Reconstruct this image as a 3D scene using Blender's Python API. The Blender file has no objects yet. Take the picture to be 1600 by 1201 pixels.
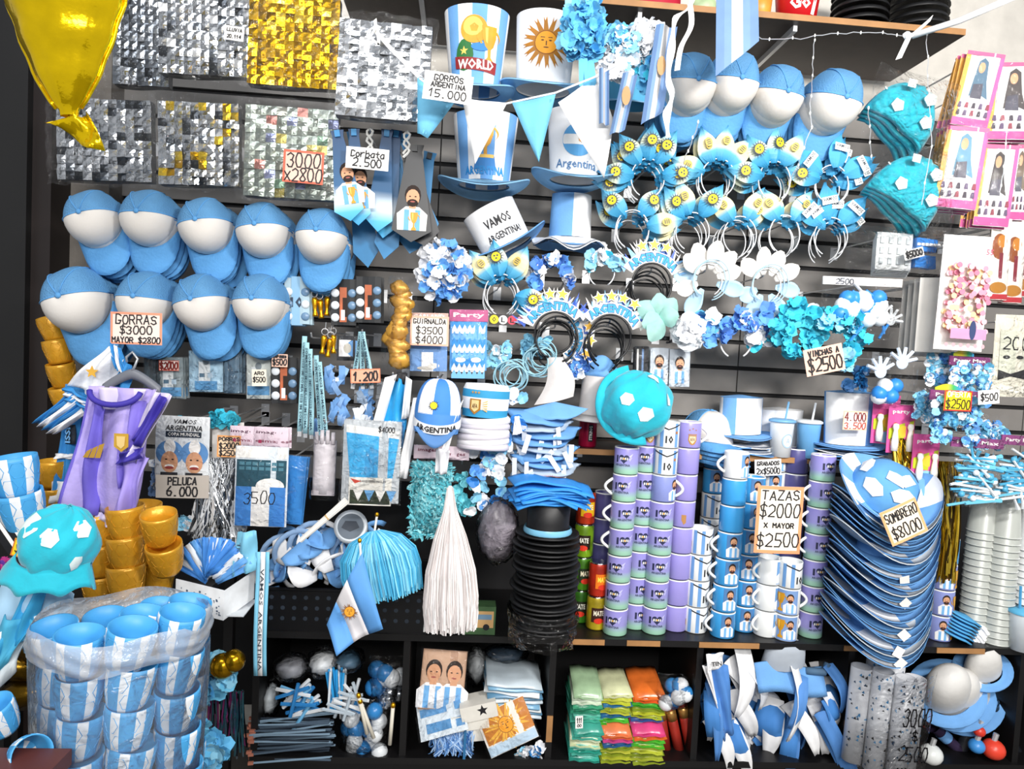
import bpy, bmesh, math, random
from mathutils import Vector, Matrix, Euler
R = random.Random(11)
pi, sin, cos = math.pi, math.sin, math.cos
SCN = bpy.context.scene
COL = SCN.collection
# ---------------------------------------------------------------- camera
F = 1100.0                                   # focal length in pixels of the 1600 px frame
CAM = Vector((0, -2.75, 1.55))
ROT = (Matrix.Rotation(math.radians(-4.0), 3, 'Z') @ Matrix.Rotation(pi/2 + math.radians(-3.0), 3, 'X')
       @ Matrix.Rotation(math.radians(3.0), 3, 'Z'))
cd = bpy.data.cameras.new('camera'); cam = bpy.data.objects.new('camera', cd); COL.objects.link(cam)
cam.matrix_world = Matrix.Translation(CAM) @ ROT.to_4x4()
cd.sensor_width = 36; cd.lens = F/1600*36; cd.clip_start = .02
SCN.camera = cam
# ---------------------------------------------------------------- light
SCN.view_settings.view_transform = 'Standard'; SCN.view_settings.look = 'None'
SCN.view_settings.gamma = 1; SCN.view_settings.use_curve_mapping = False
SCN.view_settings.exposure = 0.28
w = bpy.data.worlds.new('world'); SCN.world = w; w.use_nodes = True
w.node_tree.nodes['Background'].inputs[0].default_value = (.93, .96, 1, 1)
w.node_tree.nodes['Background'].inputs[1].default_value = .38
def lamp(name, loc, target, sx, sy, power, colr=(1, .97, .93), spread=180):
    l = bpy.data.lights.new(name, 'AREA'); l.shape = 'RECTANGLE'; l.size = sx; l.size_y = sy
    l.energy = power; l.color = colr; l.spread = math.radians(spread)
    o = bpy.data.objects.new(name, l); COL.objects.link(o); o.location = loc
    o.rotation_euler = (Vector(target) - Vector(loc)).to_track_quat('-Z', 'Y').to_euler()
lamp('ceiling_lamp_right', (1.55, -3.0, 2.8), (.95, 0, 1.55), .5, .2, 30, spread=110)
lamp('ceiling_lamp_left', (-.9, -2.2, 3.25), (-.9, 0, 1.3), 1.2, .16, 16, (.95, .97, 1))
lamp('ceiling_lamp_rear', (.2, -4.6, 2.7), (.1, 0, .9), 2.0, .4, 105)
# ---------------------------------------------------------------- pixel to place
def at(px, py, d):
    """the point seen at a pixel, on the upright plane d metres in front of the wall"""
    v = ROT @ Vector(((px-800)/F, -(py-600.5)/F, -1))
    t = (-d - CAM.y)/v.y
    return CAM + v*t
def scl(px, py, d):
    v = ROT @ Vector(((px-800)/F, -(py-600.5)/F, -1))
    return ((-d - CAM.y)/v.y)/F
# ---------------------------------------------------------------- materials
def lin(c): return c/12.92 if c <= .04045 else ((c+.055)/1.055)**2.4
def hexc(h): return tuple(lin(int(h[i:i+2], 16)/255) for i in (1, 3, 5)) + (1,)
MC = {}
def M(h, rough=.6, metal=0, var=.10, bump=0, bs=60, sheen=0, trans=0, emit=0):
    k = (h, rough, metal, var, bump, bs, sheen, trans, emit)
    if k in MC: return MC[k]
    m = bpy.data.materials.new('surface_' + h[1:]); m.use_nodes = True
    nt = m.node_tree; b = nt.nodes['Principled BSDF']; c = hexc(h)
    b.inputs['Roughness'].default_value = rough; b.inputs['Metallic'].default_value = metal
    b.inputs['Base Color'].default_value = c
    tc = nt.nodes.new('ShaderNodeTexCoord')
    if var:
        n = nt.nodes.new('ShaderNodeTexNoise'); n.inputs['Scale'].default_value = 14; n.inputs['Detail'].default_value = 4
        nt.links.new(tc.outputs['Object'], n.inputs['Vector'])
        r = nt.nodes.new('ShaderNodeValToRGB')
        r.color_ramp.elements[0].position = .3; r.color_ramp.elements[1].position = .7
        r.color_ramp.elements[0].color = tuple(x*(1-var) for x in c[:3]) + (1,)
        r.color_ramp.elements[1].color = tuple(min(1, x*(1+var*.6)) for x in c[:3]) + (1,)
        nt.links.new(n.outputs['Fac'], r.inputs['Fac']); nt.links.new(r.outputs['Color'], b.inputs['Base Color'])
    if bump:
        n2 = nt.nodes.new('ShaderNodeTexNoise'); n2.inputs['Scale'].default_value = bs; n2.inputs['Detail'].default_value = 5
        nt.links.new(tc.outputs['Object'], n2.inputs['Vector'])
        bp = nt.nodes.new('ShaderNodeBump'); bp.inputs['Strength'].default_value = bump; bp.inputs['Distance'].default_value = .01
        nt.links.new(n2.outputs['Fac'], bp.inputs['Height']); nt.links.new(bp.outputs['Normal'], b.inputs['Normal'])
    if sheen: b.inputs['Sheen Weight'].default_value = sheen
    if trans:
        b.inputs['Transmission Weight'].default_value = trans
    if emit:
        b.inputs['Emission Color'].default_value = c; b.inputs['Emission Strength'].default_value = emit
    MC[k] = m
    return m
def film(name, tint=(1, 1, 1), amount=.10, rough=.13, bs=26, strength=.9, milk=0):
    """clear plastic film: see-through with crinkled highlights"""
    if name in MC: return MC[name]
    m = bpy.data.materials.new(name); m.use_nodes = True; nt = m.node_tree; nt.nodes.clear()
    out = nt.nodes.new('ShaderNodeOutputMaterial'); tr = nt.nodes.new('ShaderNodeBsdfTransparent')
    tr.inputs[0].default_value = tuple(tint) + (1,)
    gl = nt.nodes.new('ShaderNodeBsdfGlossy'); gl.inputs['Roughness'].default_value = rough
    mx = nt.nodes.new('ShaderNodeMixShader'); fr = nt.nodes.new('ShaderNodeFresnel'); fr.inputs[0].default_value = 1.32
    ad = nt.nodes.new('ShaderNodeMath'); ad.operation = 'ADD'; ad.use_clamp = True; ad.inputs[1].default_value = amount
    tc = nt.nodes.new('ShaderNodeTexCoord'); n = nt.nodes.new('ShaderNodeTexNoise')
    n.inputs['Scale'].default_value = bs; n.inputs['Detail'].default_value = 3; n.inputs['Distortion'].default_value = 1.6
    bp = nt.nodes.new('ShaderNodeBump'); bp.inputs['Strength'].default_value = strength; bp.inputs['Distance'].default_value = .03
    L = nt.links.new
    L(tc.outputs['Object'], n.inputs['Vector']); L(n.outputs['Fac'], bp.inputs['Height'])
    L(bp.outputs['Normal'], gl.inputs['Normal']); L(bp.outputs['Normal'], fr.inputs['Normal'])
    L(fr.outputs[0], ad.inputs[0]); L(ad.outputs[0], mx.inputs[0]); L(tr.outputs[0], mx.inputs[1]); L(gl.outputs[0], mx.inputs[2])
    last = mx
    if milk:
        df = nt.nodes.new('ShaderNodeBsdfDiffuse'); df.inputs[0].default_value = (.9, .92, .95, 1)
        m2 = nt.nodes.new('ShaderNodeMixShader'); m2.inputs[0].default_value = milk
        L(mx.outputs[0], m2.inputs[1]); L(df.outputs[0], m2.inputs[2]); last = m2
    L(last.outputs[0], out.inputs[0])
    MC[name] = m
    return m
def ramp_mat(name, stops, axis='Z', rough=.5, metal=0):
    """printed colour blend along an object's own extent"""
    if name in MC: return MC[name]
    m = bpy.data.materials.new(name); m.use_nodes = True; nt = m.node_tree; b = nt.nodes['Principled BSDF']
    tc = nt.nodes.new('ShaderNodeTexCoord'); sp = nt.nodes.new('ShaderNodeSeparateXYZ'); r = nt.nodes.new('ShaderNodeValToRGB')
    nt.links.new(tc.outputs['Generated'], sp.inputs[0]); nt.links.new(sp.outputs[axis], r.inputs[0]); nt.links.new(r.outputs[0], b.inputs['Base Color'])
    e = r.color_ramp.elements
    while len(e) < len(stops): e.new(.5)
    for i, (p, h) in enumerate(stops): e[i].position = p; e[i].color = hexc(h)
    b.inputs['Roughness'].default_value = rough; b.inputs['Metallic'].default_value = metal
    MC[name] = m
    return m
FILM = film('clear_film', amount=.0, rough=.08, strength=.35)
FILM2 = film('crinkled_film', amount=.02, rough=.12, bs=34, strength=.6)
FILMM = film('cloudy_film', amount=.02, rough=.22, bs=22, strength=.5, milk=.06)
SKY = '#74b2e6'; SKYD = '#3f86cf'; WHT = '#f1f1f2'; TEAL = '#16b4c9'; LILAC = '#9a93dc'; FOAM = '#6ea6e0'
m_sky = M(SKY, .75, bump=.15); m_skyd = M(SKYD, .7, bump=.15); m_foam = M(FOAM, .8, bump=.12, bs=200); m_white = M(WHT, .75, var=.04, bump=.08)
m_paper = M('#f4f1ec', .8, var=.03); m_black = M('#0c0c0e', .5); m_ink = M('#17161a', .6, var=0)
m_gold = M('#e0a21a', .28, .85, bump=.15); m_silver = M('#c9ccd2', .18, 1.0, var=.2); m_wire = M('#d9dadc', .35, .6, var=0)
m_teal = M(TEAL, .8, bump=.3, bs=35, sheen=.3); m_skin = M('#d8a17c', .7); m_hair = M('#2a1c16', .8)
m_hot = M('#e2463c', .6); m_yel = M('#f3c11d', .6); m_fluo = M('#f6b98e', .75)
# ---------------------------------------------------------------- mesh builder
class MB:
    def __init__(s): s.v = []; s.f = []; s.m = []; s.sm = []
    def add(s, vf, m=0, smooth=False, T=None):
        vs, fs = vf; o = len(s.v)
        if T is not None: vs = [tuple(T @ Vector(p)) for p in vs]
        s.v += [tuple(p) for p in vs]; s.f += [tuple(i+o for i in f) for f in fs]
        mm = m if isinstance(m, list) else [m]*len(fs)
        s.m += mm; s.sm += [smooth]*len(fs)
        return s
    def mesh(s, name, mats):
        me = bpy.data.meshes.new(name); me.from_pydata(s.v, [], s.f)
        for x in (mats if isinstance(mats, (list, tuple)) else [mats]): me.materials.append(x)
        me.polygons.foreach_set('material_index', s.m); me.polygons.foreach_set('use_smooth', s.sm); me.update()
        return me
def box(sx, sy, sz, c=(0, 0, 0)):
    x, y, z = c; a, b, h = sx/2, sy/2, sz/2
    v = [(x+i*a, y+j*b, z+k*h) for k in (-1, 1) for i, j in ((-1, -1), (1, -1), (1, 1), (-1, 1))]
    return v, [(3, 2, 1, 0), (4, 5, 6, 7), (0, 1, 5, 4), (1, 2, 6, 5), (2, 3, 7, 6), (3, 0, 4, 7)]
def grid(fn, nu, nv, wrap=False):
    v = [fn(i/nu, j/nv) for j in range(nv+1) for i in range(nu if wrap else nu+1)]
    n = nu if wrap else nu+1
    f = [(j*n+i, j*n+(i+1) % n, (j+1)*n+(i+1) % n, (j+1)*n+i) for j in range(nv) for i in range(nu)]
    return v, f
def slab(fn, nu, nv, t, off=None):
    """a sheet of thickness t: fn(u, v) gives its face; off is the unit direction of its back"""
    off = Vector(off or (0, 1, 0))*t
    a, f = grid(fn, nu, nv); n = len(a)
    v = list(a) + [tuple(Vector(p)+off) for p in a]
    fs = list(f) + [tuple(i+n for i in reversed(q)) for q in f]
    w = nu+1
    ring = list(range(w)) + [j*w+nu for j in range(1, nv+1)] + [nv*w+i for i in range(nu-1, -1, -1)] + [j*w for j in range(nv-1, 0, -1)]
    for k in range(len(ring)):
        p, q = ring[k], ring[(k+1) % len(ring)]
        fs.append((q, p, p+n, q+n))
    return v, fs
def lathe(prof, n=24, sx=1, sy=1, a0=0, a1=2*pi):
    wrap = abs(a1-a0-2*pi) < 1e-6; m = len(prof)-1
    return grid(lambda u, w: (prof[round(w*m)][0]*cos(a0+(a1-a0)*u)*sx, prof[round(w*m)][0]*sin(a0+(a1-a0)*u)*sy, prof[round(w*m)][1]), n, m, wrap)
def ball(rx, ry, rz, c=(0, 0, 0), n=12, jit=0):
    v, f = lathe([(max(1e-4, sin(pi*i/(n//2+1))), -cos(pi*i/(n//2+1))) for i in range(n//2+2)], n)
    j = [1+R.uniform(-jit, jit) for _ in v] if jit else [1]*len(v)
    return [(c[0]+p[0]*rx*k, c[1]+p[1]*ry*k, c[2]+p[2]*rz*k) for p, k in zip(v, j)], f
def tube(pts, r, n=6, closed=False):
    P = [Vector(p) for p in pts]; v = []; N = len(P); up = Vector((0, 0, 1))
    for i, p in enumerate(P):
        a = P[(i-1) % N] if closed or i > 0 else p; b = P[(i+1) % N] if closed or i < N-1 else p
        t = (b-a)
        t = t.normalized() if t.length > 1e-9 else Vector((0, 0, 1))
        s = t.cross(Vector((0, 1, 0)) if abs(t.y) < .9 else up).normalized(); q = t.cross(s)
        rr = r[i] if isinstance(r, (list, tuple)) else r
        v += [tuple(p + s*rr*cos(2*pi*k/n) + q*rr*sin(2*pi*k/n)) for k in range(n)]
    L = N if closed else N-1
    f = [(i*n+k, i*n+(k+1) % n, ((i+1) % N)*n+(k+1) % n, ((i+1) % N)*n+k) for i in range(L) for k in range(n)]
    if not closed: f += [tuple(range(n-1, -1, -1)), tuple((N-1)*n+k for k in range(n))]
    return v, f
def ribbon(pts, half, n=None):
    """a flat strip along pts, half-width vector(s) half"""
    v = []; 
    for i, p in enumerate(pts):
        h = Vector(half[i] if isinstance(half, list) else half); p = Vector(p)
        v += [tuple(p-h), tuple(p+h)]
    return v, [(2*i, 2*i+1, 2*i+3, 2*i+2) for i in range(len(pts)-1)]
def poly(pts, t=.002, y=0):
    """an outline in the xz plane, t thick (front face at y)"""
    n = len(pts); v = [(p[0], y, p[1]) for p in pts] + [(p[0], y+t, p[1]) for p in pts]
    return v, [tuple(range(n)), tuple(range(2*n-1, n-1, -1))] + [((i+1) % n, i, i+n, (i+1) % n+n) for i in range(n)]
def flat(pts, y=0): return [(p[0], y, p[1]) for p in pts], [tuple(range(len(pts)))]
def ell(cx, cz, rx, rz, n=16, a0=0, a1=2*pi):
    return [(cx+rx*cos(a0+(a1-a0)*i/(n if abs(a1-a0-2*pi) < 1e-6 else n-1)), cz+rz*sin(a0+(a1-a0)*i/(n if abs(a1-a0-2*pi) < 1e-6 else n-1))) for i in range(n)]
def rect(cx, cz, w, h): return [(cx-w/2, cz-h/2), (cx+w/2, cz-h/2), (cx+w/2, cz+h/2), (cx-w/2, cz+h/2)]
def star(cx, cz, r, k=.42, n=5): return [(cx+(r if i % 2 == 0 else r*k)*sin(pi*i/n), cz+(r if i % 2 == 0 else r*k)*cos(pi*i/n)) for i in range(2*n)]
def smooth(pts, n=5):
    """a soft curve through the points"""
    P = [Vector(p) for p in pts]; P = [P[0]]+P+[P[-1]]; o = []
    for i in range(1, len(P)-2):
        for j in range(n):
            t = j/n; a, b, c, d = P[i-1:i+3]; o.append(.5*((2*b)+(c-a)*t+(2*a-5*b+4*c-d)*t*t+(3*b-a-3*c+d)*t**3))
    return o+[P[-2]]
def warp(vf, fn): return [tuple(fn(*p)) for p in vf[0]], vf[1]
# printed lettering
TC = {}
def glyphs(s, bold=.0, shear=0):
    k = (s, bold, shear)
    if k not in TC:
        cu = bpy.data.curves.new('t', 'FONT'); cu.body = s; cu.resolution_u = 1; cu.offset = bold; cu.shear = shear; cu.fill_mode = 'FRONT'
        ob = bpy.data.objects.new('t', cu); me = bpy.data.meshes.new_from_object(ob)
        v = [(p.co.x, p.co.y) for p in me.vertices]; f = [tuple(p.vertices) for p in me.polygons]
        bpy.data.objects.remove(ob); bpy.data.meshes.remove(me); bpy.data.curves.remove(cu)
        xs = [p[0] for p in v] or [0, 1]; ys = [p[1] for p in v] or [0, 1]
        w = max(xs)-min(xs) or 1; h = max(ys)-min(ys) or 1
        TC[k] = ([((a-min(xs))/w-.5, (b-min(ys))/h-.5) for a, b in v], f)
    return TC[k]
def text(s, cx, cz, w, h, y=0, bold=.0, shear=0):
    v, f = glyphs(s, bold, shear)
    return [(cx+a*w, y, cz+b*h) for a, b in v], f
# marker-pen lettering: strokes on a 4 x 6 grid
PEN = {'A': '00 26 40|12 32', 'B': '00 06 26 35 33 23 03|23 33 41 30 00', 'C': '45 26 06 03 00 20 41', 'D': '00 06 26 44 42 20 00', 'E': '46 06 00 40|03 33',
 'F': '46 06 00|03 33', 'G': '45 26 06 03 00 30 42 22', 'H': '06 00|46 40|03 43', 'I': '26 20', 'J': '46 41 20 01', 'K': '06 00|46 03 40', 'L': '06 00 40',
 'M': '00 06 23 46 40', 'N': '00 06 40 46', 'O': '16 04 02 10 30 42 44 36 16', 'P': '00 06 36 44 33 03', 'Q': '16 02 10 30 44 16|31 50', 'R': '00 06 36 44 33 03|23 40',
 'S': '45 26 05 13 33 41 20 01', 'T': '06 46|26 20', 'U': '06 01 10 30 41 46', 'V': '06 20 46', 'X': '06 40|00 46', 'Y': '06 23 46|23 20', 'Z': '06 46 00 40',
 '0': '16 04 02 10 30 42 44 36 16', '1': '04 26 20', '2': '05 26 45 43 00 40', '3': '05 26 45 33 23|33 42 30 10 01', '4': '36 02 42|36 30', '5': '46 06 03 33 42 30 00',
 '6': '36 03 01 10 30 42 33 03', '7': '06 46 10', '8': '23 05 16 36 45 23 01 10 30 41 23', '9': '43 13 05 26 45 43 20', '$': '45 26 05 13 33 41 20 01|27 2-', '.': '10 20',
 'a': '44 24 02 10 30 42|44 41 40', 'b': '06 00 30 42 34 03', 'o': '14 02 10 30 42 34 14', 'r': '04 00|02 24 44', 't': '26 21 40|04 44', '-': '03 43', '!': '26 22|21 20', 'x': '04 40|00 44', '/': '00 46', '%': '00 46|06 15|41 30'}
def pen(s, cx, cz, w, h, lw, y=0, rnd=None):
    rnd = rnd or R; n = len(s); cw = w/(n*1.0); mb = MB(); ci = 0
    for i, ch in enumerate(s):
        if ch == ' ' or ch not in PEN: continue
        x0 = cx-w/2+cw*(i+.14); z0 = cz-h/2+rnd.uniform(-.05, .05)*h; kw = cw*.72/4; kh = h/6*rnd.uniform(.9, 1.05); sl = rnd.uniform(-.03, .1)
        for st in PEN[ch].split('|'):
            q = []
            for c in st.split():
                a = int(c[0]); b = -1 if c[1] == '-' else int(c[1])
                q.append((x0+a*kw+b*kh*sl, z0+b*kh))
            for (ax, az), (bx, bz) in zip(q, q[1:]):
                dx, dz = bx-ax, bz-az; L = math.hypot(dx, dz) or 1; ex, ez = dx/L*lw*.35, dz/L*lw*.35; nx, nz = -dz/L*lw/2, dx/L*lw/2
                mb.add(flat([(ax-ex+nx, az-ez+nz), (ax-ex-nx, az-ez-nz), (bx+ex-nx, bz+ez-nz), (bx+ex+nx, bz+ez+nz)], y))
    return mb.v, mb.f
# ---------------------------------------------------------------- objects
class Thing:
    def __init__(s, o, k): s.o = o; s.k = k                       # k: metres for one pixel there
    def part(s, name, mb, mats, parent=None, kind=None, label=None, loc=None, rot=None):
        me = mb if isinstance(mb, bpy.types.Mesh) else mb.mesh(name, mats)
        o = bpy.data.objects.new(name, me); COL.objects.link(o); o.parent = parent or s.o
        if loc: o.location = loc
        if rot: o.rotation_euler = rot
        if kind: o['kind'] = kind
        if label: o['label'] = label
        return o
def D(*a): return tuple(math.radians(x) for x in a)
def thing(name, label, cat, px, py, d, rot=(0, 0, 0), group=None, loc=None, scale=None):
    o = bpy.data.objects.new(name, None); COL.objects.link(o); o.empty_display_size = .02
    o.location = loc or at(px, py, d); o.rotation_euler = D(*rot)
    if scale: o.scale = (scale,)*3
    o['label'] = label; o['category'] = cat; LAST[0] = label
    if group: o['group'] = group
    return Thing(o, scl(px, py, d))
LAST = ['display']
def solo(name, label, cat, mb, mats, px, py, d, rot=(0, 0, 0), group=None, kind=None, loc=None):
    o = bpy.data.objects.new(name, mb.mesh(name, mats)); COL.objects.link(o)
    o.location = loc or at(px, py, d); o.rotation_euler = D(*rot)
    o['label'] = label; o['category'] = cat
    if group: o['group'] = group
    if kind: o['kind'] = kind
    return o
def struct(name, mb, mats, loc=(0, 0, 0), rot=(0, 0, 0), parent=None):
    o = bpy.data.objects.new(name, mb.mesh(name, mats)); COL.objects.link(o); o.location = loc; o.rotation_euler = D(*rot)
    if parent: o.parent = parent
    else: o['kind'] = 'structure'
    return o
def dup(t, loc, rot=None, label=None, group=None, scale=None):
    src = t.o if isinstance(t, Thing) else t
    r = src.copy(); COL.objects.link(r); r.location = loc
    if rot is not None: r.rotation_euler = D(*rot)
    if scale: r.scale = (scale,)*3
    if label: r['label'] = label
    if group: r['group'] = group
    for ch in list(src.children):
        c = ch.copy(); COL.objects.link(c); c.parent = r
        for g in list(ch.children):
            e = g.copy(); COL.objects.link(e); e.parent = c
    return Thing(r, t.k if isinstance(t, Thing) else 1)
ORD = ['topmost', 'second from the top', 'third from the top', 'fourth from the top', 'fifth from the top', 'sixth from the top', 'seventh from the top', 'eighth from the top', 'ninth from the top', 'tenth from the top']
NTH = ['first', 'second', 'third', 'fourth', 'fifth', 'sixth', 'seventh', 'eighth', 'ninth', 'tenth']
NUM = NTH+['eleventh', 'twelfth', 'thirteenth', 'fourteenth', 'fifteenth', 'sixteenth', 'seventeenth', 'eighteenth', 'nineteenth', 'twentieth']
NUM += ['twenty-'+x for x in NTH[:9]]
# ================================================================ the setting
Z_MUG = at(1050, 986, .38).z            # top of the mug shelf
Z_MID = at(1100, 708, .26).z            # top of the middle brown shelf
Z_TOP = at(1100, 20, .42).z             # underside front of the top shelf
struct('floor', MB().add(box(7, 6, .05, (0, -2.5, -.025))), M('#5c5853', .5))
wb = struct('wall_back', MB().add(box(7, .05, 3.4, (0, .06, 1.7))), M('#d9d4cb', .85, bump=.1))
struct('wall_panel', MB().add(box(4.9, .02, 2.45, (at(165, 500, 0).x+2.45, .02, 1.32))), M('#141315', .7))
m_slat = M('#837f7b', .55, var=.06, bump=.05); x0 = at(166, 500, 0).x
sl = MB().add(box(1.214, .014, .086)).mesh('slat', m_slat)
pan = bpy.data.objects['wall_panel']
for i in range(15):
    for j in range(4):
        o = bpy.data.objects.new('slat', sl); COL.objects.link(o); o.parent = pan
        o.location = (x0+.61+j*1.219, .003, 2.543-.103*i-.05)
# dark door frame and grey pillar at the left
p0 = at(75, 500, .10); p1 = at(166, 500, .10)
struct('wall_left', MB().add(box(2.2, .3, 3.4, (at(38, 500, .25).x-1.1, -.10, 1.7))), M('#0b0a0b', .5))
struct('trim_1', MB().add(box(at(76, 500, .22).x-at(38, 500, .22).x, .26, 3.4, ((at(38, 500, .22).x+at(76, 500, .22).x)/2, -.09, 1.7))), M('#1d1412', .45))
struct('trim_2', MB().add(box(p1.x-p0.x, .2, 3.4, ((p0.x+p1.x)/2, 0, 1.7))), M('#77716a', .7, var=.25, bump=.15))
# top shelf with brackets
xa = at(545, 0, .2).x; xb = at(1508, 48, .42).x
def shelf(name, label, xa, xb, z, depth, th, mat_, edge, y0=0):
    t = thing(name, label, 'shelf', 0, 0, 0, loc=((xa+xb)/2, -y0, z))
    t.part('board', MB().add(box(xb-xa, depth, th, (0, -depth/2, -th/2))), mat_)
    t.part('edge_strip', MB().add(box(xb-xa, .004, th, (0, -depth-.002, -th/2))), edge)
    return t
m_board = M('#3a2a22', .5, var=.25); m_edge = M('#a97b4c', .55, var=.2); m_shblk = M('#0e0d0e', .45)
st = shelf('top_shelf', 'long brown wall shelf along the top of the display', xa, xb, Z_TOP+.02, .42, .02, m_board, m_edge)
for bx in (655, 1000, 1245):
    X = at(bx, 40, .4).x - (xa+xb)/2
    st.part('bracket', MB().add(box(.014, .38, .02, (X, -.2, -.03))).add(box(.014, .02, .16, (X, -.012, -.1))), m_wire)
# middle shelf
sm = shelf('middle_shelf', 'narrow brown wooden shelf above the mugs', at(885, 705, .27).x, at(1330, 712, .27).x, Z_MID, .27, .02, m_board, m_edge)
for bx in (905, 1310):
    X = at(bx, 710, .2).x - sm.o.location.x
    sm.part('bracket', MB().add(box(.02, .2, .02, (X, -.11, -.03))), m_wire)
# counter of black cubby holes
DC = .46
ca = thing('cubby_unit', 'low black shelving unit with open cubby holes under the mugs', 'shelving', 0, 0, 0, loc=(0, 0, 0))
cx0 = at(392, 1100, DC).x; cx1 = at(1760, 1100, DC).x; ZB = at(900, 1187, DC).z
ca.part('top_board', MB().add(box(cx1-cx0, DC, .022, ((cx0+cx1)/2, -DC/2, Z_MUG-.011))), m_shblk)
ca.part('bottom_board', MB().add(box(cx1-cx0, DC, .022, ((cx0+cx1)/2, -DC/2, ZB-.011))), m_shblk)
ca.part('kick_board', MB().add(box(cx1-cx0, .02, ZB-.022, ((cx0+cx1)/2, -DC+.06, (ZB-.022)/2))), m_shblk)
ca.part('back_board', MB().add(box(cx1-cx0, .01, Z_MUG-ZB, ((cx0+cx1)/2, -.012, (ZB+Z_MUG)/2-.011))), m_shblk)
for px in (397, 632, 862, 1092, 1330, 1600, 1750):
    X = at(px, 1090, DC).x
    ca.part('divider', MB().add(box(.022, DC-.02, Z_MUG-ZB-.022, (X, -DC/2+.005, (ZB+Z_MUG)/2-.011))), m_shblk)
for a, b, z in ((890, 945, 0), (980, 1032, 0), (1093, 1187, 0), (1320, 1440, 0), (1465, 1540, 0)):
    X0 = at(a, 992, DC).x; X1 = at(b, 992, DC).x
    ca.part('worn_edge', MB().add(box(X1-X0, .004, .018, ((X0+X1)/2, -DC-.002, Z_MUG-.011))), m_edge)
for px in (862, 1330):
    ca.part('worn_edge', MB().add(box(.02, .004, .09, (at(px, 1090, DC).x, -DC+.0125, ZB+.1))), m_edge)
HOOK = None
def hook(px, py, d, of=None):
    """a chrome peg from the slats to what hangs on it"""
    p = at(px, py, d)
    mb = MB().add(tube([(0, 0, 0), (0, .01, -.012), (0, .03, -.015), (0, d, -.015)], .0028, 6)).add(box(.03, .004, .05, (0, d-.003, -.03)))
    solo('display_hook', ' '.join(('chrome peg hook behind the '+(of or LAST[0])).replace(',', '').split()[:15]), 'hook', mb, m_wire, 0, 0, 0, loc=p, group='slat wall peg hooks')
# ================================================================ price signs
def sign(px, py, w, h, d, ang, lines, label, paper='#f5f2ee', border=None, lw=2.0, bend=.03, inks=('#17161a',), name='price_sign'):
    t = thing(name, label, 'sign', px, py, d, (0, ang-3, R.uniform(-3, 3))); k = t.k; W, H = w*k, h*k
    cv = lambda x, z: -bend*W*cos(x/W*pi)*.6
    t.part('card', MB().add(slab(lambda u, v: ((u-.5)*W, cv((u-.5)*W, 0), (v-.5)*H), 8, 2, .0012)), M(paper, .8, var=.04))
    if border:
        b = MB(); e = min(W, H)*.07
        for x0_, x1_, z0_, z1_ in ((-W/2, W/2, H/2-e, H/2), (-W/2, W/2, -H/2, -H/2+e), (-W/2, -W/2+e, -H/2, H/2), (W/2-e, W/2, -H/2, H/2)):
            b.add(grid(lambda u, v: (x0_+(x1_-x0_)*u, cv(x0_+(x1_-x0_)*u, 0)-.0006, z0_+(z1_-z0_)*v), 8, 1))
        t.part('border', b, M(border, .7))
    mb = MB()
    for i, (s, cz, hh, ww, mi) in enumerate(lines):
        g = pen(s, 0, cz*H, ww*W, hh*H, lw*k*(.7+.5*hh), 0)
        mb.add(warp(g, lambda x, y, z: (x, cv(x, z)-.0012, z)), mi)
    t.part('lettering', mb, [M(c, .6, var=0) for c in inks])
    return t
# ================================================================ trucker caps
m_cap = M('#5b9fd9', .8, bump=.25, bs=120); m_mesh = M('#5f9bcd', .7, bump=.6, bs=260); m_front = M('#ded9d3', .8, var=.03, bump=.05, bs=150)
AX, AY, HC = .086, .098, .105
def crown_pt(ph, t):
    r = max(0.002, cos(t))**.72; z = HC*sin(t)**.95
    return (AX*r*cos(ph), AY*r*sin(ph)-.012*sin(t), z)
def make_cap():
    t = thing('trucker_cap', 'sky blue trucker cap', 'cap', 0, 0, 0)
    def fr(u, v): return crown_pt(-pi+pi*u, v*pi/2*.995)
    def bk(u, v):
        p = crown_pt(pi*u, v*pi/2*.995); q = 1-.05*abs(sin(u*pi*3))*sin(v*pi)-.03*sin(u*11+v*4)*sin(v*pi); return (p[0]*q, p[1]*q, p[2])
    t.part('front_panel', MB().add(slab(fr, 14, 8, .002, (0, .5, -.7)), smooth=True), m_front)
    bp = t.part('mesh_back', MB().add(grid(bk, 24, 8), smooth=True), m_mesh)
    sm_ = MB()
    for a in (0, 60, 120, 180):
        sm_.add(tube([tuple(Vector(crown_pt(math.radians(a), j/8*pi/2*.98))*1.006) for j in range(9)], .0022, 5), smooth=True)
    t.part('seam', sm_, m_cap, parent=bp)
    t.part('button', MB().add(ball(.009, .009, .005, (0, -.012, HC+.001), 8), smooth=True), m_cap)
    def vis(u, v):
        w_ = 2*u-1; ph = -pi/2+w_*math.radians(78); L = .092*max(0, 1-abs(w_)**3.4)**.6
        x, y = AX*cos(ph), AY*sin(ph)
        return (x*(1+.04*v), y-L*v, -.004-.018*v-.022*w_*w_*(.3+.7*v))
    t.part('visor', MB().add(slab(vis, 14, 5, .003, (0, 0, -1)), smooth=True), m_cap)
    return t
CAP0 = make_cap(); CAPN = [0]
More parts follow.
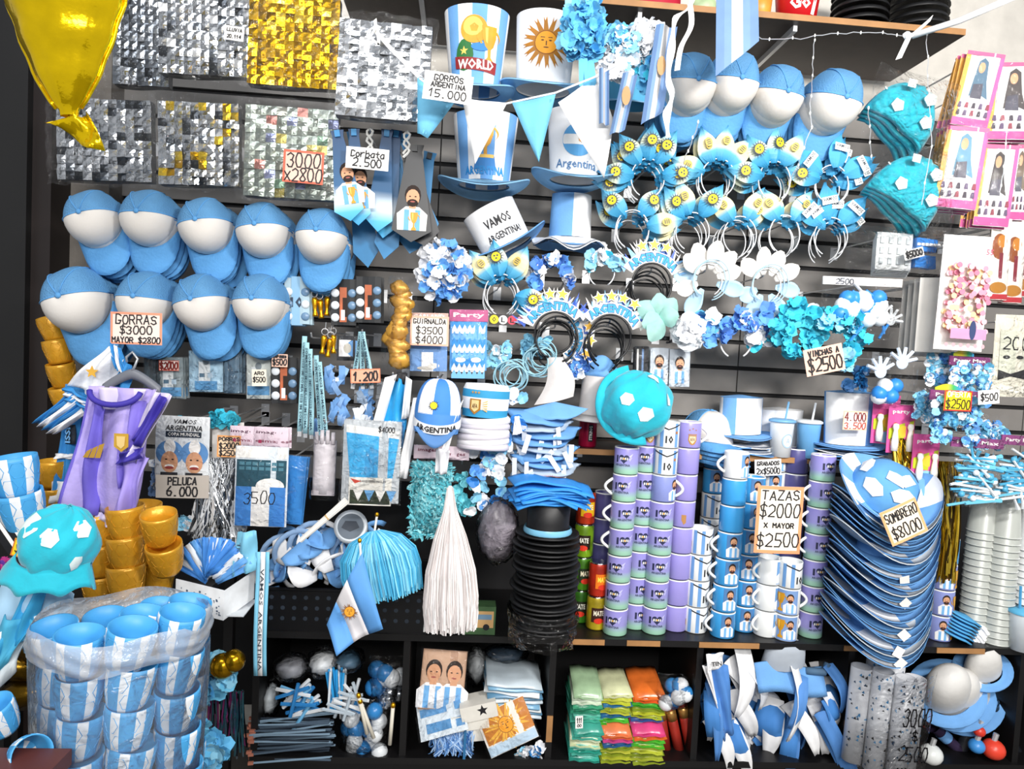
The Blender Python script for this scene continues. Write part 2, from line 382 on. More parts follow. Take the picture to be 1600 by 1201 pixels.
def cap_stack(px, py, d, n, label, blabel, rx=86, ry=0, rz=0, s=1.0):
    rm = Euler(D(rx, ry-3, rz)).to_matrix(); mid = rm @ Vector((0, -.035, .05))*s
    base = at(px, py, d) - mid
    hook(px, py-30, d-.10, label)
    for k in range(n):
        off = Vector((R.uniform(-.004, .004)*k, .030*k, -.004*k-.002))
        lab = label if k == 0 else blabel
        if CAPN[0] == 0:
            CAP0.o.location = base; CAP0.o.rotation_euler = D(rx, ry-3, rz); CAP0.o.scale = (s,)*3; CAP0.o['label'] = lab; CAP0.o['group'] = 'trucker caps'
        else:
            dup(CAP0, base+off, (rx+R.uniform(-3, 3)*(k > 0), ry-3+R.uniform(-5, 5)*(k > 0), rz), lab, 'trucker caps', s)
        CAPN[0] = 1
rowA = [(140, 350, -14, .92), (224, 348, 0, .92), (316, 360, -8, .92), (406, 367, -6, .92), (498, 376, 2, .92)]
rowB = [(112, 480, -14, 1.08), (218, 478, 4, .93), (310, 482, -12, .94), (400, 481, 0, .92)]
rowC = [(1082, 140, 6, .98), (1148, 138, 8, 1.0), (1218, 158, 12, .98), (1306, 168, 14, 1.05)]
for nm, row, dd in (('upper row at the left', rowA, .52), ('lower row at the left', rowB, .54), ('row under the top shelf', rowC, .47)):
    for i, (x, y, a, s) in enumerate(row):
        f0 = f'blue trucker cap with white front, {NTH[i]} in the {nm}'
        cap_stack(x, y, dd, 5, f0, f'trucker cap nested behind {NTH[i]} cap, {nm}', 96 if row is rowC else 80, a, 0, s)
# ================================================================ tall foam hats
def cyl(r0, r1, h, sy, x, z, e=.0015):
    r = r0+(r1-r0)*z/h; ph = -pi/2+x/r
    return ((r+e)*cos(ph), (r*sy+e)*sin(ph), z)
def hat(name, label, px, py, d, rot, wb, wt, h, panels, brim_m, brim_px=28, curl=.45, up=.25, sy=.72, group='foam party hats', nb=1, top=None, wave=0):
    t = thing(name, label, 'hat', px, py, d, (rot[0], rot[1]-3, rot[2]), group); k = t.k
    r0, r1, H = wb/2*k, wt/2*k, h*k; n = 40
    prof = [(r0+(r1-r0)*i/6, H*i/6) for i in range(7)]
    v, f = lathe(prof, n, 1, sy)
    np_ = len(panels); mats = sorted(set(panels), key=panels.index)
    mi = [mats.index(panels[int((i % n)/n*np_) % np_]) for i in range(len(f))]
    mm = [m_white if c == 'w' else m_foam if c == 'b' else M(c, .8, bump=.1) for c in mats]
    t.part('crown', MB().add((v, f), mi, True), mm)
    t.part('crown_top', MB().add(grid(lambda u, w_: (r1*w_*cos(2*pi*u), r1*sy*w_*sin(2*pi*u), H+.10*r1*(1-w_*w_)+.0005-.12*r1*abs(cos(2*pi*u))*w_*(1-w_)), n, 4, True), smooth=True), top or mm[0])
    L = brim_px*k
    def br(u, w_):
        a = 2*pi*u; c = -sin(a); s = cos(a); r = r0+(L)*w_
        return (r*cos(a), (r0*sy+L*w_)*sin(a), w_**1.4*L*(-curl*max(0, c)**2-curl*.4*max(0, -c)**2+up*s*s)+wave*L*sin(5*a)*w_)
    bm = [m_foam if brim_m == 'b' else m_white if brim_m == 'w' else brim_m]
    for q in range(nb):
        def bq(u, w_, q=q):
            p = br(u, w_); return (p[0], p[1], p[2]-q*.009-.002)
        v1, f1 = grid(bq, 40, 5, True); nn = len(v1)
        v2 = [(p[0], p[1], p[2]-.0045) for p in v1]
        rim = [(5*40+i, 5*40+(i+1) % 40, nn+5*40+(i+1) % 40, nn+5*40+i) for i in range(40)]
        t.part('brim', MB().add((v1+v2, f1+[tuple(nn+i for i in reversed(x)) for x in f1]+[tuple(reversed(x)) for x in rim]), smooth=True), bm)
    t.g = (r0, r1, H, sy)
    return t
def strips(vf, step):
    """cut a flat print into upright strips so that it can wrap round a crown or mug"""
    xs = [p[0] for p in vf[0]]
    if not xs or max(xs)-min(xs) < step*1.2: return vf
    bm = bmesh.new(); vs = [bm.verts.new(p) for p in vf[0]]
    for f in vf[1]:
        try: bm.faces.new([vs[i] for i in f])
        except ValueError: pass
    x = math.floor(min(xs)/step)*step+step
    while x < max(xs):
        bmesh.ops.bisect_plane(bm, geom=bm.verts[:]+bm.edges[:]+bm.faces[:], plane_co=(x, 0, 0), plane_no=(1, 0, 0)); x += step
    bm.verts.index_update(); out = [tuple(v.co) for v in bm.verts], [tuple(v.index for v in f.verts) for f in bm.faces]; bm.free()
    return out
def decal(t, name, items, label=None, e=.0016):
    """flat print wrapped on a crown; items: list of (xz-polygon-mesh, material)"""
    r0, r1, H, sy = t.g; mb = MB(); mats = []
    for i, (vf, m) in enumerate(items):
        if m not in mats: mats.append(m)
        vf = strips(vf, r0*.22)
        mb.add(warp(vf, lambda x, y, z: cyl(r0, r1, H, sy, x, z, e+i*.0002)), mats.index(m))
    return t.part(name, mb, mats, label=label)
def sun_items(cx, cz, r, k=.42, n=24, ray='#b5761c', disc='#f0a21e', face=True):
    it = []; mb = MB()
    for i in range(n):
        a = 2*pi*i/n; w_ = .075 if i % 2 == 0 else .05; b = .07*(1 if i % 2 else -1)
        def P(q, o): return (cx+r*q*sin(a+o), cz+r*q*cos(a+o))
        mb.add(flat([P(k*1.05, -w_*2), P(.75, -w_+b), P(1, b*.4), P(.75, w_+b), P(k*1.05, w_*2)]))
    it.append(((mb.v, mb.f), M(ray, .6)))
    it.append((flat(ell(cx, cz, r*k*1.08, r*k*1.08, 24)), M('#8a4f12', .6)))
    it.append((flat(ell(cx, cz, r*k, r*k, 24)), M(disc, .6)))
    if face:
        f = MB(); q = r*k; dk = M('#5b3410', .6)
        for s in (-1, 1):
            f.add(flat(ell(cx+s*q*.35, cz+q*.18, q*.14, q*.07, 8))); f.add(flat([(cx+s*q*.15, cz+q*.4), (cx+s*q*.55, cz+q*.42), (cx+s*q*.5, cz+q*.5), (cx+s*q*.15, cz+q*.46)]))
        f.add(flat(rect(cx, cz-q*.08, q*.1, q*.4))); f.add(flat(ell(cx, cz-q*.45, q*.25, q*.06, 10)))
        it.append(((f.v, f.f), dk))
    return it
m_gp = M('#d99a1c', .5, var=.25); m_gpl = M('#f3c45a', .5); m_bl = M('#2f7fc4', .6); m_red = M('#8e1f22', .6); m_grn = M('#1f6b30', .6)
def cup_items(cx, cz, h):
    """a generic two-handled gold cup"""
    w_ = h*.42; it = []
    o = [(-.5, 1), (.5, 1), (.46, .7), (.28, .48), (.1, .4), (.1, .2), (.32, .1), (.32, 0), (-.32, 0), (-.32, .1), (-.1, .2), (-.1, .4), (-.28, .48), (-.46, .7)]
    hd = MB()
    for s in (-1, 1):
        hd.add(ribbon([(cx+s*w_*(.48+.28*sin(pi*i/8)), 0, cz+h*(.88-.34*i/8)) for i in range(9)], (w_*.05, 0, w_*.04)))
    it.append(((hd.v, hd.f), m_gp)); it.append((flat([(cx+a*w_, cz+b*h) for a, b in o]), m_gp))
    it.append((flat([(cx-.3*w_, cz+.95*h), (cx-.1*w_, cz+.95*h), (cx-.12*w_, cz+.55*h), (cx-.24*w_, cz+.6*h)]), m_gpl))
    return it
ST = ['b', 'w', 'b', 'w', 'b', 'w', 'b', 'w', 'b', 'w', 'b', 'w', 'b', 'w']
m_fl = M('#8fc4ea', .8, bump=.1)
hA = hat('foam_hat', 'tall striped foam hat printed with gold football and WORLD', 742, 142, .42, (-4, 2, 0), 78, 102, 118, ST, m_fl, 24)
k = hA.k; hook(742, 60, .32)
decal(hA, 'print', [(flat(ell(-18*k, 42*k, 14*k, 24*k)), m_grn), (flat(star(-19*k, 48*k, 7*k)), m_gpl), (flat(ell(-4*k, 80*k, 21*k, 21*k, 24)), m_gp), (flat(ell(-6*k, 84*k, 15*k, 14*k, 20)), m_gpl),
   (flat([(-4*k+7*k*sin(2*pi*i/5), 82*k+7*k*cos(2*pi*i/5)) for i in range(5)]), m_gp), (flat(ell(6*k, 54*k, 14*k, 6*k)), m_bl)] + cup_items(20*k, 28*k, 58*k) +
   [(flat([(-34*k, 40*k), (34*k, 34*k), (32*k, 16*k), (-32*k, 22*k)]), m_red), (text('WORLD', 0, 28*k, 56*k, 15*k, bold=.03), m_paper)])
hB = hat('foam_hat', 'tall white foam hat printed with a large golden sun', 848, 140, .42, (-4, 4, 0), 84, 96, 110, ['w'], m_fl, 26)
k = hB.k; decal(hB, 'sun_print', sun_items(-2*k, 58*k, 40*k, .42, 32)); hook(848, 60, .32)
hC = hat('foam_hat', 'striped foam hat printed with gold cup and ARGENTINA', 756, 288, .36, (-4, 2, 0), 80, 102, 104, ST, m_fl, 32, .5, .3)
k = hC.k; hook(756, 220, .26)
decal(hC, 'print', cup_items(0, 24*k, 60*k) + [(flat([(-14*k, 34*k), (14*k, 34*k), (17*k, 14*k), (-17*k, 14*k)]), m_bl), (flat(rect(0, 34*k, 26*k, 5*k)), m_gpl), (text('ARGENTINA', 0, 13*k, 62*k, 13*k, bold=.04), M('#1f8ad0', .6))])
hD = hat('foam_hat', 'white foam hat printed with flag ball and Argentina', 896, 280, .36, (-4, 4, 0), 74, 94, 102, ['w'], m_fl, 30, .35, .4)
k = hD.k; hook(896, 215, .26); cz = 52*k; rr = 25*k
fb = [(flat(ell(0, cz, rr, rr, 28)), M('#4f9fd6', .6)), (flat([(x_, max(cz-rr*.3, min(cz+rr*.3, z_))) for x_, z_ in ell(0, cz, rr*.98, rr*.98, 28)]), m_paper)]
decal(hD, 'print', fb + sun_items(4*k, cz, 6*k, .6, 12, face=False) + [(text('Argentina', 0, 14*k, 68*k, 17*k, bold=.01), M('#4b79a8', .6))])
hE = hat('foam_hat', 'blue and white two-tone foam hat hanging below the flag ball hat', 890, 372, .24, (0, 3, 0), 66, 62, 66, ['b', 'b', 'b', 'b', 'b', 'b', 'b', 'b', 'b', 'b', 'b', 'w', 'w', 'w', 'w'], 'w', 26, .6, -.2, wave=.25); hook(890, 330, .15)
hE.part('lower_brim', MB().add(grid(lambda u, v: ((33+24*v)*hE.k*cos(2*pi*u), (24+24*v)*hE.k*sin(2*pi*u), -.012-.02*v+.006*sin(10*pi*u)*v), 30, 3, True), smooth=True), m_foam)
hF = hat('foam_hat', 'white foam hat lettered VAMOS ARGENTINA tilted to the left', 793, 386, .30, (-6, -27, 0), 80, 86, 66, ['w'], 'b', 30, .2, .35)
k = hF.k; hook(790, 340, .2)
decal(hF, 'print', [(text('VAMOS', 2*k, 38*k, 44*k, 15*k, bold=.02), m_ink), (text('ARGENTINA!', 3*k, 16*k, 58*k, 12*k, bold=.02), m_ink)])
# hats standing on the middle shelf
def zbase(t, z): t.o.location.z = z
def shelf_hat(px, d, z, *a, **kw):
    t = hat(a[0], a[1], px, 700, d, *a[2:], **kw); zbase(t, z); return t
h1 = hat('foam_hat', 'low blue and white top hat on the middle shelf', 1156, 672, .20, (0, 2, 20), 72, 72, 56, ['b', 'b', 'b', 'w', 'b', 'w', 'w', 'b'], 'b', 18, .25, .15, nb=1)
h2 = hat('foam_hat', 'pale foam top hat behind the two straw cups', 1216, 690, .12, (0, 2, 0), 64, 72, 62, ['w', 'b', 'w', 'w', 'w', 'w'], 'b', 16, .2, .1)
h3 = hat('foam_hat', 'tall blue and white foam top hat with price sign on the front', 1326, 690, .29, (0, 2, 0), 76, 82, 80, ['b', 'w', 'b', 'w', 'b', 'w', 'w', 'w', 'b', 'b'], 'b', 18, .15, .05)
hook_z = Z_MID
def brim_stack(px, py, d, n, rpx, label, z0, group, cols=(m_foam, m_white)):
    """flat hats piled under the top one: only brims show"""
    p = at(px, py, d); k = scl(px, py, d); r = rpx*k; me = []
    for c in cols:
        mb = MB(); j = R.uniform(0, 6)
        v, f = grid(lambda u, w_: (r*(.25+.75*w_)*cos(2*pi*u), r*.72*(.25+.75*w_)*sin(2*pi*u), .006*sin(4*pi*u+j)*w_*w_), 30, 3, True)
        n_ = len(v); mb.add((v+[(a, b, c_-.004) for a, b, c_ in v], f+[tuple(n_+i for i in reversed(q)) for q in f]+[(90+(i+1) % 30, 90+i, n_+90+i, n_+90+(i+1) % 30) for i in range(30)]), smooth=True)
        me.append((mb, c))
    for i in range(n):
        mb, c = me[i % len(me)]
        solo('flat_foam_hat', label, 'hat', mb, c, 0, 0, 0, loc=(p.x+R.uniform(-.005, .005), p.y, z0+.008+i*.009), rot=(0, 0, R.uniform(-30, 30)), group=group)
    return z0+.008+n*.009
zz = brim_stack(1156, 690, .20, 4, 52, 'flat foam hat brim piled under the low blue and white top hat', Z_MID, 'hat pile under low top hat'); zbase(h1, zz+.03)
h2.o.location.z = Z_MID+.01
zz = brim_stack(1326, 700, .29, 5, 56, 'flat foam hat brim piled under the tall hat with the 4.000 sign', Z_MID, 'hat pile under tall top hat'); zbase(h3, zz+.01)
# ================================================================ the hand-written signs
K1 = ('#17161a',); K2 = ('#17161a', '#c8342c')
sign(700, 137, 76, 44, .76, 7, [('GORROS', .30, .2, .62, 0), ('ARGENTINA', .06, .17, .72, 0), ('15.000', -.25, .27, .8, 0)], 'white paper sign GORROS 15.000 on the striped WORLD hat', lw=2.2)
sign(574, 248, 66, 33, .585, 4, [('Corbata', .2, .3, .8, 0), ('2.500', -.2, .36, .7, 0)], 'white paper sign Corbata 2.500 above the neckties', lw=2.3)
sign(474, 261, 62, 50, .57, 4, [('3000', .2, .42, .85, 0), ('x2800', -.25, .4, .95, 0)], 'pale orange sign 3000 and 2800 on the iridescent foil pack', '#eec7b6', '#e06a52', 2.3)
sign(213, 513, 79, 50, .72, 2, [('GORRAS', .27, .28, .82, 0), ('$3000', -.05, .24, .66, 0), ('MAYOR $2800', -.36, .18, .95, 0)], 'peach sign GORRAS $3000 on the lower cap row', '#f3e0d4', '#eb9c7d', 2.2)
sign(571, 587, 46, 22, .50, -1, [('1.200', 0, .62, .85, 0)], 'orange card sign 1.200 on the lanyards', '#f3ad8e', '#ee8a66', 2.6)
sign(671, 517, 60, 46, .46, 2, [('GUIRNALDA', .33, .16, .85, 0), ('$3500', .02, .24, .72, 0), ('$4000', -.3, .24, .72, 0)], 'cream sign GUIRNALDA $3500 and $4000', '#f6ebe1', '#efb59e', 1.8)
sign(1288, 562, 64, 42, .50, -11, [('VINCHAS A', .3, .2, .8, 0), ('$2500', -.12, .5, .92, 0)], 'peach sign VINCHAS $2500 on the aqua flower headbands', '#f2c3ad', None, 2.8)
sign(1428, 396, 32, 15, .46, -14, [('$5000', 0, .6, .85, 0)], 'small white tag $5000 on the letter packs', lw=2.4)
sign(1336, 657, 38, 30, .40, 3, [('4.000', .2, .42, .9, 0), ('3.500', -.25, .34, .9, 1)], 'small sign 4.000 and 3.500 on the tall top hat', '#f4ece4', '#f0c3a6', 1.9, inks=('#7c2a2a', '#b5483a'))
sign(1200, 730, 42, 26, .285, -2, [('GRABADOS', .25, .22, .85, 0), ('2x$5000', -.2, .36, .9, 0)], 'small white sign 2x$5000 hanging under the middle shelf', lw=1.8)
sign(1217, 812, 74, 106, .56, 3, [('TAZAS', .37, .14, .85, 0), ('$2000', .14, .19, .9, 0), ('X MAYOR', -.08, .07, .66, 0), ('$2500', -.30, .2, .95, 0)], 'large peach-edged sign TAZAS $2000 in front of the mugs', '#f5ead9', '#ef9d6e', 2.6)
sign(1412, 815, 62, 58, .70, -24, [('SOMBRERO', .24, .26, .88, 0), ('$8000', -.2, .34, .82, 0)], 'tilted peach sign SOMBRERO $8000 on the hat tower', '#f4e4cd', '#f2b17c', 2.2)
sign(285, 760, 80, 36, .55, 2, [('PELUCA', .24, .3, .55, 0), ('6.000', -.2, .4, .6, 0)], 'grey card sign PELUCA 6.000 below the wig pack', '#b9b0a6', None, 2.6)
sign(358, 697, 36, 34, .52, 3, [('PORRAS', .33, .17, .9, 0), ('$2000', .02, .27, .85, 0), ('$2500', -.3, .26, .85, 0)], 'orange sign PORRAS $2000 and $2500 on the pompom pack', '#f5d3ae', '#eaa25f', 1.9)
sign(264, 571, 30, 16, .44, 1, [('$2000', 0, .7, .9, 0)], 'tiny sign $2000 on the small badge pack', '#f6efe8', '#c9563c', 2.2, inks=('#7a1f16',))
sign(437, 563, 24, 20, .46, 2, [('TAPINES', .3, .18, .85, 0), ('$500', -.12, .45, .9, 0)], 'tiny peach sign $500 on the button card', '#f3c6b0', None, 2.0)
sign(405, 590, 22, 26, .46, 0, [('ARO', .28, .2, .7, 0), ('$500', -.1, .3, .9, 0)], 'tiny cream sign on the pale card pack', '#f2e9d6', None, 1.6)
sign(1497, 626, 46, 32, .575, 3, [('OFERTA', .32, .24, .85, 1), ('$2500', -.15, .44, .9, 0)], 'yellow and red OFERTA tag on the party packs', '#f6e21a', '#e0392c', 2.0, inks=('#3a3414', '#f4e8d8'))
sign(1545, 620, 36, 22, .60, -3, [('$500', 0, .5, .85, 0)], 'small white sign $500 at the right of the party packs', lw=1.8)
# ================================================================ foil balloon
def wob(x, z, s=1.0, f=9): return s*(sin(x*f*7+z*f*3)*.5+sin(x*f*4-z*f*6+1.3)*.5)
m_foilg = M('#f6cf08', .13, .8, var=.15, bump=.45, bs=11)
bal = thing('foil_balloon', 'shiny gold foil balloon with knotted tail in the top left corner', 'balloon', 112, 28, 1.15, (0, -5, 0)); k = bal.k
def bl(u, v):
    a = 2*pi*u; zz = 190-340*v; r = 95*math.sqrt(max(0, 1-((v-.30)/.72)**2)) if v < .92 else 30*(1-v)/.08*.6+14
    r = max(13, 112*min(1, (1-v)**.60*1.15)) if v > .3 else 112
    cr = 1+.035*sin(a*9+v*5)*(v**1.5)+.02*sin(v*40)*(v > .4)
    return (r*k*cos(a)*cr+(-14*k*v), r*k*.62*sin(a)*cr, zz*k)
bal.part('body', MB().add(grid(bl, 48, 40, True), smooth=True), m_foilg)
bal.part('seam', MB().add(tube([(bl(0, j/30)[0]+.003, 0, bl(0, j/30)[2]) for j in range(30)], .004, 5), smooth=True).add(tube([(bl(.5, j/30)[0]-.003, 0, bl(.5, j/30)[2]) for j in range(30)], .004, 5), smooth=True), m_foilg)
bal.part('tail', MB().add(slab(lambda u, v: ((-16-36*v+(u)*(26+60*v)+8*sin(v*3))*k, .012*sin(u*9+v*4), (-146-16*v-u*v*46+6*sin(u*7))*k), 8, 5, .002), smooth=True), m_foilg)
# ================================================================ shimmer panels of foil tiles in clear bags
def foil(px, py, w, h, d, ang, label, mats, nx, ny, seed, haze=None, yaw=0):
    t = thing('foil_pack', label, 'foil pack', px, py, d, (0, ang-3, yaw), 'packs of foil tiles'); k = t.k; W, H = w*k, h*k; rr = random.Random(seed)
    t.part('backing', MB().add(slab(lambda u, v: ((u-.5)*W, .004+.01*sin(u*5), (v-.5)*H), 8, 4, .03)), M('#55585e', .35, .8))
    a, b = W/nx, H/ny
    me = [MB().add(slab(lambda u, v: ((u-.5)*a*1.02, -.0015-.003*sin(u*pi)*sin(v*pi), (v-.5)*b*1.06), 2, 2, .0008)).mesh('foil_tile', m) for m in mats]
    for i in range(nx):
        for j in range(ny):
            t.part('foil_tile', me[0 if rr.random() < .72 else rr.randrange(len(me))], None, loc=((i+.5)*a-W/2, -.006-rr.random()*.003, (j+.5)*b-H/2),
                   rot=(rr.gauss(0, .11), rr.gauss(0, .03), rr.gauss(0, .09)))
    e = 10*k
    t.part('plastic_bag', MB().add(grid(lambda u, v: ((u-.5)*(W+2*e)+.004*sin(v*31+seed), -.022-.012*wob(u, v, 1, 1.2)*sin(pi*u)-.010*sin(pi*v), (v-.5)*(H+2*e)+.004*sin(u*29)), 18, 14), smooth=True), FILM2)
    hook(px, py-h*.45, d-.04)
    return t
m_s1 = M('#d3d6da', .16, 1, var=.1); m_s2 = M('#8e949c', .22, 1, var=.2); m_s3 = M('#f4f5f6', .3, .6); m_s4 = M('#3b3f45', .3, .9)
m_g1 = M('#c69a08', .2, .9, var=.25); m_g2 = M('#8f6c05', .25, .9); m_g3 = M('#f2cf3a', .2, .8)
m_h = [M(x, .3, .75) for x in ('#9aa39c', '#a7a9a0', '#c3b46a', '#b97f78', '#7f86a8', '#86a690')]
foil(222, 66, 84, 134, .42, 2, 'silver foil tile pack just right of the gold balloon', [m_s2, m_s1, m_s4], 7, 10, 1)
foil(322, 58, 140, 118, .46, 2, 'silver foil tile pack with a small printed label, top row', [m_s1, m_s2, m_s3, m_s4], 11, 9, 2)
foil(460, 66, 138, 138, .52, 3, 'gold foil tile pack between two silver ones', [m_g1, m_g2, m_g3], 10, 10, 3)
foil(600, 112, 142, 146, .58, 4, 'bright silver foil tile pack hanging under the top shelf end', [m_s1, m_s3, m_s1], 9, 12, 4)
foil(165, 220, 142, 124, .44, 1, 'silver foil tile pack below the balloon tail', [m_s1, m_s4, m_s2], 11, 10, 5)
foil(312, 226, 122, 126, .47, 1, 'silver foil tile pack speckled with gold tiles', [m_s1, m_s4, m_g3, m_s2, m_g1], 10, 10, 6)
foil(456, 240, 142, 138, .52, 3, 'iridescent foil tile pack with the pale orange 3000 sign', m_h, 9, 10, 7)
t = thing('printed_label', 'small white printed label on the top row silver foil pack', 'label', 366, 52, .51, (0, 4, 0)); k = t.k
t.part('sticker', MB().add(slab(lambda u, v: ((u-.5)*30*k, 0, (v-.5)*22*k), 1, 1, .0008)), m_paper)
t.part('lettering', MB().add(pen('LLUVIA', 0, 5*k, 24*k, 5*k, 1.2*k, -.001)).add(pen('20.114', 0, -5*k, 22*k, 5*k, 1.2*k, -.001)), m_ink)
# white tie tape knotted over the bright pack
t = solo('tie_tape', 'white plastic tape knotted over the bright silver foil pack', 'tape', MB().add(ribbon([at(586, 30, .66)-at(586, 60, .66), at(588, 50, .66)-at(586, 60, .66), at(610, 75, .66)-at(586, 60, .66), at(640, 105, .66)-at(586, 60, .66), at(655, 120, .66)-at(586, 60, .66)], (.004, 0, .004)))
    .add(ribbon([at(588, 42, .665)-at(586, 60, .66), at(578, 58, .665)-at(586, 60, .66), at(592, 70, .665)-at(586, 60, .66), at(590, 44, .665)-at(586, 60, .66)], (.004, 0, .001))), M('#e6e6e2', .6), 586, 60, .66)
# ================================================================ neckties
def tie_mesh(L, w, m=0):
    o = [(-.22*w, L), (.22*w, L), (.18*w, L*.93), (.5*w, .12*L), (0, 0), (-.5*w, .12*L), (-.18*w, L*.93)]
    return poly(o, .004)
def person_items(cx, cz, h, shirt=m_white, stripes=True, y=0, cup=False, beard=True):
    """a printed half figure: head, hair, striped shirt"""
    it = [(flat([(cx-.34*h, cz), (cx+.34*h, cz), (cx+.36*h, cz+.38*h), (cx+.16*h, cz+.55*h), (cx-.16*h, cz+.55*h), (cx-.36*h, cz+.38*h)]), shirt)]
    if stripes:
        for s in (-.2, .06): it.append((flat(rect(cx+(s+.07)*h, cz+.24*h, .12*h, .48*h)), m_sky))
    it += [(flat(rect(cx, cz+.58*h, .16*h, .14*h)), m_skin), (flat(ell(cx, cz+.82*h, .19*h, .24*h, 14)), m_hair), (flat(ell(cx, cz+.76*h, .16*h, .2*h, 14)), m_skin)]
    if beard: it.append((flat(ell(cx, cz+.64*h, .13*h, .09*h, 12)), m_hair))
    it.append((flat(ell(cx, cz+.67*h, .06*h, .02*h, 8)), M('#a5544a', .6)))
    for s in (-1, 1): it.append((flat(ell(cx+s*.065*h, cz+.79*h, .025*h, .014*h, 8)), m_hair))
    if cup: it += cup_items(cx+.05*h, cz, .42*h)
    return it
def flat_print(t, name, items, y, parent=None):
    mb = MB(); mats = []
    for i, (vf, m) in enumerate(items):
        if m not in mats: mats.append(m)
        mb.add(warp(vf, lambda a, b, c: (a, y-i*.0002+b, c)), mats.index(m))
    return t.part(name, mb, mats, parent=parent)
m_tie = ramp_mat('tie_blend', [(0, '#2f9fd6'), (.1, '#4fb4e0'), (.24, '#dfeaf0'), (.4, '#2a5f8c'), (1, '#1d3f66')]); m_tieb = M('#2f7fb4', .5); m_tiek = M('#15171c', .4)
for i, (x, y, dd, a, w_, L) in enumerate([(575, 418, .40, -6, 40, 210), (600, 405, .43, 10, 38, 196), (598, 372, .46, 8, 40, 168), (590, 362, .50, 6, 42, 158), (560, 352, .53, -2, 40, 148), (548, 345, .56, -8, 46, 140)]):
    t = thing('necktie', ['dark blue necktie hanging lowest in the bunch under the Corbata sign', 'blue necktie behind the bunch, its tip turned to the right', 'pale blue necktie right of the bunch centre', 'pale tipped necktie in the middle of the bunch', 'light blue tipped necktie near the front of the bunch', 'frontmost pale tipped necktie printed with a man kissing a cup'][i], 'necktie', x, y, dd, (0, a-3, 0), 'neckties under the Corbata sign'); k = t.k
    t.part('blade', MB().add(tie_mesh(L*k, w_*k)), m_tie if i > 1 else m_tieb)
    t.part('knot', MB().add(box(.016, .014, .02, (0, 0, L*k*.96))), m_tieb)
    if i > 3: flat_print(t, 'print', person_items(6*k, 26*k, 60*k, m_paper, cup=True), -.001)
for i, (x, y, dd, a, w_, L) in enumerate([(640, 396, .40, 12, 46, 160), (676, 372, .44, -20, 34, 150), (664, 384, .46, -10, 52, 150), (642, 378, .50, 3, 62, 150)]):
    t = thing('necktie', ['long blue necktie at the back of the black bunch', 'striped blue necktie splayed to the right of the black bunch', 'black necktie with grey tip in the right bunch', 'black necktie printed with a man holding a gold cup'][i], 'necktie', x, y, dd, (0, a-3, 0), 'black neckties beside the striped hats'); k = t.k
    t.part('blade', MB().add(tie_mesh(L*k, w_*k)), m_tieb if i < 2 else m_tiek)
    t.part('knot', MB().add(box(.016, .014, .02, (0, 0, L*k*.96))), m_tiek)
    if i == 1: t.part('stripe', MB().add(flat([(-3*k, 20*k), (3*k, 20*k), (2*k, 140*k), (-2*k, 140*k)], -.001)), m_paper)
    if i == 3: flat_print(t, 'print', person_items(0, 18*k, 66*k, m_paper, cup=True), -.001)
for x, y in ((578, 200), (636, 205)):
    hook(x, y, .42)
    solo('tie_tape', f'white tape loop holding the {"blue" if x < 600 else "black"} necktie bunch', 'tape', MB().add(tube([(.010*sin(i*1.3), -.004*cos(i), -.010*i) for i in range(9)], .004, 5)).add(tube([(-.010*sin(i*1.1), 0, -.010*i) for i in range(8)], .0035, 5)), M('#e6e6e2', .6), x, y, .50)
# ================================================================ pennant bunting on a string
m_pen = M('#6db8dc', .75, bump=.1); m_penw = M('#eeeeee', .8, var=.03)
bun = thing('pennant_bunting', 'string of blue and white triangular pennants across the foam hats', 'bunting', 800, 150, .68); O = at(800, 150, .68)
def L3(x, y, d): return tuple(at(x, y, d)-O)
def pennant(pts, d, m, name='pennant', yb=0):
    a = [Vector(L3(x, y, d+dz)) for x, y, dz in pts]
    def fn(u, v):
        if len(a) == 3: p = a[0].lerp(a[1], u).lerp(a[2], v*.995)
        else: p = a[0].lerp(a[1], u).lerp(a[3].lerp(a[2], u), v)
        return (p.x, p.y+.006*sin(u*5+v*3), p.z)
    bun.part(name, MB().add(slab(fn, 5, 6, .001), smooth=True), m)
bun.part('string', MB().add(tube([L3(655, 122, .7), L3(690, 150, .68), L3(725, 158, .68), L3(790, 162, .68), L3(868, 145, .68), L3(930, 120, .66), L3(965, 100, .64)], .003, 5)), m_penw)
pennant([(652, 118, 0), (716, 154, 0), (668, 215, 0), (652, 208, 0)], .66, m_pen)
pennant([(722, 152, 0), (792, 162, 0), (742, 256, 0)], .70, m_penw)
pennant([(800, 160, 0), (868, 148, 0), (842, 254, 0)], .70, m_pen)
pennant([(872, 160, 0), (935, 115, -.04), (960, 190, 0), (944, 278, -.02)], .64, m_penw)
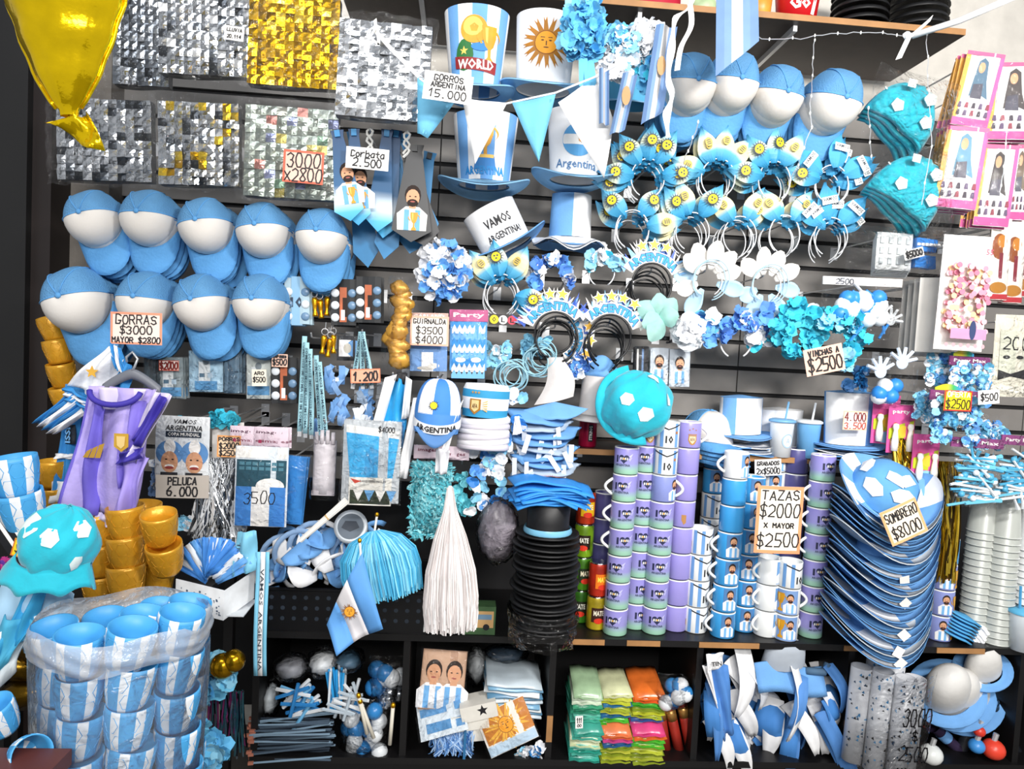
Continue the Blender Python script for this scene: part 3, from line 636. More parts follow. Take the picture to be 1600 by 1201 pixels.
# flag garland: narrow folded flags hanging from a white tape
m_gry = M('#6f8fbd', .7); m_grw = M('#c9c6c2', .75)
fg = thing('flag_garland', 'garland of folded striped flags on white tape below the top shelf', 'garland', 1040, 80, .66); O = at(1040, 80, .66)
TP = smooth([L3(1088, -30, .70), L3(1078, 10, .70), L3(1056, 28, .70), L3(1050, 70, .69), L3(1044, 120, .69), L3(1050, 150, .69), L3(1042, 178, .69), L3(1044, 215, .69)])
fg.part('tape', MB().add(ribbon(TP, [(.009+.003*sin(i*.9), .004*sin(i*.6), .002) for i in range(len(TP))])).add(ribbon(smooth([L3(1078, 6, .69), L3(1080, 40, .69), L3(1064, 74, .69), L3(1058, 110, .69)]), (.008, 0, .002))), m_penw)
def flagstrip(x0, y0, x1, y1, w, d, bands, skew=0, sun=None):
    A, B = Vector(L3(x0, y0, d)), Vector(L3(x1, y1, d)); kk = scl(x0, y0, d); n = len(bands)
    def pt(u, v):
        p = A.lerp(B, v); return Vector((p.x+(u-.5)*w*kk, p.y-.012*sin(u*pi*2), p.z+u*skew*kk*v))
    mb = MB()
    for i, b in enumerate(bands): mb.add(slab(lambda u, v: tuple(pt((i+u)/n, v)), 2, 6, .001), b)
    s = fg.part('flag', mb, [m_gry, m_grw])
    if sun: fg.part('sun_mark', MB().add(warp(flat(ell(0, 0, 7*kk, 15*kk, 12)), lambda a, b, c: tuple(pt(.5, sun)+Vector((a, -.014, c))))), M('#b58a5a', .6), parent=s)
flagstrip(944, 108, 944, 194, 16, .66, [0, 1, 0]); flagstrip(985, 115, 964, 212, 24, .68, [0, 1, 0], 10, .4)
flagstrip(1042, 40, 1018, 196, 34, .66, [0, 1, 0], 22, .45); flagstrip(1152, -40, 1150, 122, 66, .70, [0, 1, 0], 60, .16)
# ================================================================ blossoms: crepe flowers used for leis, garlands and headbands
BL = {}
def blossom(m, r=.02, n=6, seed=0):
    key = (m.name, round(r, 4), n, seed)
    if key in BL: return BL[key]
    rr = random.Random(seed+5); mb = MB()
    for i in range(n):
        a = 2*pi*i/n+rr.uniform(-.2, .2); tilt = rr.uniform(.15, .9); L = r*rr.uniform(.8, 1.15); w_ = r*rr.uniform(.5, .7)
        def fn(u, v):
            q = v*L; wd = w_*sin(pi*(.12+.75*v))*(2*u-1); x = q*cos(tilt); y = -q*sin(tilt)-.15*L*sin(v*5+u*6)*v
            return (x*cos(a)-wd*sin(a), y, x*sin(a)+wd*cos(a))
        mb.add(grid(fn, 2, 3), 0, True)
    BL[key] = mb.mesh('blossom', m); return BL[key]
def cluster(t, pts, mats, r, name='blossom', seed=0, n=6, rot=None):
    rr = random.Random(seed)
    for i, p in enumerate(pts):
        m = mats[rr.randrange(len(mats))]
        t.part(name, blossom(m, r, n, rr.randrange(3)), None, loc=p, rot=rot or (rr.uniform(-.8, .8), rr.uniform(0, 6), rr.uniform(-.8, .8)))
def blob_pts(n, rx, ry, rz, seed, c=(0, 0, 0), front=True):
    rr = random.Random(seed); o = []
    for i in range(n):
        z = 1-2*(i+.5)/n; a = i*2.39996; q = math.sqrt(1-z*z); x, y = q*cos(a), q*sin(a)
        if front and y > .35: y = -y*.6
        j = rr.uniform(.75, 1.05); o.append((c[0]+x*rx*j, c[1]+y*ry*j, c[2]+z*rz*j))
    return o
def arc_pts(n, r, a0, a1, jit=0, seed=0, sz=1):
    rr = random.Random(seed)
    return [((r+rr.uniform(-jit, jit))*cos(math.radians(a0+(a1-a0)*i/(n-1))), -rr.random()*jit*2, (r+rr.uniform(-jit, jit))*sin(math.radians(a0+(a1-a0)*i/(n-1)))*sz) for i in range(n)]
m_pb = M('#62a2e6', .7); m_pbl = M('#66bdea', .7); m_pw = M('#eef0f4', .75, var=.03); m_pt = M('#35bcd8', .7); m_plt = M('#8fd0ec', .7); m_pd = M('#5284d4', .7)
t = thing('flower_lei', 'round bunch of blue and white flower leis beside the VAMOS hat', 'lei', 694, 422, .42, (0, 0, 0), 'bunches of flower leis'); k = t.k
cluster(t, blob_pts(85, 38*k, .06, 44*k, 3), [m_pb, m_pw, m_pw, m_pb], 12*k, seed=4); hook(694, 385, .34)
t = thing('crepe_rosette', 'sky blue crepe paper rosette with streamers at the top shelf edge', 'rosette', 912, 50, .60, group='crepe rosettes'); k = t.k
cluster(t, blob_pts(46, 32*k, .05, 46*k, 5), [m_pbl, m_pbl, m_plt], 16*k, seed=6)
t.part('streamer', MB().add(ribbon([(0, 0, 0), (8*k, -.01, -40*k), (14*k, -.02, -80*k), (6*k, -.01, -92*k)], (9*k, 0, 0))).add(ribbon([(-12*k, 0, 0), (0, -.02, -45*k), (4*k, -.01, -85*k)], (7*k, 0, 0))), m_pbl)
for i, (x, y, rx, rz, n, cs, lb) in enumerate([(975, 80, 34, 30, 40, [m_pw, m_pw, m_plt], 'white crepe paper rosette behind the folded flags'), (1008, 70, 26, 34, 34, [m_pw, m_pw], 'white crepe rosette nearest the long white tape'), (958, 110, 20, 22, 22, [m_pw], 'small white crepe rosette above the narrow flag'), (962, 64, 22, 16, 20, [m_pbl, m_plt], 'blue crepe tuft on top of the white rosettes'), (1016, 112, 16, 30, 20, [m_pt, m_pbl], 'blue crepe tail between the folded flags')]):
    t = thing('crepe_rosette', lb, 'rosette', x, y, .58, group='crepe rosettes'); k = t.k
    cluster(t, blob_pts(n, rx*k, .045, rz*k, 20+i), cs, 13*k, seed=i+30)
t = thing('foam_hat', 'blue foam hat half hidden behind the folded flags', 'hat', 980, 165, .36, (0, 2, 0), 'foam party hats'); k = t.k
t.part('crown', MB().add(lathe([(40*k, 0), (44*k, 40*k), (46*k, 62*k), (30*k, 70*k), (.001, 71*k)], 28, 1, .7), smooth=True), M('#5fb6dc', .8)); hook(985, 140, .28)
t.part('brim', MB().add(slab(lambda u, v: ((40+26*v)*k*cos(-pi*u), (28+26*v)*k*sin(-pi*u), -10*k*v*sin(pi*u)), 20, 3, .004, (0, 0, -1)), smooth=True), m_fl)
# ================================================================ things on the top shelf
zt = Z_TOP+.02
def lathe_thing(name, label, cat, px, d, z, prof, mats, n=24, py=0, group=None, parts=None, rot=(0, 0, 0)):
    p = at(px, py, d); p.z = z; t = thing(name, label, cat, px, py, d, rot, group, loc=p)
    t.part('body', MB().add(lathe(prof, n), smooth=True), mats); return t
t = lathe_thing('paper_cup', 'red paper cup with white lettering on the top shelf', 'cup', 1246, .33, zt, [(.0001, 0), (.062, 0), (.075, .12), (.078, .2), (.074, .2), (.06, .01)], M('#c9161d', .4))
t.g = (.062, .078, .2, 1); decal(t, 'lettering', [(text('Go', -.018, .06, .07, .05, bold=.03), m_paper), (flat([(.02, .02), (.035, .02), (.05, .1), (.035, .1)]), m_paper)])
t = lathe_thing('paper_cup', 'orange patterned paper cup left of the red one', 'cup', 1188, .33, zt, [(.0001, 0), (.034, 0), (.042, .11), (.04, .11), (.03, .01)], M('#e8a13c', .4, var=.4))
for i, (px, r, n) in enumerate(((1345, .095, 9), (1435, .10, 9))):
    for j in range(n):
        p = at(px, 0, .30); p.z = zt+.004+j*.026
        solo('black_hat', f'black hat in the {"left" if i == 0 else "right"} black stack on the top shelf, {NTH[j]} from the shelf', 'hat', MB().add(lathe([(.0001, .02), (r*.5, .022), (r*.72, .018), (r*.9, .008), (r, 0), (r*1.02, .004), (r*.95, .016), (r*.7, .024), (r*.4, .026), (.0001, .026)], 24), smooth=True), m_black, 0, 0, 0, loc=p, group='black hats on the top shelf')
t = thing('party_bag', 'green toy in a bag on the top shelf', 'toy', 960, 0, .34, loc=at(960, 0, .34)); t.o.location.z = zt
t.part('body', MB().add(ball(.09, .05, .05, (0, 0, .05), 14, .06), smooth=True), M('#3fae2a', .4))
t = thing('party_bag', 'crimson packet between the green toy and the striped flags', 'packet', 1025, 0, .34, loc=at(1025, 0, .34)); t.o.location.z = zt
t.part('body', MB().add(slab(lambda u, v: ((u-.5)*.17, -.02*sin(pi*u), v*.12), 8, 4, .04), smooth=True), M('#b3122f', .4))
t = thing('party_bag', 'clear net bag of pale green beads on the top shelf', 'bag', 1100, 0, .34, loc=at(1100, 0, .34)); t.o.location.z = zt
t.part('beads', MB().add(ball(.045, .03, .04, (0, 0, .04), 12, .1), smooth=True), M('#b9cf9f', .5, var=.5))
# string of fairy lights and the white pole at the right
pp = [(1130, 22, .48), (1190, 60, .47), (1250, 60, .47), (1310, 52, .48), (1370, 50, .48), (1410, 56, .48)]
O = at(1250, 60, .47)
t = thing('fairy_lights', 'clear wire of tiny lights looped under the top shelf and down over the caps', 'light string', 1250, 60, .47)
m_wir = M('#c9ccd0', .3, .3)
wires = [pp, [(1272, 62, .47), (1270, 110, .50), (1266, 160, .72), (1268, 200, .74), (1250, 250, .72), (1232, 290, .68)], [(1448, 55, .52), (1450, 110, .54), (1452, 150, .6), (1456, 230, .6), (1440, 320, .58)], [(1356, 170, .70), (1360, 215, .66), (1362, 250, .62)], [(1092, 190, .72), (1078, 230, .68), (1064, 262, .66)], [(1575, 190, .6), (1570, 250, .6), (1562, 300, .6)]]
mbw = MB(); mbb = MB()
for wv in wires:
    q = [Vector(L3(*p)) for p in wv]; pts = []
    for a, b in zip(q, q[1:]): pts += [a.lerp(b, i/5)+Vector((R.uniform(-.003, .003), 0, R.uniform(-.003, .003))) for i in range(5)]
    pts.append(q[-1]); mbw.add(tube(pts, .0014, 4))
    for p in pts[::3]: mbb.add(ball(.003, .003, .006, tuple(p), 6))
t.part('wire', mbw, m_wir); t.part('bulb', mbb, M('#f5f5ef', .2), kind='stuff')
O = at(1420, 60, .55)
t = thing('banner_tape', 'white rolled tape tied to the shelf end and running up right', 'tape', 1420, 60, .55)
t.part('roll', MB().add(tube([L3(1425, 56, .54), L3(1500, 32, .6), L3(1620, -20, .75)], .010, 8), smooth=True), m_penw)
t.part('knot', MB().add(ball(.016, .012, .012, L3(1418, 56, .55), 8, .15)).add(ribbon([L3(1420, 58, .55), L3(1412, 75, .56), L3(1404, 92, .56)], (.010, 0, .004))).add(ribbon([L3(1425, 55, .55), L3(1445, 38, .56), L3(1456, 28, .56)], (.004, 0, .010))), m_penw)
# ================================================================ headbands with foam leaves
m_lb = M('#4aa7d8', .7); m_ly = M('#e9dfae', .7, var=.15); m_ls = M('#f2d21b', .6); m_ld = M('#26364a', .6); m_hoop = M('#e9eaec', .4); m_hoopk = M('#101013', .3)
LEAF = {}
LM_P = ramp_mat('leaf_pale', [(0, '#2f8fc0'), (.28, '#5fb0d4'), (.42, '#e9dfb0'), (.66, '#e9dfb0'), (.82, '#7fbfdc'), (1, '#4aa6d0')])
LM_S = ramp_mat('leaf_sun', [(0, '#2f8fc0'), (.34, '#4fa8d2'), (.46, '#d8e0c8'), (.6, '#d8e0c8'), (.72, '#6fb8da'), (1, '#3f9fd0')])
def leaf_mesh(kind, L, W):
    key = (kind, round(L, 4))
    if key in LEAF: return LEAF[key]
    def fn(u, v):
        wd = W*sin(pi*min(1, (v*.94+.06)**.85))**1.1*(u-.5); return (wd, -.006*sin(pi*v)+.012*abs(2*u-1), v*L)
    v, f = slab(fn, 6, 9, .003); nf = 54; mi = []
    for i in range(len(f)):
        r = (i // 6) if i < nf else 0
        mi.append(1 if kind != 'vamos' and i < nf and (3 <= r <= 6 if kind == 'pale' else 4 <= r <= 5) else 0)
    LEAF[key] = MB().add((v, f), 0, False).mesh('leaf', [{'sun': LM_S, 'pale': LM_P, 'vamos': m_lb}[kind]]); return LEAF[key]
EMB = {}
def emblem_mesh(kind, L):
    key = (kind, round(L, 4))
    if key in EMB: return EMB[key]
    mb = MB(); y = -.013; c = L*.52
    if kind == 'sun':
        for i in range(16):
            a = 2*pi*i/16; mb.add(flat([(.125*L*sin(a-.12), c+.125*L*cos(a-.12)), (.25*L*sin(a), c+.25*L*cos(a)), (.125*L*sin(a+.12), c+.125*L*cos(a+.12))], y), 1)
        mb.add(flat(ell(0, c, .15*L, .15*L, 16), y-.0004), 1).add(flat(ell(0, c, .125*L, .125*L, 16), y-.0008), 0)
        for dx, dz in ((-.04, .03), (.04, .03), (0, -.04)): mb.add(flat(ell(dx*L, c+dz*L, .028*L, .022*L, 8), y-.0012), 1)
    elif kind == 'pale':
        mb.add(flat(ell(0, c, .10*L, .12*L, 12), y), 2)
        for dz in (-.05, 0, .05): mb.add(flat(rect(0, c+dz*L, .11*L, .018*L), y-.0004), 1)
    else:
        mb.add(flat(rect(0, c, .44*L, .2*L), y), 3).add(text('VAMOS', 0, c+.03*L, .38*L, .09*L, y-.0004, .02), 1).add(text('ARGENTINA', 0, c-.05*L, .38*L, .04*L, y-.0004), 1)
    EMB[key] = mb.mesh('emblem', [m_ls, m_ld, M('#cdb25a', .6), m_paper]); return EMB[key]
def hoop_mesh(r, th, m, drop=1.15, key={}):
    kk = (round(r, 4), th, m.name)
    if kk not in key:
        key[kk] = MB().add(tube([(r*cos(math.radians(-62+304*i/26))*(1 if i else 1), 0, r*drop*sin(math.radians(-62+304*i/26))) for i in range(27)], th, 5), smooth=True).mesh('hoop', m)
    return key[kk]
def leafband(px, py, d, leaves, label, rh=26, nback=4, L=58, seed=0):
    t = thing('leaf_headband', label, 'headband', px, py, d, (0, -3, R.uniform(-8, 8)), 'foam leaf headbands'); k = t.k; rr = random.Random(seed)
    t.part('hoop', hoop_mesh(rh*k, .0022, m_hoop), None)
    for a, kind in leaves:
        q = math.radians(a); o = t.part('leaf', leaf_mesh(kind, L*k, 33*k), None, loc=(rh*.85*k*cos(q), -.006-rr.random()*.01, rh*k*sin(q)), rot=(rr.uniform(-.1, .15), pi/2-q+rr.uniform(-.1, .1), rr.uniform(-.25, .25)))
        t.part('emblem', emblem_mesh(kind, L*k), None, parent=o)
    base = t.o.location.copy()
    for i in range(nback):
        dup(t, base+Vector((R.uniform(-.012, .012), .022*(i+1), -.006*(i+1)+R.uniform(-.006, .006))), (R.uniform(-8, 8), R.uniform(-9, 9), R.uniform(-12, 12)), 'headband stacked behind the '+label, 'foam leaf headbands')
    hook(px, py-rh+4, d-.10)
S_, P_, V_ = 'sun', 'pale', 'vamos'
LBS = [(1012, 278, [(172, S_), (127, S_), (88, S_), (58, S_), (8, S_)], 'five-sun leaf headband at the left of the upper leaf row'), (1122, 278, [(160, P_), (112, P_), (50, P_), (78, P_)], 'pale leaf headband second in the upper leaf row'),
 (1210, 282, [(165, S_), (128, S_), (60, P_), (90, S_)], 'sun leaf headband third in the upper leaf row'), (1300, 288, [(140, V_), (75, V_), (35, V_), (165, S_)], 'leaf headband lettered VAMOS in the upper leaf row'),
 (988, 358, [(128, S_), (55, S_), (10, P_)], 'sun leaf headband at the left of the lower leaf row'), (1082, 362, [(130, S_), (105, P_), (60, S_)], 'leaf headband second in the lower leaf row'),
 (1156, 368, [(125, P_), (62, P_)], 'pale leaf headband third in the lower leaf row'), (1226, 366, [(125, P_), (52, P_)], 'pale leaf headband fourth in the lower leaf row'),
 (1298, 370, [(98, V_), (52, V_), (135, V_)], 'leaf headband lettered VAMOS at the end of the lower leaf row'), (783, 458, [(125, P_), (62, P_), (95, S_), (-10, S_)], 'leaf headband hanging below the VAMOS hat')]
for i, (x, y, lv, lb) in enumerate(LBS): leafband(x, y, .40 if i < 4 else .38, lv, lb, seed=i, nback=3)
# ================================================================ ARGENTINA arch headbands
m_tb = M('#38a0d2', .6); m_stg = M('#e2ae3c', .5, .2); m_spk = M('#2d55b5', .5); m_spk2 = M('#7fb6e8', .5)
def arcmap(r, z0=0): return lambda x, y, z: ((r+z)*sin(x/r), y, (r+z)*cos(x/r))
def archband(px, py, r, d, ang, label, ns, seed, nback=2):
    t = thing('lettered_headband', label, 'headband', px, py, d, (0, ang-3, 0), 'lettered arch headbands'); k = t.k; rr = random.Random(seed); R_ = r*k
    n = 22; half = 1.0
    t.part('hoop', hoop_mesh(R_*.82, .0035, m_hoopk, 1.12), None)
    sp = MB()
    for i in range(34):
        a = -half*1.1+2.2*half*i/33; L = rr.uniform(12, 26)*k; c = arcmap(R_)
        b0 = c(a*R_-3*k, .004, 10*k); b1 = c(a*R_+3*k, .004, 10*k); tp = c(a*R_+rr.uniform(-5, 5)*k, .004+rr.uniform(-.008, .008), 12*k+L)
        sp.add(([b0, b1, tp], [(0, 1, 2)]), rr.randrange(3))
    t.part('spikes', sp, [m_spk, m_spk2, m_paper], kind='stuff')
    t.part('backing', MB().add(warp(slab(lambda u, v: ((u-.5)*2.1*half*R_, .0, -2*k+v*17*k), 26, 1, .003), arcmap(R_))), m_paper)
    t.part('lettering', MB().add(warp(strips(text('ARGENTINA', 0, 6.5*k, 1.9*half*R_, 13*k, -.001, .05), R_*.2), arcmap(R_))), m_tb)
    t.part('letter_outline', MB().add(warp(strips(text('ARGENTINA', 0, 6.5*k, 1.97*half*R_, 15*k, -.0004, .09), R_*.2), arcmap(R_))), M('#1f3d86', .6))
    for i in range(ns):
        a = (i-(ns-1)/2)*17.5*k/R_/1.45; p = arcmap(R_)(a*R_*1.0, -.006, 25*k)
        s = t.part('star', MB().add(poly(star(0, 0, 11*k, .5), .002)), m_paper, loc=p, rot=(0, a, 0))
        t.part('star_face', MB().add(poly(star(0, 0, 8.5*k, .45), .001, -.0015)), m_stg, parent=s)
    for i in range(nback):
        q = thing('plain_headband', f'black plastic headband bunched behind the {label[:40]}', 'headband', px, py, d, group='black hoops behind arch headbands', loc=t.o.location+Vector((R.uniform(-.01, .01), .02*(i+1), -.012*(i+1))), rot=(R.uniform(-10, 10), R.uniform(-12, 12), R.uniform(-20, 20)))
        q.part('hoop', hoop_mesh(R_*.82, .0035, m_hoopk, 1.12), None)
    hook(px, py-r*.7, d-.06)
archband(1018, 446, 38, .38, 3, 'ARGENTINA arch headband with three gold stars below the leaf row', 3, 1, 4)
archband(868, 524, 40, .42, -8, 'ARGENTINA arch headband with three stars, leftmost of the arches', 3, 2, 3)
archband(953, 528, 40, .42, 10, 'ARGENTINA arch headband with four stars, middle of the arches', 4, 3, 4)
archband(868, 526, 30, .36, 96, 'ARGENTINA arch headband turned sideways behind the leftmost arch', 3, 4, 1)
# petal headbands
m_petw = M('#dedbd6', .7, var=.08); m_petb = M('#a9c9de', .7)
def petalband(px, py, d, pet, label, seed):
    t = thing('petal_headband', label, 'headband', px, py, d, (0, -3, 0), 'white petal headbands'); k = t.k; rr = random.Random(seed)
    for i in range(3): t.part('hoop', hoop_mesh((22+3*i)*k, .002, m_petb if i else m_hoop), None, loc=(i*.004, -.022-i*.004, 0), rot=(0, .2*i, 0))
    for a, L, c in pet:
        q = math.radians(a)
        def fn(u, v): return ((u-.5)*26*k*sin(pi*(.05+.90*v**1.35))**.75, .012*sin(pi*u)*sin(pi*v)-.004*v, v*L*k)
        t.part('petal', MB().add(slab(fn, 6, 7, .002), smooth=True), [m_petw, m_petb][c], loc=(16*k*cos(q), -.008-rr.random()*.01, 16*k*sin(q)), rot=(rr.uniform(-.1, .3), pi/2-q, rr.uniform(-.3, .3)))
    hook(px, py-20, d-.04)
petalband(1103, 438, .38, [(140, 42, 0), (110, 44, 0), (75, 46, 0), (45, 44, 0), (18, 40, 0), (200, 40, 0), (240, 46, 1), (-20, 44, 1), (170, 36, 1)], 'large white petal headband left of the pair', 1)
petalband(1194, 446, .36, [(135, 40, 0), (100, 44, 0), (65, 42, 0), (30, 40, 0), (-10, 40, 1), (205, 38, 1), (245, 42, 1), (-60, 38, 1)], 'white petal headband right of the pair with tangled hoops', 2)
# flower headbands
def flowerband(px, py, r, d, a0, a1, n, cols, label, seed, br=12, hoopm=None, jit=7, ang=0):
    t = thing('flower_headband', label, 'headband', px, py, d, (0, ang-3, 0), 'crepe flower headbands'); k = t.k
    t.part('hoop', hoop_mesh(r*k*.86, .003, hoopm or m_hoopk), None)
    cluster(t, arc_pts(n, r*k, a0, a1, jit*k, seed), cols, br*k, seed=seed); hook(px, py-r+6, d-.03)
flowerband(860, 432, 26, .34, -30, 215, 26, [m_pb, m_pw, m_pd], 'blue and white flower headband left of the aqua one', 41)
flowerband(940, 424, 24, .34, 25, 155, 16, [m_pt, m_pw, m_plt], 'aqua and white flower headband on a clear hoop', 42, hoopm=m_wire)
t = thing('bow_headband', 'pale green chiffon bow headband with black hoop', 'headband', 1030, 498, .40, (0, 0, 0)); k = t.k; m_chif = M('#a9dcd3', .6, var=.3, trans=.2)
for i, (a, L) in enumerate(((150, 44), (100, 40), (60, 38), (200, 40), (235, 50), (20, 30))):
    q = math.radians(a)
    t.part('bow_loop', MB().add(grid(lambda u, v: ((u-.5)*34*k*sin(pi*(.06+.88*v)), -.02*sin(pi*v)*sin(pi*u)-.004*i, v*L*k), 6, 6), smooth=True), m_chif, loc=(0, -.01, 0), rot=(.1*i, pi/2-q, .1))
for i in range(3): t.part('hoop', hoop_mesh((16+2*i)*k, .004, m_hoopk), None, loc=(18*k, .004*i, -14*k), rot=(0, .3*i, .5))
hook(1030, 480, .36)
flowerband(1073, 518, 12, .42, 0, 330, 12, [m_pw], 'white flower headband at the left of the flower row', 43, 18, jit=5)
flowerband(1100, 512, 12, .38, 0, 330, 14, [m_pb, m_pbl, m_pw], 'blue and white tuft headband second in the flower row', 44, 16, jit=10)
flowerband(1150, 530, 30, .40, 10, 170, 26, [m_pb, m_pw, m_pd], 'blue and white arc flower headband in the flower row', 45, 14, m_hoop, 10)
flowerband(1188, 516, 20, .36, 20, 330, 24, [m_pd, m_pb, m_pw, m_pt], 'dark blue flower headband before the aqua ones', 46, 14, jit=12)
flowerband(1240, 520, 30, .42, -40, 260, 44, [m_pt, M('#46c6de', .7)], 'thick aqua flower headband above the VINCHAS sign', 47, 14, jit=14)
flowerband(1300, 530, 34, .44, -70, 150, 40, [m_pt, m_pt, m_plt], 'thick aqua flower headband right of the VINCHAS sign', 48, 14, jit=12)
flowerband(1268, 512, 20, .38, 20, 160, 14, [m_pt, m_pw], 'aqua flower headband behind the two thick ones', 49, 12, jit=8)
# ================================================================ packs on hooks
def pack(name, label, cat, px, py, w, h, d, ang, card='#e9eef2', head=None, htext=None, items=None, fill=None, filmy=FILM, n=0, blab=None, group=None, hh=.16, bulge=.012, hcol='#f4f1ec', hk=True, yaw=0, rx=0, step=.014):
    t = thing(name, label, cat, px, py, d, (rx, ang-3, yaw), group); k = t.k; W, H = w*k, h*k
    if card: t.part('card', MB().add(slab(lambda u, v: ((u-.5)*W*.96, .002*sin(u*7), (v-.5)*H*.97), 4, 2, .002)), M(card, .6, var=.08))
    if head:
        q = t.part('header', MB().add(slab(lambda u, v: ((u-.5)*W, -.0035, H*(.5-hh)+v*H*hh), 4, 1, .006)), M(head, .5, var=.15))
        if htext: t.part('lettering', MB().add(text(htext, 0, H*(.5-hh/2), W*.8, H*hh*.5, -.0042, .02)), M(hcol, .6, var=0), parent=q)
    if items: flat_print(t, 'print', items(k), -.0012)
    if fill: fill(t, k)
    if filmy: t.part('film', MB().add(grid(lambda u, v: ((u-.5)*W*1.04, -bulge*math.sqrt(max(0, sin(pi*u)*sin(pi*v)))-.0045-.002*wob(u, v, 1, 1.5), (v-.5)*H*(1.0)), 10, 8), smooth=True), filmy)
    if hk: hook(px, py-h*.46, d-.02)
    base = t.o.location.copy()
    for i in range(n): dup(t, base+Vector((R.uniform(-.004, .008), step*(i+1), R.uniform(-.006, .002))), (rx, ang-3+R.uniform(-2, 2), yaw+R.uniform(-3, 3)), blab, group)
    return t
def f_balls(n, r, cols, seed=0, sx=.38, sz=.36, cz=0, name='ball', wh=None):
    def go(t, k):
        rr = random.Random(seed); me = [MB().add(ball(r*k, r*k, r*k, n=10), smooth=True).mesh(name, c) for c in cols]; w, h = wh
        for i in range(n): t.part(name, me[i % len(me)], None, loc=(rr.uniform(-sx, sx)*w*k, -.008-rr.random()*.012, (cz+rr.uniform(-sz, sz))*h*k))
    return go
def f_sticks(n, cols, wh, seed=0, L=.5, r=1.6, spread=60, cz=0, name='stick', a0=0):
    def go(t, k):
        rr = random.Random(seed); w, h = wh; ln = L*max(w, h)*k
        me = [MB().add(tube([(-ln/2, 0, 0), (ln*.3, 0, 0), (ln/2, 0, 0)], [r*k, r*k, r*k*1.8], 6)).mesh(name, c) for c in cols]
        for i in range(n): t.part(name, me[i % len(me)], None, loc=(rr.uniform(-.16, .16)*w*k, -.006-rr.random()*.016, (cz+rr.uniform(-.36, .36))*h*k), rot=(0, math.radians(a0+rr.uniform(-spread, spread)), rr.uniform(-.1, .1)))
    return go
def f_bloss(n, cols, wh, r=9, seed=0, s=.42, cz=0):
    def go(t, k):
        rr = random.Random(seed); w, h = wh
        cluster(t, [(rr.uniform(-s, s)*w*k, -.006-rr.random()*.014, (cz+rr.uniform(-s, s))*h*k) for _ in range(n)], cols, r*k, seed=seed)
    return go
def f_all(*fs):
    def go(t, k):
        for f in fs: f(t, k)
    return go
def badges(w, h, cols=(m_white, m_foam), n=3, r=7, dx=13):
    def it(k):
        o = []
        for i in range(n):
            for s in (-1, 1): o.append((flat(ell(s*dx*k, (.26-i*.27)*h*k, r*k, r*k*.9, 14)), cols[(i+(s > 0)) % len(cols)]))
        return o
    return it
m_bdg = M('#dfe5ea', .3); m_bdb = M('#6f8fae', .3)
def button_card(px, py, d, label, card='#15181c', mid='person', n=2, blab=None):
    def it(k):
        o = [(flat(rect(0, -4*k, 12*k, 54*k)), M('#b9623d', .6, var=.4)), (flat(rect(2*k, -8*k, 7*k, 30*k)), m_hair), (flat(rect(-1*k, -20*k, 6*k, 16*k)), m_bdg)] if mid == 'person' else [(flat(rect(0, 0, 17*k, 76*k)), M('#8db9d8', .6)), (text('10', 0, -2*k, 20*k, 17*k, bold=.04), M('#2d3c50', .6))]
        return o
    t = pack('badge_card', label, 'badge card', px, py, 40, 74, d, 1, card, items=it, filmy=None, n=n, blab=blab or label.replace('badge card', 'badge cards behind the one'), group='cards of round badges')
    k = t.k; me = [MB().add(lathe([(.0001, -.004), (4*k, -.004), (6*k, -.002), (6.6*k, 0)], 14), smooth=True).mesh('badge', c) for c in (m_bdg, m_bdb)]
    for i in range(3):
        for s in (0, 1): t.part('badge', me[s if mid == 'person' else (i+s) % 2], None, loc=((-13 if s == 0 else 13)*k, -.002, (14-19*i)*k), rot=(pi/2*0-pi/2, 0, 0))
button_card(464, 470, .44, 'pale badge card with six badges and number 10', '#a9c3cf', 'ten', 5, 'pale badge card in the row behind the number 10 card')
button_card(537, 472, .44, 'black badge card left of the pair above the lanyards', blab='black badge card stacked behind the left one of the pair')
button_card(576, 468, .45, 'black badge card right of the pair above the lanyards', blab='black badge card stacked behind the right one of the pair')
button_card(444, 594, .44, 'black badge card beside the cream card pack', blab='black badge card stacked behind the one with the $500 sign')
def keyring(px, py, d, label, i):
    t = thing('cup_keyring', label, 'keyring', px, py, d, (0, R.uniform(-8, 8), R.uniform(-30, 30)), 'gold cup keyrings'); k = t.k
    t.part('cup', MB().add(lathe([(.0001, -16*k), (4.6*k, -16*k), (3.8*k, -12*k), (2.4*k, -8*k), (3.6*k, 0), (4.8*k, 8*k), (4.2*k, 12*k), (.0001, 14*k)], 12), smooth=True), m_gold)
    t.part('ring', MB().add(tube([(5*k*cos(a*pi/6), 0, 19*k+5*k*sin(a*pi/6)) for a in range(12)], .0012, 5, True)), m_wire)
    t.part('chain', MB().add(tube([(0, 0, 22*k), (R.uniform(-2, 2)*k, .004, 28*k), (0, .006, 34*k)], .0012, 4)), m_wire)
for i, (x, y) in enumerate(((492, 478), (501, 481), (511, 477))): keyring(x, y, .44-.01*i, f'gold cup keyring beside the badge cards, {NTH[i]} from the left', i)
for i, (x, y) in enumerate(((505, 537), (514, 542), (521, 536))): keyring(x, y, .44-.01*i, f'gold cup keyring of the lower bunch, {NTH[i]} from the left', i)
hook(501, 452, .44); hook(514, 512, .42)
pack('wallet_pack', 'small pack with a white and blue purse under the badge cards', 'pack', 545, 544, 38, 40, .40, 2, '#2a2d33', items=lambda k: [(flat(rect(-6*k, 0, 18*k, 26*k)), m_white), (flat(ell(8*k, 0, 12*k, 13*k)), m_foam), (flat(ell(-2*k, 0, 6*k, 8*k)), M('#c9c4b8', .6))])
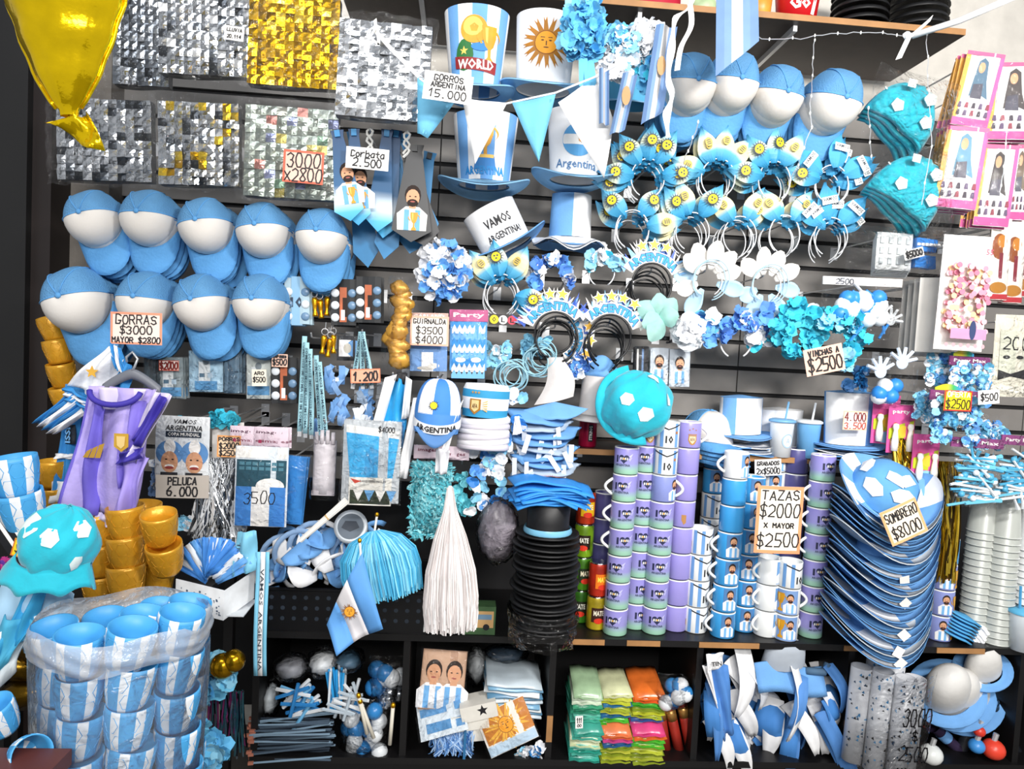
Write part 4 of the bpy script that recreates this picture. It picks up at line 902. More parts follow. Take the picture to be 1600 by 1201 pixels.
# bag of gold letter balloons
t = thing('balloon_pack', 'clear bag of folded gold foil balloons hanging in the middle', 'balloon pack', 622, 505, .46, (0, 1, 0)); k = t.k; rr = random.Random(3)
m_gf = M('#cf9a3c', .35, .35, var=.3, bump=.3, bs=25)
for i in range(11): t.part('folded_balloon', MB().add(ball(rr.uniform(13, 20)*k, .014, rr.uniform(9, 15)*k, (0, 0, 0), 12, .12), smooth=True), m_gf, loc=(rr.uniform(-6, 8)*k, -rr.random()*.014, (54-11*i)*k), rot=(0, rr.uniform(-.7, .7), 0))
t.part('plastic_bag', MB().add(grid(lambda u, v: ((u-.5)*(42+8*sin(v*9))*k+4*k*v, -.034*sin(pi*u), (-74+v*146)*k), 10, 14), smooth=True), FILM2); hook(622, 438, .43)
# garland pack, mask pack, lettering garland
pack('garland_pack', 'blue and white paper garland pack under the GUIRNALDA sign', 'pack', 670, 535, 60, 92, .42, 1, '#6f9ad0', '#caa69a', 'GARLAND', items=lambda k: [(flat(rect(0, -30*k, 22*k, 30*k)), m_white), (flat(ell(-4*k, -40*k, 14*k, 3*k)), M('#d9d2c6', .6)), (flat(ell(8*k, -36*k, 9*k, 4*k)), M('#e9e4da', .6))], hh=.1, group='hanging party packs')
def mask_items(k):
    o = []; b = M('#2f8fd8', .6); rr = random.Random(5)
    for i in range(9):
        z = (30-10*i)*k; pts = [(x*k, z+(5 if j % 2 else -3)*k) for j, x in enumerate(range(-26, 27, 4))]
        o.append((flat(pts+[(26*k, z-9*k), (-26*k, z-9*k)]), [b, m_paper, m_sky][i % 3]))
    for s in (-1, 1): o.append((flat(ell(s*12*k, -30*k, 8*k, 4*k)), m_paper))
    return o
pack('mask_pack', 'blue and white party glasses pack with colourful header', 'pack', 732, 532, 60, 96, .42, 1, '#4f9bdc', '#b0457c', 'Party', items=mask_items, hh=.19, group='hanging party packs')
t = thing('letter_garland', 'strip of coloured round letters spelling OLLO', 'garland', 796, 500, .40, (0, 0, 0)); k = t.k
t.part('strip', MB().add(slab(lambda u, v: ((u-.5)*64*k, 0, (v-.5)*17*k), 2, 1, .004)), M('#1c1014', .5))
for i, (c, m) in enumerate(zip('OLLO', ('#e6d51f', '#f0f0f0', '#e8455a', '#e8a0b8'))):
    q = t.part('letter_disc', MB().add(flat(ell((-24+14*i)*k, 0, 7*k, 7*k, 14), -.001)), M(m, .6)); t.part('letter', MB().add(text(c, (-24+14*i)*k, 0, 6*k, 8*k, -.0015, .03)), m_ink, parent=q)
hook(796, 490, .38)
# tangle of pale blue ribbon rings
for i, (x, y, lb) in enumerate(((800, 585, 'coil of pale blue ribbon rings below the letter strip'), (842, 560, 'coil of pale blue ribbon left of the arch headbands'))):
    t = thing('ribbon_coil', lb, 'ribbon', x, y, .40-.03*i, group='coils of ribbon'); k = t.k; rr = random.Random(60+i)
    for j in range(9):
        r_ = rr.uniform(17, 26)*k; t.part('ribbon_ring', MB().add(tube([(r_*cos(a*pi/12), 0, r_*sin(a*pi/12)) for a in range(24)], .0022, 4, True)), M('#9cc9d8', .35), loc=(rr.uniform(-8, 8)*k, -.004*j, rr.uniform(-8, 8)*k), rot=(rr.uniform(-.3, .3), 0, rr.uniform(-.5, .5)))
    hook(x, y-20, .36-.03*i)
for i, (x, y, w, h) in enumerate(((775, 555, 50, 40), (835, 540, 44, 30), (905, 570, 34, 40))):
    t = thing('flower_pack', ['pale blue crepe flowers bagged above the ribbon rings', 'pale blue crepe flowers below the leftmost arch headband', 'dark blue and white crepe bundle behind the folded hats'][i], 'flower pack', x, y, .34, group='bagged crepe flowers'); k = t.k
    f_bloss(24, [[m_plt, m_pw, M('#7fb4c8', .6)], [m_plt, M('#6fa9c4', .6)], [m_pd, m_pb, m_pw]][i], (w, h), 10, 70+i)(t, k); hook(x, y-h*.4, .32)
# photo packs hanging under the green bow
for i, (x, y, w, h, lb) in enumerate(((1002, 565, 22, 50, 'dark comb pack left of the photo packs'), (1030, 572, 30, 58, 'photo pack with striped shirts, left of the two'), (1062, 575, 34, 60, 'photo pack in shiny wrap, right of the two'))):
    pack('photo_pack', lb, 'photo pack', x, y, w, h, .36, 1, '#2b2b30' if i == 0 else '#c9d2dc', items=(lambda k: [(flat(rect(-6*k, 0, 3*k, 40*k)), m_paper), (flat(rect(2*k, 0, 3*k, 40*k)), m_gry)]) if i == 0 else (lambda k: person_items(0, -24*k, 40*k, m_white)), filmy=FILM2, n=2, blab=lb.replace('pack', 'pack stacked behind', 1), group='photo packs')
# ================================================================ mugs
MR, MH = .0415, .0905
m_lg = ramp_mat('mug_lilac_green', [(0, '#9fd3b4'), (.16, '#a4d2bd'), (.42, '#9d9ad6'), (1, '#8f87cc')], rough=.25)
m_li = M('#9c93d6', .25, var=.05); m_mw = M('#eef0ef', .2, var=.02); m_cy = M('#3f9ede', .25, var=.05); m_mdk = M('#55538a', .3)
def mugw(x, y, z, e=.0007): ph = -pi/2+x/MR; return ((MR+e)*cos(ph), (MR+e)*sin(ph), z)
def mug_proto(kind):
    body = {'heart': m_lg, 'crest': m_li, 'lilac': m_li, 'ten': m_mw, 'photo': m_cy, 'white': m_mw, 'flag': m_mw, 'dark': m_mdk, 'blue': m_cy, 'duo': M('#8b96d2', .3)}[kind]
    pm = MB().add(lathe([(.0001, .006), (MR*.8, .006), (MR*.94, 0), (MR, .004), (MR, MH-.003), (MR*.97, MH), (MR*.9, MH-.004), (MR*.88, .012), (.0001, .011)], 28), smooth=True).mesh('body', body)
    rim = MB().add(lathe([(MR*1.004, MH-.0035), (MR*.975, MH+.0006), (MR*.9, MH-.003)], 28), smooth=True).mesh('rim', m_mw)
    hd = MB().add(tube([(MR*.97+.026*sin(pi*i/10), 0, MH*.80-MH*.6*i/10) for i in range(11)], .0052, 8), smooth=True).mesh('handle', m_mw)
    it = []; h = MH; dk = M('#262a4c', .5)
    def heart(cx, cz, s, m):
        pts = [(cx+s*.5*16*sin(a)**3/16, cz+s*.5*(13*cos(a)-5*cos(2*a)-2*cos(3*a)-cos(4*a))/16) for a in [2*pi*i/24 for i in range(24)]]
        return flat(pts), m
    if kind == 'heart':
        for o in (0, 2.55*MR):
            it += [(text('I', o-.020, h*.58, .007, h*.26), dk), heart(o+.004, h*.60, .034, dk), (flat(rect(o+.004, h*.60, .026, .008)), m_paper), (flat(ell(o+.004, h*.6, .0034, .0034, 10)), M('#d09a2a', .5)),
               (text('ARGENTINA', o, h*.36, .050, h*.09, bold=.01), dk), (flat([(o+.02, h*.7), (o+.034, h*.8), (o+.026, h*.62)]), M('#c3c2ea', .5)), (flat([(o+.018, h*.6), (o+.032, h*.66), (o+.024, h*.5)]), M('#b7b5e4', .5))]
    elif kind in ('crest',):
        g = M('#b07f3a', .5)
        it += [(flat([(-.014, h*.5), (.014, h*.5), (.015, h*.3), (.008, h*.16), (0, h*.12), (-.008, h*.16), (-.015, h*.3)]), g), (flat([(-.011, h*.46), (.011, h*.46), (.011, h*.3), (0, h*.17), (-.011, h*.3)]), M('#d8c9a6', .5)), (text('AFA', 0, h*.34, .018, h*.13, bold=.02), M('#7a5524', .5)), (flat(rect(0, h*.53, .03, .003)), g)]
        it += [(flat(star(x_, h*z_, .004)), g) for x_, z_ in ((-.011, .7), (0, .75), (.011, .7))]
    elif kind == 'ten':
        for x_ in (-.05, -.022, .030, .058): it.append((flat(rect(x_, h*.5, .012, h*.9)), M('#6f9fd6', .4)))
        it += [(text('10', .004, h*.34, .026, h*.3, bold=.03), m_ink), (flat([(-.045, h*.93), (0, h*.74), (.045, h*.93), (.045, h*.88), (0, h*.69), (-.045, h*.88)]), m_ink), (flat(rect(.03, h*.6, .008, .009)), M('#b5742a', .5))]
    elif kind in ('photo', 'white'):
        for o in (-.004, 2.6*MR):
            it.append((flat(rect(o, h*.5, .046, h*.86)), M('#4f7fb4', .5) if kind == 'photo' else M('#6c9cd0', .5)))
            it += [((warp(vf, lambda x, y, z: (x+o, y, z))), m) for vf, m in person_items(0, h*.1, h*.74, m_white)]
    elif kind == 'flag':
        for o in (-.012,): it += [(flat(rect(o, h*.5, .074, h*.92)), M('#7fa0d2', .5))] + [((warp(vf, lambda x, y, z: (x+o, y, z))), m) for vf, m in person_items(.01, h*.1, h*.7, m_white)] + cup_items(-.034, h*.14, h*.7)
    elif kind == 'duo': it += [((warp(vf, lambda x, y, z: (x-.012, y, z))), m) for vf, m in person_items(0, h*.08, h*.74, m_white)] + cup_items(.026, h*.1, h*.7)
    elif kind == 'lilac': it += [(flat([(.034, h*.5), (.05, h*.5), (.05, h*.2), (.042, h*.12), (.034, h*.3)]), M('#b07f4a', .5))]
    mb = MB(); mats = []
    for i, (vf, m) in enumerate(it):
        if m not in mats: mats.append(m)
        mb.add(warp(strips(vf, MR*.2), lambda x, y, z: mugw(x, y, z, .0006+i*.0001)), mats.index(m))
    return pm, rim, hd, (mb.mesh('print', mats) if it else None)
MUG = {}
DESC = {'heart': 'heart mug', 'crest': 'gold crest mug', 'lilac': 'plain lilac mug', 'ten': 'striped number 10 mug', 'photo': 'blue photo mug', 'white': 'white photo mug', 'flag': 'white photo and cup mug', 'dark': 'dark violet mug', 'blue': 'plain cyan mug', 'duo': 'violet photo and cup mug'}
def mug(kind, loc, spin, handle, label):
    if kind not in MUG: MUG[kind] = mug_proto(kind)
    pm, rim, hd, pr = MUG[kind]
    t = thing('coffee_mug', label, 'mug', 0, 0, 0, (0, 0, spin), 'stacked coffee mugs', loc=loc)
    b = t.part('body', pm, None); t.part('rim', rim, None, parent=b)
    if pr: t.part('print', pr, None, parent=b)
    t.part('handle', hd, None, rot=(0, 0, math.radians(handle-spin)))
def mugs(px, py, d, kinds, where, lean=0, spins=None, handles=None, z=None):
    p = at(px, py, d); z = Z_MUG if z is None else z; n = len(kinds)
    for i, kd in enumerate(kinds):                       # first = bottom
        sp = (spins[i] if spins else R.uniform(-14, 14)); hd = handles[i] if handles else 150
        mug(kd, (p.x+lean*i, p.y, z+i*(MH+.002)), sp, hd, f'{DESC[kd]}, {ORD[n-1-i]} of {where}')
H7 = ['heart']*7
mugs(960, 988, .40, H7, 'the front heart stack', .0008, [-30, -34, -30, 0, 0, -28, -30], [80, 80, 80, 178, 178, 178, 80])
mugs(990, 980, .34, ['heart']*7+['crest'], 'the second heart stack', .0008, [20, 16, 20, -6, -8, -2, -24, 0], [60]*7+[-2])
mugs(1021, 984, .38, ['heart']*5+['duo', 'ten', 'ten'], 'the third heart stack', .0006, [-8, -6, -10, -8, -12, 60, -10, -10], [60, 60, 60, 60, 60, -30, 60, 60])
mugs(1053, 980, .35, ['lilac']*5+['lilac', 'lilac', 'crest'], 'the plain lilac stack', .0012, [0, 10, 14, 0, -70, 30, 60, 0], [50]*7+[-4])
mugs(1085, 978, .36, ['ten']*4, 'the low striped shirt stack', .0006, [24, 24, 20, 24], [70]*4)
mugs(1100, 968, .20, ['ten', 'ten', 'ten', 'ten', 'ten', 'photo', 'photo'], 'the rear striped stack', .0005, None, [70]*7)
mugs(1128, 986, .40, ['photo']*4+['blue', 'blue', 'white'], 'the front photo stack', .0016, [10, 10, 8, 4, 0, 0, 40], [190, 190, 185, 185, 60, 60, 182])
mugs(1160, 976, .34, ['photo']*6, 'the second photo stack', .0006, None, [50]*6)
mugs(1136, 962, .18, ['photo', 'photo', 'photo', 'photo', 'blue', 'blue', 'blue'], 'the rear blue photo stack', .0006, None, [60]*7)
mugs(1195, 984, .38, ['white', 'white', 'white'], 'the white stack below TAZAS', 0, [50, 50, 50], [205, 200, 195])
mugs(1192, 970, .22, ['white', 'white', 'photo', 'photo', 'white', 'white', 'white'], 'the rear TAZAS stack', 0, None, [120]*7)
mugs(1226, 990, .41, ['flag', 'flag', 'ten'], 'the low stack beside TAZAS', .001, [0, -10, 20], [20, -4, 60])
mugs(1226, 968, .24, ['dark', 'dark', 'dark', 'dark', 'dark', 'dark', 'dark'], 'the rear violet stack', 0, None, [120]*7)
mugs(1265, 982, .38, H7, 'the right heart stack', .0006, [2, 0, -2, 2, 0, 2, 4], [100, 100, 100, 182, 182, 182, 100])
mugs(1450, 978, .34, ['duo', 'duo', 'flag', 'blue', 'blue'], 'the stack touching the hat tower', 0, None, [90]*5)
mugs(1466, 984, .38, ['duo', 'duo', 'duo', 'blue'], 'the stack beyond the hat tower', .0008, [0, 4, 0, 0], [90]*4)
mugs(935, 974, .26, ['dark']*5, 'the dark stack left of the hearts', 0, None, [182, 182, 182, 182, 182])
# ================================================================ tins left of the mugs
def tin(px, py, d, i, cols, label):
    p = at(px, py, d); p.z = Z_MUG+i*.118; t = thing('drink_tin', label, 'tin', px, py, d, (0, 0, R.uniform(-20, 20)), 'stacked drink tins', loc=p); r_ = .034
    t.part('body', MB().add(lathe([(.0001, .001), (r_*.92, .001), (r_, .006), (r_, .106), (r_*.92, .113)], 20), smooth=True), M(cols[0], .3, .2, var=.5))
    t.part('lid', MB().add(lathe([(r_*.92, .112), (r_*.94, .116), (r_*.85, .1165), (.0001, .113)], 20), smooth=True), m_silver)
    t.g = (r_, r_, .11, 1); decal(t, 'label_print', [(flat(rect(0, .055, .05, .05)), M(cols[1], .4)), (text('MATE', 0, .062, .036, .018, bold=.03), M(cols[2], .4)), (flat(ell(0, .035, .016, .01, 12)), M('#d9361f', .4))])
for i in range(4): tin(905, 968, .30, i, [('#3d7d22', '#1d2412', '#e8e6d8'), ('#4f8f1f', '#20301a', '#f0e7c8'), ('#7aa51f', '#24160f', '#f0f0e0'), ('#c23a1c', '#e0b11c', '#fff2d0')][i], f'green and yellow drink tin of the left column, {NTH[i]} from the shelf')
for i in range(2): tin(930, 980, .36, i, [('#c9b22a', '#3a1c14', '#f0e8d0'), ('#c8331f', '#ef7a1a', '#f8e04a')][i], ['yellow drink tin under the red one', 'red and orange drink tin on the yellow one'][i])
# ================================================================ sombrero tower: hats nested brim over brim
def sombrero_brim(r, lift, n=44, sag=1.0):
    def fn(u, v):
        a = 2*pi*u; c, s = cos(a), sin(a); q = .42+.58*v; side = s if False else c
        return (r*q*c, r*.92*q*s, lift*(v**1.6)*(c*c)*1.05-.030*v*(s < 0)*s*s*sag+.012*v)
    v, f = grid(fn, n, 5, True); k = len(v)
    return v+[(a, b, c_-.005) for a, b, c_ in v], f+[tuple(k+i for i in reversed(q)) for q in f]+[(5*n+(i+1) % n, 5*n+i, k+5*n+i, k+5*n+(i+1) % n) for i in range(n)]
p = at(1362, 1000, .50); rT = 78*scl(1362, 900, .5); zlow = at(1362, 1008, .58).z; ztop = at(1362, 800, .58).z; NS = 24
vf = sombrero_brim(rT, .075); nf = len(vf[1])
mi = [(1 if int((i % 44)/44*8) % 2 else 0) if i < 220 else 0 for i in range(nf)]
meS = [MB().add(vf, mi, True).mesh('brim', [m_foam, m_white]), MB().add(vf, 0, True).mesh('brim', [M('#5f96cc', .8)]), MB().add(vf, [1-x for x in mi], True).mesh('brim', [M('#6aa0d6', .8), M('#c9d0d6', .8)])]
tagm = MB().add(slab(lambda u, v: ((u-.5)*.03, 0, (v-.5)*.034), 1, 1, .0006)).mesh('price_tag', m_paper)
for i in range(NS):
    z = zlow+(ztop-zlow)*i/NS+(.012 if i > 8 else 0)+(.012 if i > 16 else 0)
    t = thing('soccer_sombrero', f'nested sombrero brim in the hat tower, {NUM[i]} from the bottom', 'hat', 0, 0, 0, (8, -6+R.uniform(-2, 2), R.uniform(-8, 8)), 'nested sombreros in the hat tower', loc=(p.x+R.uniform(-.006, .006)+.0006*i, p.y, z))
    t.part('brim', meS[[0, 1, 2, 0, 1][i % 5]], None)
    t.part('crown', MB().add(lathe([(rT*.44, 0), (rT*.4, .04), (rT*.25, .07), (.0001, .078)], 20), smooth=True).mesh('crown', m_foam) if i == 0 else CRN, None)
    if i == 0: CRN = t.o.children[-1].data
    if i in (3, 6, 1, 11, 15): t.part('price_tag', tagm, None, loc=(R.uniform(.0, .05), -rT*.93, -.025), rot=(R.uniform(-.3, .3), R.uniform(-.8, .8), 0))
ts = thing('soccer_sombrero', 'top sombrero of the tower with soccer ball crown', 'hat', 0, 0, 0, (40, 10, 0), 'nested sombreros in the hat tower', loc=(p.x-.012, p.y-.01, ztop+.055)); rT2 = rT*1.0
ts.part('brim', MB().add(sombrero_brim(rT2, .03), [(1 if int((i % 44)/44*10) % 2 else 0) if i < 220 else 0 for i in range(nf)], True), [m_foam, m_white])
hc = .10; rc = rT*.64
crn = ts.part('crown', MB().add(lathe([(rc*math.cos(i/9*pi/2)**.7 if i < 9 else .0001, hc*math.sin(i/9*pi/2)) for i in range(10)], 32), smooth=True), M('#5f9fd6', .8, bump=.1))
for a, el in ((-90, 48), (-150, 35), (-30, 35), (-90, 5), (-60, 80), (150, 40), (30, 40), (90, 30), (-122, 78)):
    A, E = math.radians(a), math.radians(el); pts = []
    for j in range(6):
        da, de = .34*cos(2*pi*j/6)/max(.35, cos(E)), .27*sin(2*pi*j/6); e2 = min(1.5, max(0.02, E+de)); q = 1.04
        pts.append((rc*cos(e2)**.7*q*cos(A+da), rc*cos(e2)**.7*q*sin(A+da), hc*sin(e2)*q+.001))
    c = tuple(sum(x_[i] for x_ in pts)/6*1.10 for i in range(3))
    ts.part('ball_patch', MB().add((pts+[c], [(j, (j+1) % 6, 6) for j in range(6)])), m_white, parent=crn)
# ================================================================ black hat tower with folded flags on top
p = at(846, 1000, .56); k = scl(846, 900, .56); zb = at(846, 985, .60).z; zt2 = at(846, 838, .60).z
for i in range(18):
    r_ = (50+3*sin(i*1.7))*k; q = .34+.66
    solo('black_hat', f'black brimmed hat in the wrapped stack, {NUM[i]} from the bottom', 'hat', MB().add(lathe([(.0001, .03), (r_*.5, .028), (r_*.6, .004), (r_*.8, 0), (r_, .006), (r_*1.02, .0), (r_*.8, -.006), (r_*.58, -.002), (r_*.45, .02), (.0001, .022)], 28), smooth=True), M('#121214', .55, bump=.1), 0, 0, 0, loc=(p.x+R.uniform(-.004, .004), p.y, zb+(zt2-zb)*i/18), rot=(R.uniform(-2, 2), R.uniform(-3, 3), 0), group='black hats in the floor stack')
t = thing('black_hat', 'topmost black hat of the floor stack with pale blue band', 'hat', 846, 838, .56, loc=(p.x, p.y, zt2)); r_ = 33*k
t.part('crown', MB().add(lathe([(r_*1.05, 0), (r_, 20*k), (r_*1.04, 52*k), (r_*.8, 56*k), (.0001, 57*k)], 28), smooth=True), M('#131316', .5))
t.part('band', MB().add(lathe([(r_*1.13, 3*k), (r_*1.16, 6*k), (r_*1.10, 12*k)], 28), smooth=True), M('#7fc0e0', .3))
t.part('brim', MB().add(lathe([(r_*1.0, 0), (r_*1.35, 1*k), (r_*1.5, 4*k), (r_*1.5, 1*k), (r_*1.0, -3*k)], 28), smooth=True), M('#131316', .5))
t = thing('plastic_wrap', 'clear plastic wrap around the foot of the black hat stack', 'plastic wrap', 846, 975, .56, loc=(p.x, p.y, zb))
t.part('film', MB().add(grid(lambda u, v: ((54+7*sin(u*29+v*6)*(1-v*.6)-8*(1-v)**2)*k*cos(2*pi*u), (54+6*sin(u*23)-8*(1-v)**2)*k*sin(2*pi*u), (-26+56*v+4*sin(u*31))*k), 48, 8, True), smooth=True), FILM2)
zz = zt2+58*k
for i in range(8):
    w_ = R.uniform(52, 60)
    solo('folded_flag', f'folded sky blue flag on the black hats, {NTH[7-i]} from the top', 'flag', MB().add(slab(lambda u, v: ((u-.5)*2*w_*k, -40*k+v*70*k, -8*k*abs(2*u-1)**2.2+2*k*sin(u*9+i)-5*k*(1-v)**2), 12, 6, .005, (0, 0, 1)), [1 if i > 5 and (j//12) in (2, 3) else 0 for j in range(12*6*2+36)], True), [M('#2f8fe0', .6, var=.2), m_white], 0, 0, 0, loc=(p.x+R.uniform(-.01, .012), p.y, zz+i*.0065), group='folded flags on the black hats', rot=(0, 0, R.uniform(-14, 14)))
t = thing('folded_flag', 'topmost folded flag showing part of an orange sun', 'flag', 846, 770, .56, loc=(p.x-.02, p.y, zz+.055), rot=(0, 4, 6), group='folded flags on the black hats')
t.part('cloth', MB().add(slab(lambda u, v: ((u-.5)*104*k, -38*k+v*66*k, -9*k*abs(2*u-1)**2+2*k*sin(u*8)), 12, 6, .005, (0, 0, 1)), [1 if (j//12) in (2, 3) and j < 72 else 0 for j in range(180)], True), [M('#2f8fe0', .6), m_white])
sun = MB()
for i in range(13):
    a = pi*i/12; sun.add(([(12*k+6*k*cos(a-.1), -2*k+6*k*sin(a-.1), .009), (12*k+22*k*cos(a), -2*k+22*k*sin(a), .011), (12*k+6*k*cos(a+.1), -2*k+6*k*sin(a+.1), .009)], [(0, 1, 2)]))
t.part('sun_print', sun, M('#d7703a', .6))
# ================================================================ on and beside the middle shelf
def zloc(px, py, d, z): q = at(px, py, d); q.z = z; return q
t = thing('drink_mug', 'crimson metal can mug with silver rim on the shelf', 'mug', 917, 690, .20, loc=zloc(917, 700, .20, Z_MID)); k = t.k
t.part('body', MB().add(lathe([(.0001, 0), (13*k, 0), (14*k, 2*k), (14*k, 40*k), (12.5*k, 46*k)], 22), smooth=True), M('#b0123f', .3, .4, var=.4))
t.part('rim', MB().add(lathe([(12.5*k, 46*k), (13.4*k, 50*k), (12*k, 51*k), (11*k, 44*k)], 22), smooth=True), m_silver)
t.g = (14*k, 14*k, 40*k, 1); decal(t, 'print', [(flat(rect(2*k, 22*k, 7*k, 26*k)), m_ink), (warp(text('STRING', 0, 0, 22*k, 4.5*k, 0, .02), lambda x, y, z: (2*k-z, y, 22*k+x)), m_paper)])
t.part('lid_ring', MB().add(tube([(11*k*cos(a*pi/9), -.0, 52*k+5*k*sin(a*pi/9)) for a in range(10)], .004, 6)), m_wire)
# teal plush ball hat
def plush(name, label, px, py, d, rx_, ry_, rz_, patches, rot=(0, 0, 0), seed=1, brim=True):
    t = thing(name, label, 'hat', px, py, d, rot, 'teal plush hats'); k = t.k; rr = random.Random(seed)
    def sp(u, v):
        a = 2*pi*u; e = -pi/2+pi*v; q = 1+.05*sin(a*5+e*3)*cos(e)+.035*sin(a*9-e*7); return (rx_*k*cos(e)*cos(a)*q, ry_*k*cos(e)*sin(a)*q, rz_*k*sin(e)*q)
    b = t.part('crown', MB().add(grid(sp, 40, 22, True), smooth=True), m_teal)
    for a, e, s in patches:
        A, E = math.radians(a), math.radians(e); pts = []
        for j in range(6):
            p_ = sp(((A+s*cos(2*pi*j/6)/max(.3, cos(E))) % (2*pi))/(2*pi), (E+s*sin(2*pi*j/6)+pi/2)/pi); pts.append(tuple(x*1.025 for x in p_))
        c = sp((A % (2*pi))/(2*pi), (E+pi/2)/pi); pts.append(tuple(x*1.05 for x in c))
        t.part('patch', MB().add((pts, [(j, (j+1) % 6, 6) for j in range(6)]), smooth=True), M('#d7e6e4', .8, bump=.2, bs=40), parent=b)
    return t
th = plush('plush_hat', 'teal plush soccer ball hat leaning on the shelf above the mugs', 995, 632, .44, 56, 46, 52, [(-84, -12, .24), (-118, 8, .2), (-60, 62, .2), (-40, 20, .2)], (0, 8, 0))
k = th.k; th.part('brim', MB().add(slab(lambda u, v: ((50+16*v)*k*cos(pi*.62+pi*1.0*u), 6*k-18*k*u+4*k*sin(u*12), (48+14*v)*k*sin(pi*.62+pi*1.0*u)), 24, 3, .012), smooth=True), m_teal)
# jester visor hats with white tags
t = thing('jester_hat', 'white felt hat with a curled point on the visor pile', 'hat', 866, 612, .40, (0, -4, 0)); k = t.k
t.part('point', MB().add(grid(lambda u, v: ((-32+62*u*(1-v*.62)+34*v*v-8*v)*k+(16*k*sin(v*3.4)), -.035*sin(pi*u)*(1-v*.6), (-20+v*74+12*u*(1-v))*k), 12, 12), smooth=True).add(grid(lambda u, v: ((-32+62*u*(1-v*.62)+34*v*v-8*v)*k+(16*k*sin(v*3.4)), .03*sin(pi*u)*(1-v*.6), (-20+v*74+12*u*(1-v))*k), 12, 12), smooth=True), M('#d9d3d0', .85, bump=.1))
t.part('visor', MB().add(slab(lambda u, v: ((-54+104*u)*k, -(20+26*v*sin(pi*u))*k, (-14-24*v*sin(pi*u)-12*abs(2*u-1))*k), 14, 5, .005), smooth=True), m_foam)
t = thing('jester_hat', 'white felt hat with blue folded top behind the curled one', 'hat', 938, 632, .30, (0, 2, 0)); k = t.k
t.part('crown', MB().add(lathe([(34*k, -16*k), (33*k, 10*k), (32*k, 44*k)], 24, 1, .7), smooth=True), M('#d9d4d2', .85))
t.part('blue_top', MB().add(slab(lambda u, v: ((-31+62*u)*k, -20*k*sin(pi*u)*(1-v*.7), (40+v*34*sin(pi*(.15+.75*u))+4*sin(u*5))*k), 12, 5, .01), smooth=True), m_foam)
t.part('brim', MB().add(slab(lambda u, v: ((34+14*v)*k*cos(pi+pi*u), (24+14*v)*k*sin(pi+pi*u), -16*k-8*k*v), 18, 2, .004, (0, 0, -1)), smooth=True), M('#d9d4d2', .85))
TAG = MB().add(slab(lambda u, v: ((u-.5)*.016, 0, -v*.06), 1, 2, .001)).mesh('tag', M('#e3e6ea', .7)); tgn = 0
for i in range(8):
    x, y = 846+R.uniform(-10, 10), 712-i*11
    t = thing('foam_visor', f'sky blue foam visor in the tagged pile, {NTH[7-i]} from the top', 'visor', x, y, .40, (12, R.uniform(-8, 8), R.uniform(-14, 14)), 'foam visors in the tagged pile'); k = t.k
    t.part('brim', MB().add(slab(lambda u, v: ((-56+112*u)*k*(1-.2*v), -(14+44*v*math.sqrt(max(0, sin(pi*u))))*k, (-6*abs(2*u-1)-8*v)*k), 16, 4, .005, (0, 0, -1)), smooth=True), m_foam if i % 3 else M('#aebfd2', .8))
    for j in range(2): t.part('tag', TAG, None, loc=(R.uniform(-46, 46)*k, -R.uniform(50, 60)*k, -.008), rot=(R.uniform(-.2, .3), R.uniform(-.6, .6), R.uniform(-.5, .5)))
t = thing('foam_visor', 'crumpled foam visors with tags hanging at the left of the pile', 'visor', 816, 705, .42, group='foam visors in the tagged pile'); k = t.k
for j in range(7): t.part('strap', MB().add(ribbon([(R.uniform(-18, 14)*k, -.004*j, 30*k), (R.uniform(-22, 16)*k, -.012-.004*j, 0), (R.uniform(-14, 12)*k, -.004*j, -34*k), (R.uniform(-8, 8)*k, 0, -52*k)], (5*k, 0, 2*k))), [m_white, M('#9db4cc', .7)][j % 2])
# cap pile on the shelf, cups with straw
for i in range(4):
    q = zloc(1105-i*2, 705, .20, Z_MID+.012+i*.016)
    t = dup(CAP0, q, (8, 0, 40+R.uniform(-6, 6)), ['trucker cap at the bottom of the pile on the middle shelf', 'trucker cap second from the bottom of the shelf pile', 'trucker cap third from the bottom of the shelf pile', 'topmost trucker cap of the pile on the middle shelf'][i], 'caps piled on the middle shelf', .92)
def straw_cup(px, d, body, lid, label, dec=True):
    q = zloc(px, 708, d, Z_MID); t = thing('straw_cup', label, 'cup', px, 690, d, (0, 0, 0), 'plastic cups with straws', loc=q); k = t.k; r0, r1, H = 15*k, 18*k, 54*k
    t.part('body', MB().add(lathe([(.0001, 0), (r0, 0), (r1, H)], 26), smooth=True), body)
    t.part('lid', MB().add(lathe([(r1, H), (r1*1.13, H), (r1*1.13, H+3*k), (r1*.9, H+5*k), (.0001, H+5*k)], 26), smooth=True), lid)
    t.part('straw', MB().add(tube([(4*k, 0, H), (8*k, 0, H+32*k)], 1.7*k, 6)), lid)
    if dec: t.g = (r0, r1, H, 1); decal(t, 'logo', [(flat(ell(3*k, 26*k, 9*k, 11*k, 20)), M('#a9c6de', .6)), (flat(ell(3*k, 26*k, 7*k, 9*k, 20)), M('#eef0ef', .4)), (text('A', 3*k, 26*k, 6*k, 8*k), M('#8db1d2', .6))])
straw_cup(1219, .25, M('#eceeed', .35), M('#78b0dc', .35), 'white plastic cup with blue lid and straw')
straw_cup(1261, .25, M('#72b1e2', .35), M('#e9edf0', .35), 'sky blue plastic cup with white lid and straw', False)
